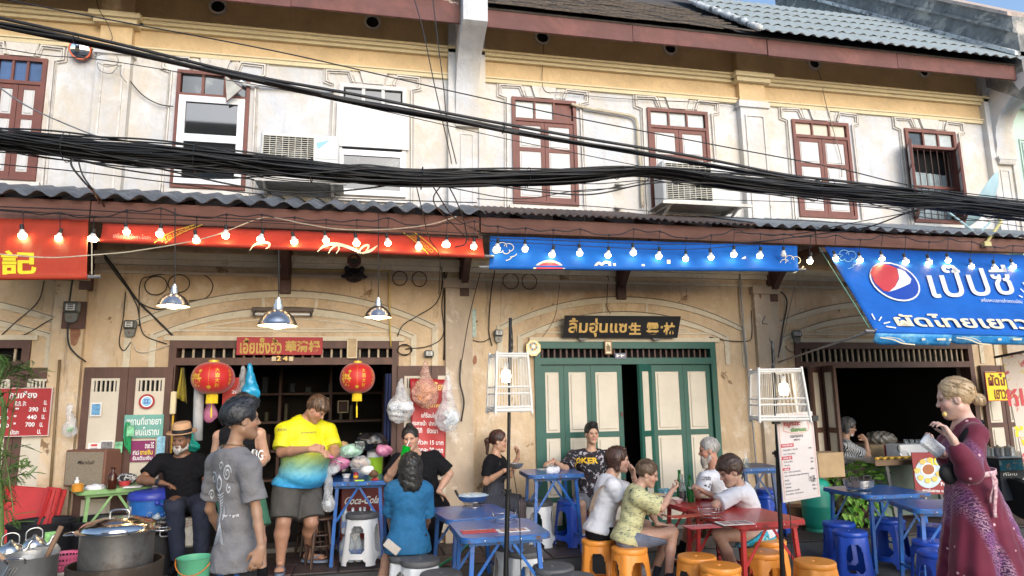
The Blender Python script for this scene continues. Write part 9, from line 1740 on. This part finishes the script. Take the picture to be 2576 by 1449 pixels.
for s in(-1,1):q.tube(catmull([c['nb']+c['CF']@V(s*.07,.135,-.16),c['nb']+c['CF']@V(s*.075,.085,-.04),c['nb']+c['CF']@V(s*.07,0,.01),c['nb']+c['CF']@V(s*.06,-.1,-.08)],5),.007,5)
q.build('apron_strap',APRON,c['root'])
# --- man in the yellow lettered t-shirt
MY=-.30
J=dict(root=gnd(P(1485,1335,MY)),head=P(1489,1091,MY),face=(163,0,0),neck=P(1487,1138,MY+.03),pelvis=P(1482,1256,MY+.03),chest_yaw=185,shR=P(1443,1148,MY+.02),shL=P(1530,1148,MY+.02),elR=P(1421,1180,MY-.20),wrR=P(1392,1160,MY-.36),haR=((-.8,-.4,-.15),(0,0,-1),1,.35),
         elL=P(1540,1205,MY),wrL=P(1515,1235,MY-.22),haL=((-.6,-.5,-.2),(0,0,-1),-1,.4),knR=P(1462,1270,MY-.40),knL=P(1510,1272,MY-.40),anR=P(1465,1350,MY-.36),anL=P(1512,1350,MY-.36),ftR=(-.1,-1,0),ftL=(.1,-1,0),facew=.97)
c=person('young man in a dark graphic t-shirt with yellow lettering, seated by the green door',J,(.50,.31,.21),sc=.98,girth=.98,hair=dict(style='quiff',name='black',col=(.010,.009,.009),vol=.010,line=.045),lipc=(.45,.18,.16),
           top=dict(mat=JOKE,sleeve=.85,hem=.08,off=.020,sleevr=1.45,seated=True,wr=.009),bottom=dict(mat=M('grey_shorts_cloth',(.20,.20,.22),.9),frac=.95),shoe=dict(kind='shoe',mat=WHT),seed=23)
printed(c['top'],c['root'],'chest_lettering',PRY,'JOKER',P(1486,1165,MY-.3),(0,1,0),.30,.085,off=.035,lift=.006)
fl=[[(.5*math.cos(2*PI*k/10)*(1 if k%2 else.8),.5*math.sin(2*PI*k/10))for k in range(10)]]
printed(c['top'],c['root'],'chest_emblem',PRB,fl,P(1489,1205,MY-.3),(0,1,0),.19,.17,lift=.005)
printed(c['top'],c['root'],'chest_emblem_centre',PRW,[[(.5*math.cos(2*PI*k/12),.5*math.sin(2*PI*k/12))for k in range(12)]],P(1486,1207,MY-.3),(0,1,0),.085,.15,lift=.009)
q=MB();w_=Vector(J['wrR']);q.tube([w_+V(0,.026*math.cos(a),.026*math.sin(a))for a in[2*PI*k/14 for k in range(14)]],.006,5,closed=True);q.build('bracelet',M('red_bead',(.4,.02,.02),.4),c['root'])
# --- woman in white with sunglasses on her head
TY=-1.68
J=dict(root=gnd(P(1512,1400,TY)),head=P(1556,1157,TY-.02),face=(84,-3,0),neck=P(1531,1204,TY),pelvis=P(1508,1336,TY),chest_yaw=92,shR=P(1541,1222,TY-.17),shL=P(1536,1216,TY+.17),elR=P(1582,1284,TY-.20),wrR=P(1640,1290,TY-.10),haR=((1,.1,-.1),(0,0,-1),-1,.3),
         elL=P(1612,1246,TY+.15),wrL=P(1594,1200,TY+.06),haL=((-.05,-.2,1),(-.9,0,0),-1,.9),knR=P(1625,1330,TY-.06),knL=P(1625,1322,TY+.16),anR=P(1600,1425,TY-.05),anL=P(1608,1415,TY+.16),ftR=(1,0,0),ftL=(1,.2,0))
c=person('woman in a white t-shirt with sunglasses pushed up in her dark brown hair',J,FAIR_S,sc=.98,girth=1.12,bust=.03,hair=dict(style='bob',long=True,name='dark_brown',col=(.035,.014,.009),c2=(.12,.05,.03),vol=.012,rough=.005),top=dict(mat=WHT,sleeve=.55,hem=.01,wr=.008,seated=True,hemf=1.0),bottom=dict(mat=BLK,frac=.95,name='shorts',off=.02),shoe=dict(kind='shoe',mat=WHT),seed=29);PEOPLE['tee']=c
H=c['H'];q=MB();q.tube(catmull([H(-.078,-.02,.02),H(-.075,.03,.085),H(0,.055,.125),H(.075,.03,.085),H(.078,-.02,.02)],5),.0035,5)
for s in(-1,1):q.ball(H(s*.033,.05,.112),.026,10,6,(1,.6,.6))
q.build('sunglasses',M('tortoiseshell',(.06,.03,.015),.15),c['root'],smooth=True)
q=MB();pts=catmull([W(1528,1208,TY+.0),W(1512,1226,TY-.17),W(1496,1250,TY-.12),W(1486,1285,TY-.05)],6);q.sheet(lambda a,b:pts[min(len(pts)-1,int(round(a*(len(pts)-1))))]+V(0,0,.0)+V(.02,-.02,.012)*(b-.5)*1.6,len(pts)-1,1,.004);q.build('shoulder_strap',M('taupe_strap',(.30,.22,.17),.8),c['root'])
# --- boy in a leaf print shirt
HY=-2.07
J=dict(root=gnd(P(1590,1440,HY)),head=P(1629,1192,HY-.02),face=(97,-17,0),neck=P(1601,1233,HY),pelvis=P(1578,1352,HY),chest_yaw=97,shR=P(1604,1250,HY-.15),shL=P(1604,1246,HY+.15),elR=P(1665,1278,HY-.18),wrR=P(1689,1236,HY-.10),haR=((.75,.1,.55),(-.6,0,-.2),-1,.9),
         elL=P(1640,1290,HY+.15),wrL=P(1652,1318,HY+.05),haL=((1,-.1,-.1),(0,0,-1),1,.3),knR=P(1694,1338,HY-.12),knL=P(1688,1330,HY+.14),anR=P(1678,1436,HY-.14),anL=P(1640,1432,HY+.14),ftR=(1,-.2,0),ftL=(1,0,0),mouth=.008)
c=person('boy in a pale yellow leaf print shirt and slate shorts eating with a spoon',J,FAIR_S,sc=.88,hs=1.06,girth=.98,hair=dict(style='crop',name='light_brown',col=(.075,.045,.026),c2=(.22,.14,.08),vol=.012,nape=-.03),brow=(.06,.04,.025),
           top=dict(mat=HAWAII,sleeve=.85,hem=.045,off=.020,sleevr=1.5,wr=.010,seated=True),bottom=dict(mat=SLATE,frac=.80,flare=1.28,off=.018),shoe=dict(kind='shoe',mat=M('grey_white_trainer',(.35,.38,.42),.6)),sock=M('navy_sock',(.012,.015,.03),.9),seed=31)
# --- bearded man
BYY=-1.25
J=dict(root=gnd(P(1800,1380,BYY)),head=P(1783,1133,BYY),face=(262,-6,0),neck=P(1800,1186,BYY+.02),pelvis=P(1816,1302,BYY),chest_yaw=240,shL=P(1772,1204,BYY-.12),shR=P(1836,1200,BYY+.14),elL=P(1762,1262,BYY-.22),wrL=P(1754,1248,BYY-.45),haL=((-.3,-.3,.8),(-.3,.6,.2),1,.95),
         elR=P(1815,1262,BYY+.1),wrR=P(1765,1260,BYY-.0),haR=((-1,0,0),(0,0,-1),1,.4),knL=P(1745,1330,BYY-.20),knR=P(1735,1318,BYY+.02),anL=P(1732,1400,BYY-.15),anR=P(1722,1390,BYY+.1),ftL=(-1,0,0),ftR=(-1,0,0))
c=person('bearded grey haired man in a white printed t-shirt talking across the red table',J,(.50,.27,.19),sc=1.03,girth=1.06,hair=dict(style='crop',name='grey',col=(.15,.13,.12),c2=(.4,.38,.36),vol=.006,nape=-.02),beard=dict(name='greybeard',col=(.30,.26,.22),c2=(.6,.55,.5),len=.045),brow=(.12,.09,.07),
           top=dict(mat=WHT,sleeve=.7,hem=.08,seated=True,wr=.008),bottom=dict(mat=M('khaki_shorts',(.20,.15,.09),.9),frac=.85,flare=1.2),shoe=dict(kind='shoe',mat=BLK),seed=37)
printed(c['top'],c['root'],'chest_lettering',PRK,'AVRICVIUR',P(1789,1205,BYY-.3),(-.35,1,0),.16,.03,off=.02)
printed(c['top'],c['root'],'chest_drawing',PRK,[[(x+.10*math.cos(a*PI/3),y+.12*math.sin(a*PI/3))for a in range(6)]for x,y in((-.3,0),(-.05,.1),(.2,-.05),(.38,.15))],P(1792,1226,BYY-.3),(-.35,1,0),.16,.10)
# --- boy in white leaning on the table
KY=-2.12
J=dict(root=gnd(P(1900,1430,KY)),head=P(1836,1186,KY-.02),face=(240,-20,4),neck=P(1862,1226,KY+.02),pelvis=P(1912,1338,KY+.04),chest_yaw=248,shL=P(1846,1246,KY-.14),shR=P(1868,1238,KY+.15),elL=P(1800,1270,KY-.16),wrL=P(1838,1262,KY+.04),haL=((.6,.5,.0),(0,0,-1),1,.3),
         elR=P(1815,1258,KY+.18),wrR=P(1770,1236,KY+.14),haR=((-.7,-.1,.5),(-.3,.2,-.6),-1,.9),knL=P(1806,1346,KY-.14),knR=P(1798,1330,KY+.14),anL=P(1862,1428,KY-.12),anR=P(1840,1420,KY+.14),ftL=(-1,-.3,0),ftR=(-1,0,0))
c=person('dark haired boy in a white t-shirt and turquoise shorts leaning on the red table',J,FAIR_S,sc=.90,hs=1.20,girth=1.02,hair=dict(style='fringe',name='dark_brown_wavy',col=(.035,.018,.012),c2=(.13,.07,.04),vol=.018,rough=.007,freq=100),
           top=dict(mat=WHT,sleeve=.8,hem=.02,off=.016,sleevr=1.35,wr=.009,seated=True),bottom=dict(mat=CAMO,frac=.85,flare=1.3,off=.02),shoe=dict(kind='shoe',mat=WHT),seed=41)
# --- older woman inside the fourth shop
OY=.10
J=dict(root=gnd(P(2125,1275,OY)),head=P(2134,1074,OY),face=(82,-12,0),neck=P(2124,1110,OY),pelvis=P(2118,1212,OY),chest_yaw=85,shR=P(2130,1122,OY-.14),shL=P(2130,1118,OY+.14),elR=P(2184,1148,OY-.14),wrR=P(2178,1106,OY-.12),haR=((-.7,.1,.6),(-.2,-.6,-.5),-1,.9),
         elL=P(2168,1152,OY+.14),wrL=P(2195,1160,OY+.1),haL=((1,0,0),(0,0,-1),1,.4),knR=P(2185,1215,OY-.05),knL=P(2185,1212,OY+.1),anR=P(2185,1280,OY-.05),anL=P(2185,1278,OY+.1),ftR=(1,0,0),ftL=(1,0,0))
c=person('grey haired woman in glasses and a black and white squiggle blouse inside the shop',J,(.42,.26,.18),sc=.93,girth=1.12,bust=.02,hair=dict(style='bob',long=True,name='salt_grey',col=(.045,.045,.048),c2=(.2,.2,.2),vol=.020),top=dict(mat=LADY,sleeve=.7,hem=.08,seated=True),bottom=dict(mat=BLK,length='long',name='trousers'),shoe=dict(kind='shoe',mat=BLK),seed=43)
H=c['H'];q=MB();
for s in(-1,1):q.tube([H(s*.034+.020*math.cos(a),.098,.004+.016*math.sin(a))for a in[2*PI*k/12 for k in range(12)]],.0016,4,closed=True);q.tube([H(s*.054,.098,.006),H(s*.078,0,.006)],.0016,4)
q.build('glasses',M('glasses_rim',(.02,.02,.02),.3),c['root'])
q=MB();q.sheet(lambda a,b:H(-.05+.1*a,.075-.10*(a-.5)**2*4*.4+.012*math.sin(PI*b),-.125+.055*b),8,5,.002);q.build('chin_mask',WHT,c['root'],smooth=True)
# --- woman in the maroon dress
DY=-4.52
J=dict(root=gnd(P(2470,1560,DY)),head=P(2402,1003,DY),face=(263,-9,0),neck=P(2432,1064,DY),pelvis=P(2444,1245,DY+.02),chest_yaw=255,shL=P(2454,1092,DY-.13),shR=P(2424,1088,DY+.16),elL=P(2438,1186,DY-.22),wrL=P(2398,1108,DY-.22),haL=((-.35,.25,.9),(-.7,.45,0),-1,.75),
         elR=P(2400,1176,DY+.10),wrR=P(2368,1138,DY-.06),haR=((-.75,0,.50),(.2,-.5,.6),1,.55),knL=P(2448,1425,DY-.06),knR=P(2466,1425,DY+.08))
c=person('blonde woman in a maroon feather print dress biting into a snack',J,(.66,.44,.36),sc=.97,girth=.74,bust=.02,step=.0085,hair=dict(style='bun',long=True,name='ash_blonde',col=(.42,.29,.16),c2=(.62,.46,.28),vol=.008,line=.085,rough=.004,freq=150),brow=(.20,.13,.08),lipc=(.50,.20,.19),seed=47,sex='f')
def dress(f):
 for ce,r,R,k in c['torso']:f.ell(ce,np.array(r)+.014,R,k)
 pv=c['pv'];R=np.array(c['PF'])
 for k in range(12):
  z=pv.z+.10-.092*k;t=k/11;f.ell((pv.x+.09*t,pv.y,z),(.110+.28*t,.115+.25*t,.10),None,.05)
 for s in 'LR':
  f.cone(c['hip'][s],c['kn'][s],.098,.10,.05)
  f.cone(c['nb']-c['spine']*.06,c['sh'][s],.05,.064,.03);f.cone(c['sh'][s],c['el'][s],.052,.062,.03);f.cone(c['el'][s],c['el'][s].lerp(c['wr'][s],.55),.064,.050,.03);f.cone(c['el'][s].lerp(c['wr'][s],.5),c['el'][s].lerp(c['wr'][s],.66),.058,.048,.01)
 # skirt folds: ridges that fan out from the waist
 g=[f.ax[0].reshape(-1,1,1),f.ax[1].reshape(1,-1,1),f.ax[2].reshape(1,1,-1)];an=np.arctan2(g[1]-pv.y,g[0]-pv.x);dn=np.clip((pv.z+.05-g[2])*1.3,0,1)
 f.F+=(.017*np.sin(an*9+.9*np.sin(g[2]*5))*dn+.008*np.sin(an*17+1+2*np.sin(g[2]*4))*dn).astype(np.float32)
 f.wrinkle(.004,34,5);f.cone(c['nb']+c['CF']@V(.035,.03,-.02),c['nb']+c['CF']@V(.05,.05,.2),.105,.16,.01,'s');f.cone(c['nb']+c['CF']@V(0,.10,-.02),c['nb']+c['CF']@V(0,.16,-.10),.05,.02,.02,'s');f.cutplane((0,0,.0),(0,0,-1))
solid(c['root'],'dress',DRESS,dress,np.array(c['pv'])-np.array((.5,.5,1.02)),np.array(c['nb'])+np.array((.32,.35,.16)),.0085)
pv=c['pv'];wz=W(2455,1187,DY).z;q=MB();tr=M('pink_lace_trim',(.50,.26,.30),.8,var=.3,vs=60,grain=((.75,.6,.6),60,.8,(1,1,1)))
q.sheet(lambda a,b:(pv.x-.004+.142*math.cos(2*PI*a),pv.y+.140*math.sin(2*PI*a),wz-.016+.03*b+.01*math.cos(2*PI*a)),40,1,.006);q.build('waist_band',tr,c['root'],smooth=True)
q=MB();b0=W(2482,1190,DY-.15);
for dx,L in((0,.24),(.03,.10),(-.015,.16)):q.sheet(lambda a,b:b0+V(dx*b+(a-.5)*.022,-.03-.012*math.sin(b*5),-L*b),1,10,.004)
q.build('tied_ribbon',tr,c['root'],smooth=True)
q=MB();pts=catmull([W(2470,1062,DY-.02),W(2440,1078,DY-.13),W(2418,1105,DY-.12),W(2400,1150,DY-.06),W(2385,1176,DY-.12)],5);q.tube(pts,.016,6);q.build('bag_strap',BLK,c['root'],smooth=True)
def pouch(f):p=W(2386,1192,DY-.14);f.ell(p,(.052,.03,.06),np.array(Matrix.Rotation(rad(-35),3,'Y')),.02);f.wrinkle(.006,55,2)
p_=np.array(W(2388,1184,DY-.14));solid(c['root'],'black_pouch',M('black_satin',(.008,.008,.010),.7,var=.2),pouch,p_-.15,p_+.15)
q=MB();nk=c['nb'];q.tube(catmull([nk+c['CF']@V(*v)for v in((-.06,.0,.02),(-.05,.06,-.01),(-.01,.105,-.06),(.0,.115,-.085),(.01,.105,-.06),(.05,.06,-.01),(.06,.0,.02))],5),.0013,4);q.ball(nk+c['CF']@V(0,.12,-.09),.008,8,6);q.build('pendant_necklace',M('dark_stone',(.02,.02,.02),.3),c['root'],smooth=True)
q=MB();q.ball(c['H'](.083,.0,-.034),.004,6,5);q.build('earring',M('gold',(.6,.4,.12),.3,1),c['root'])
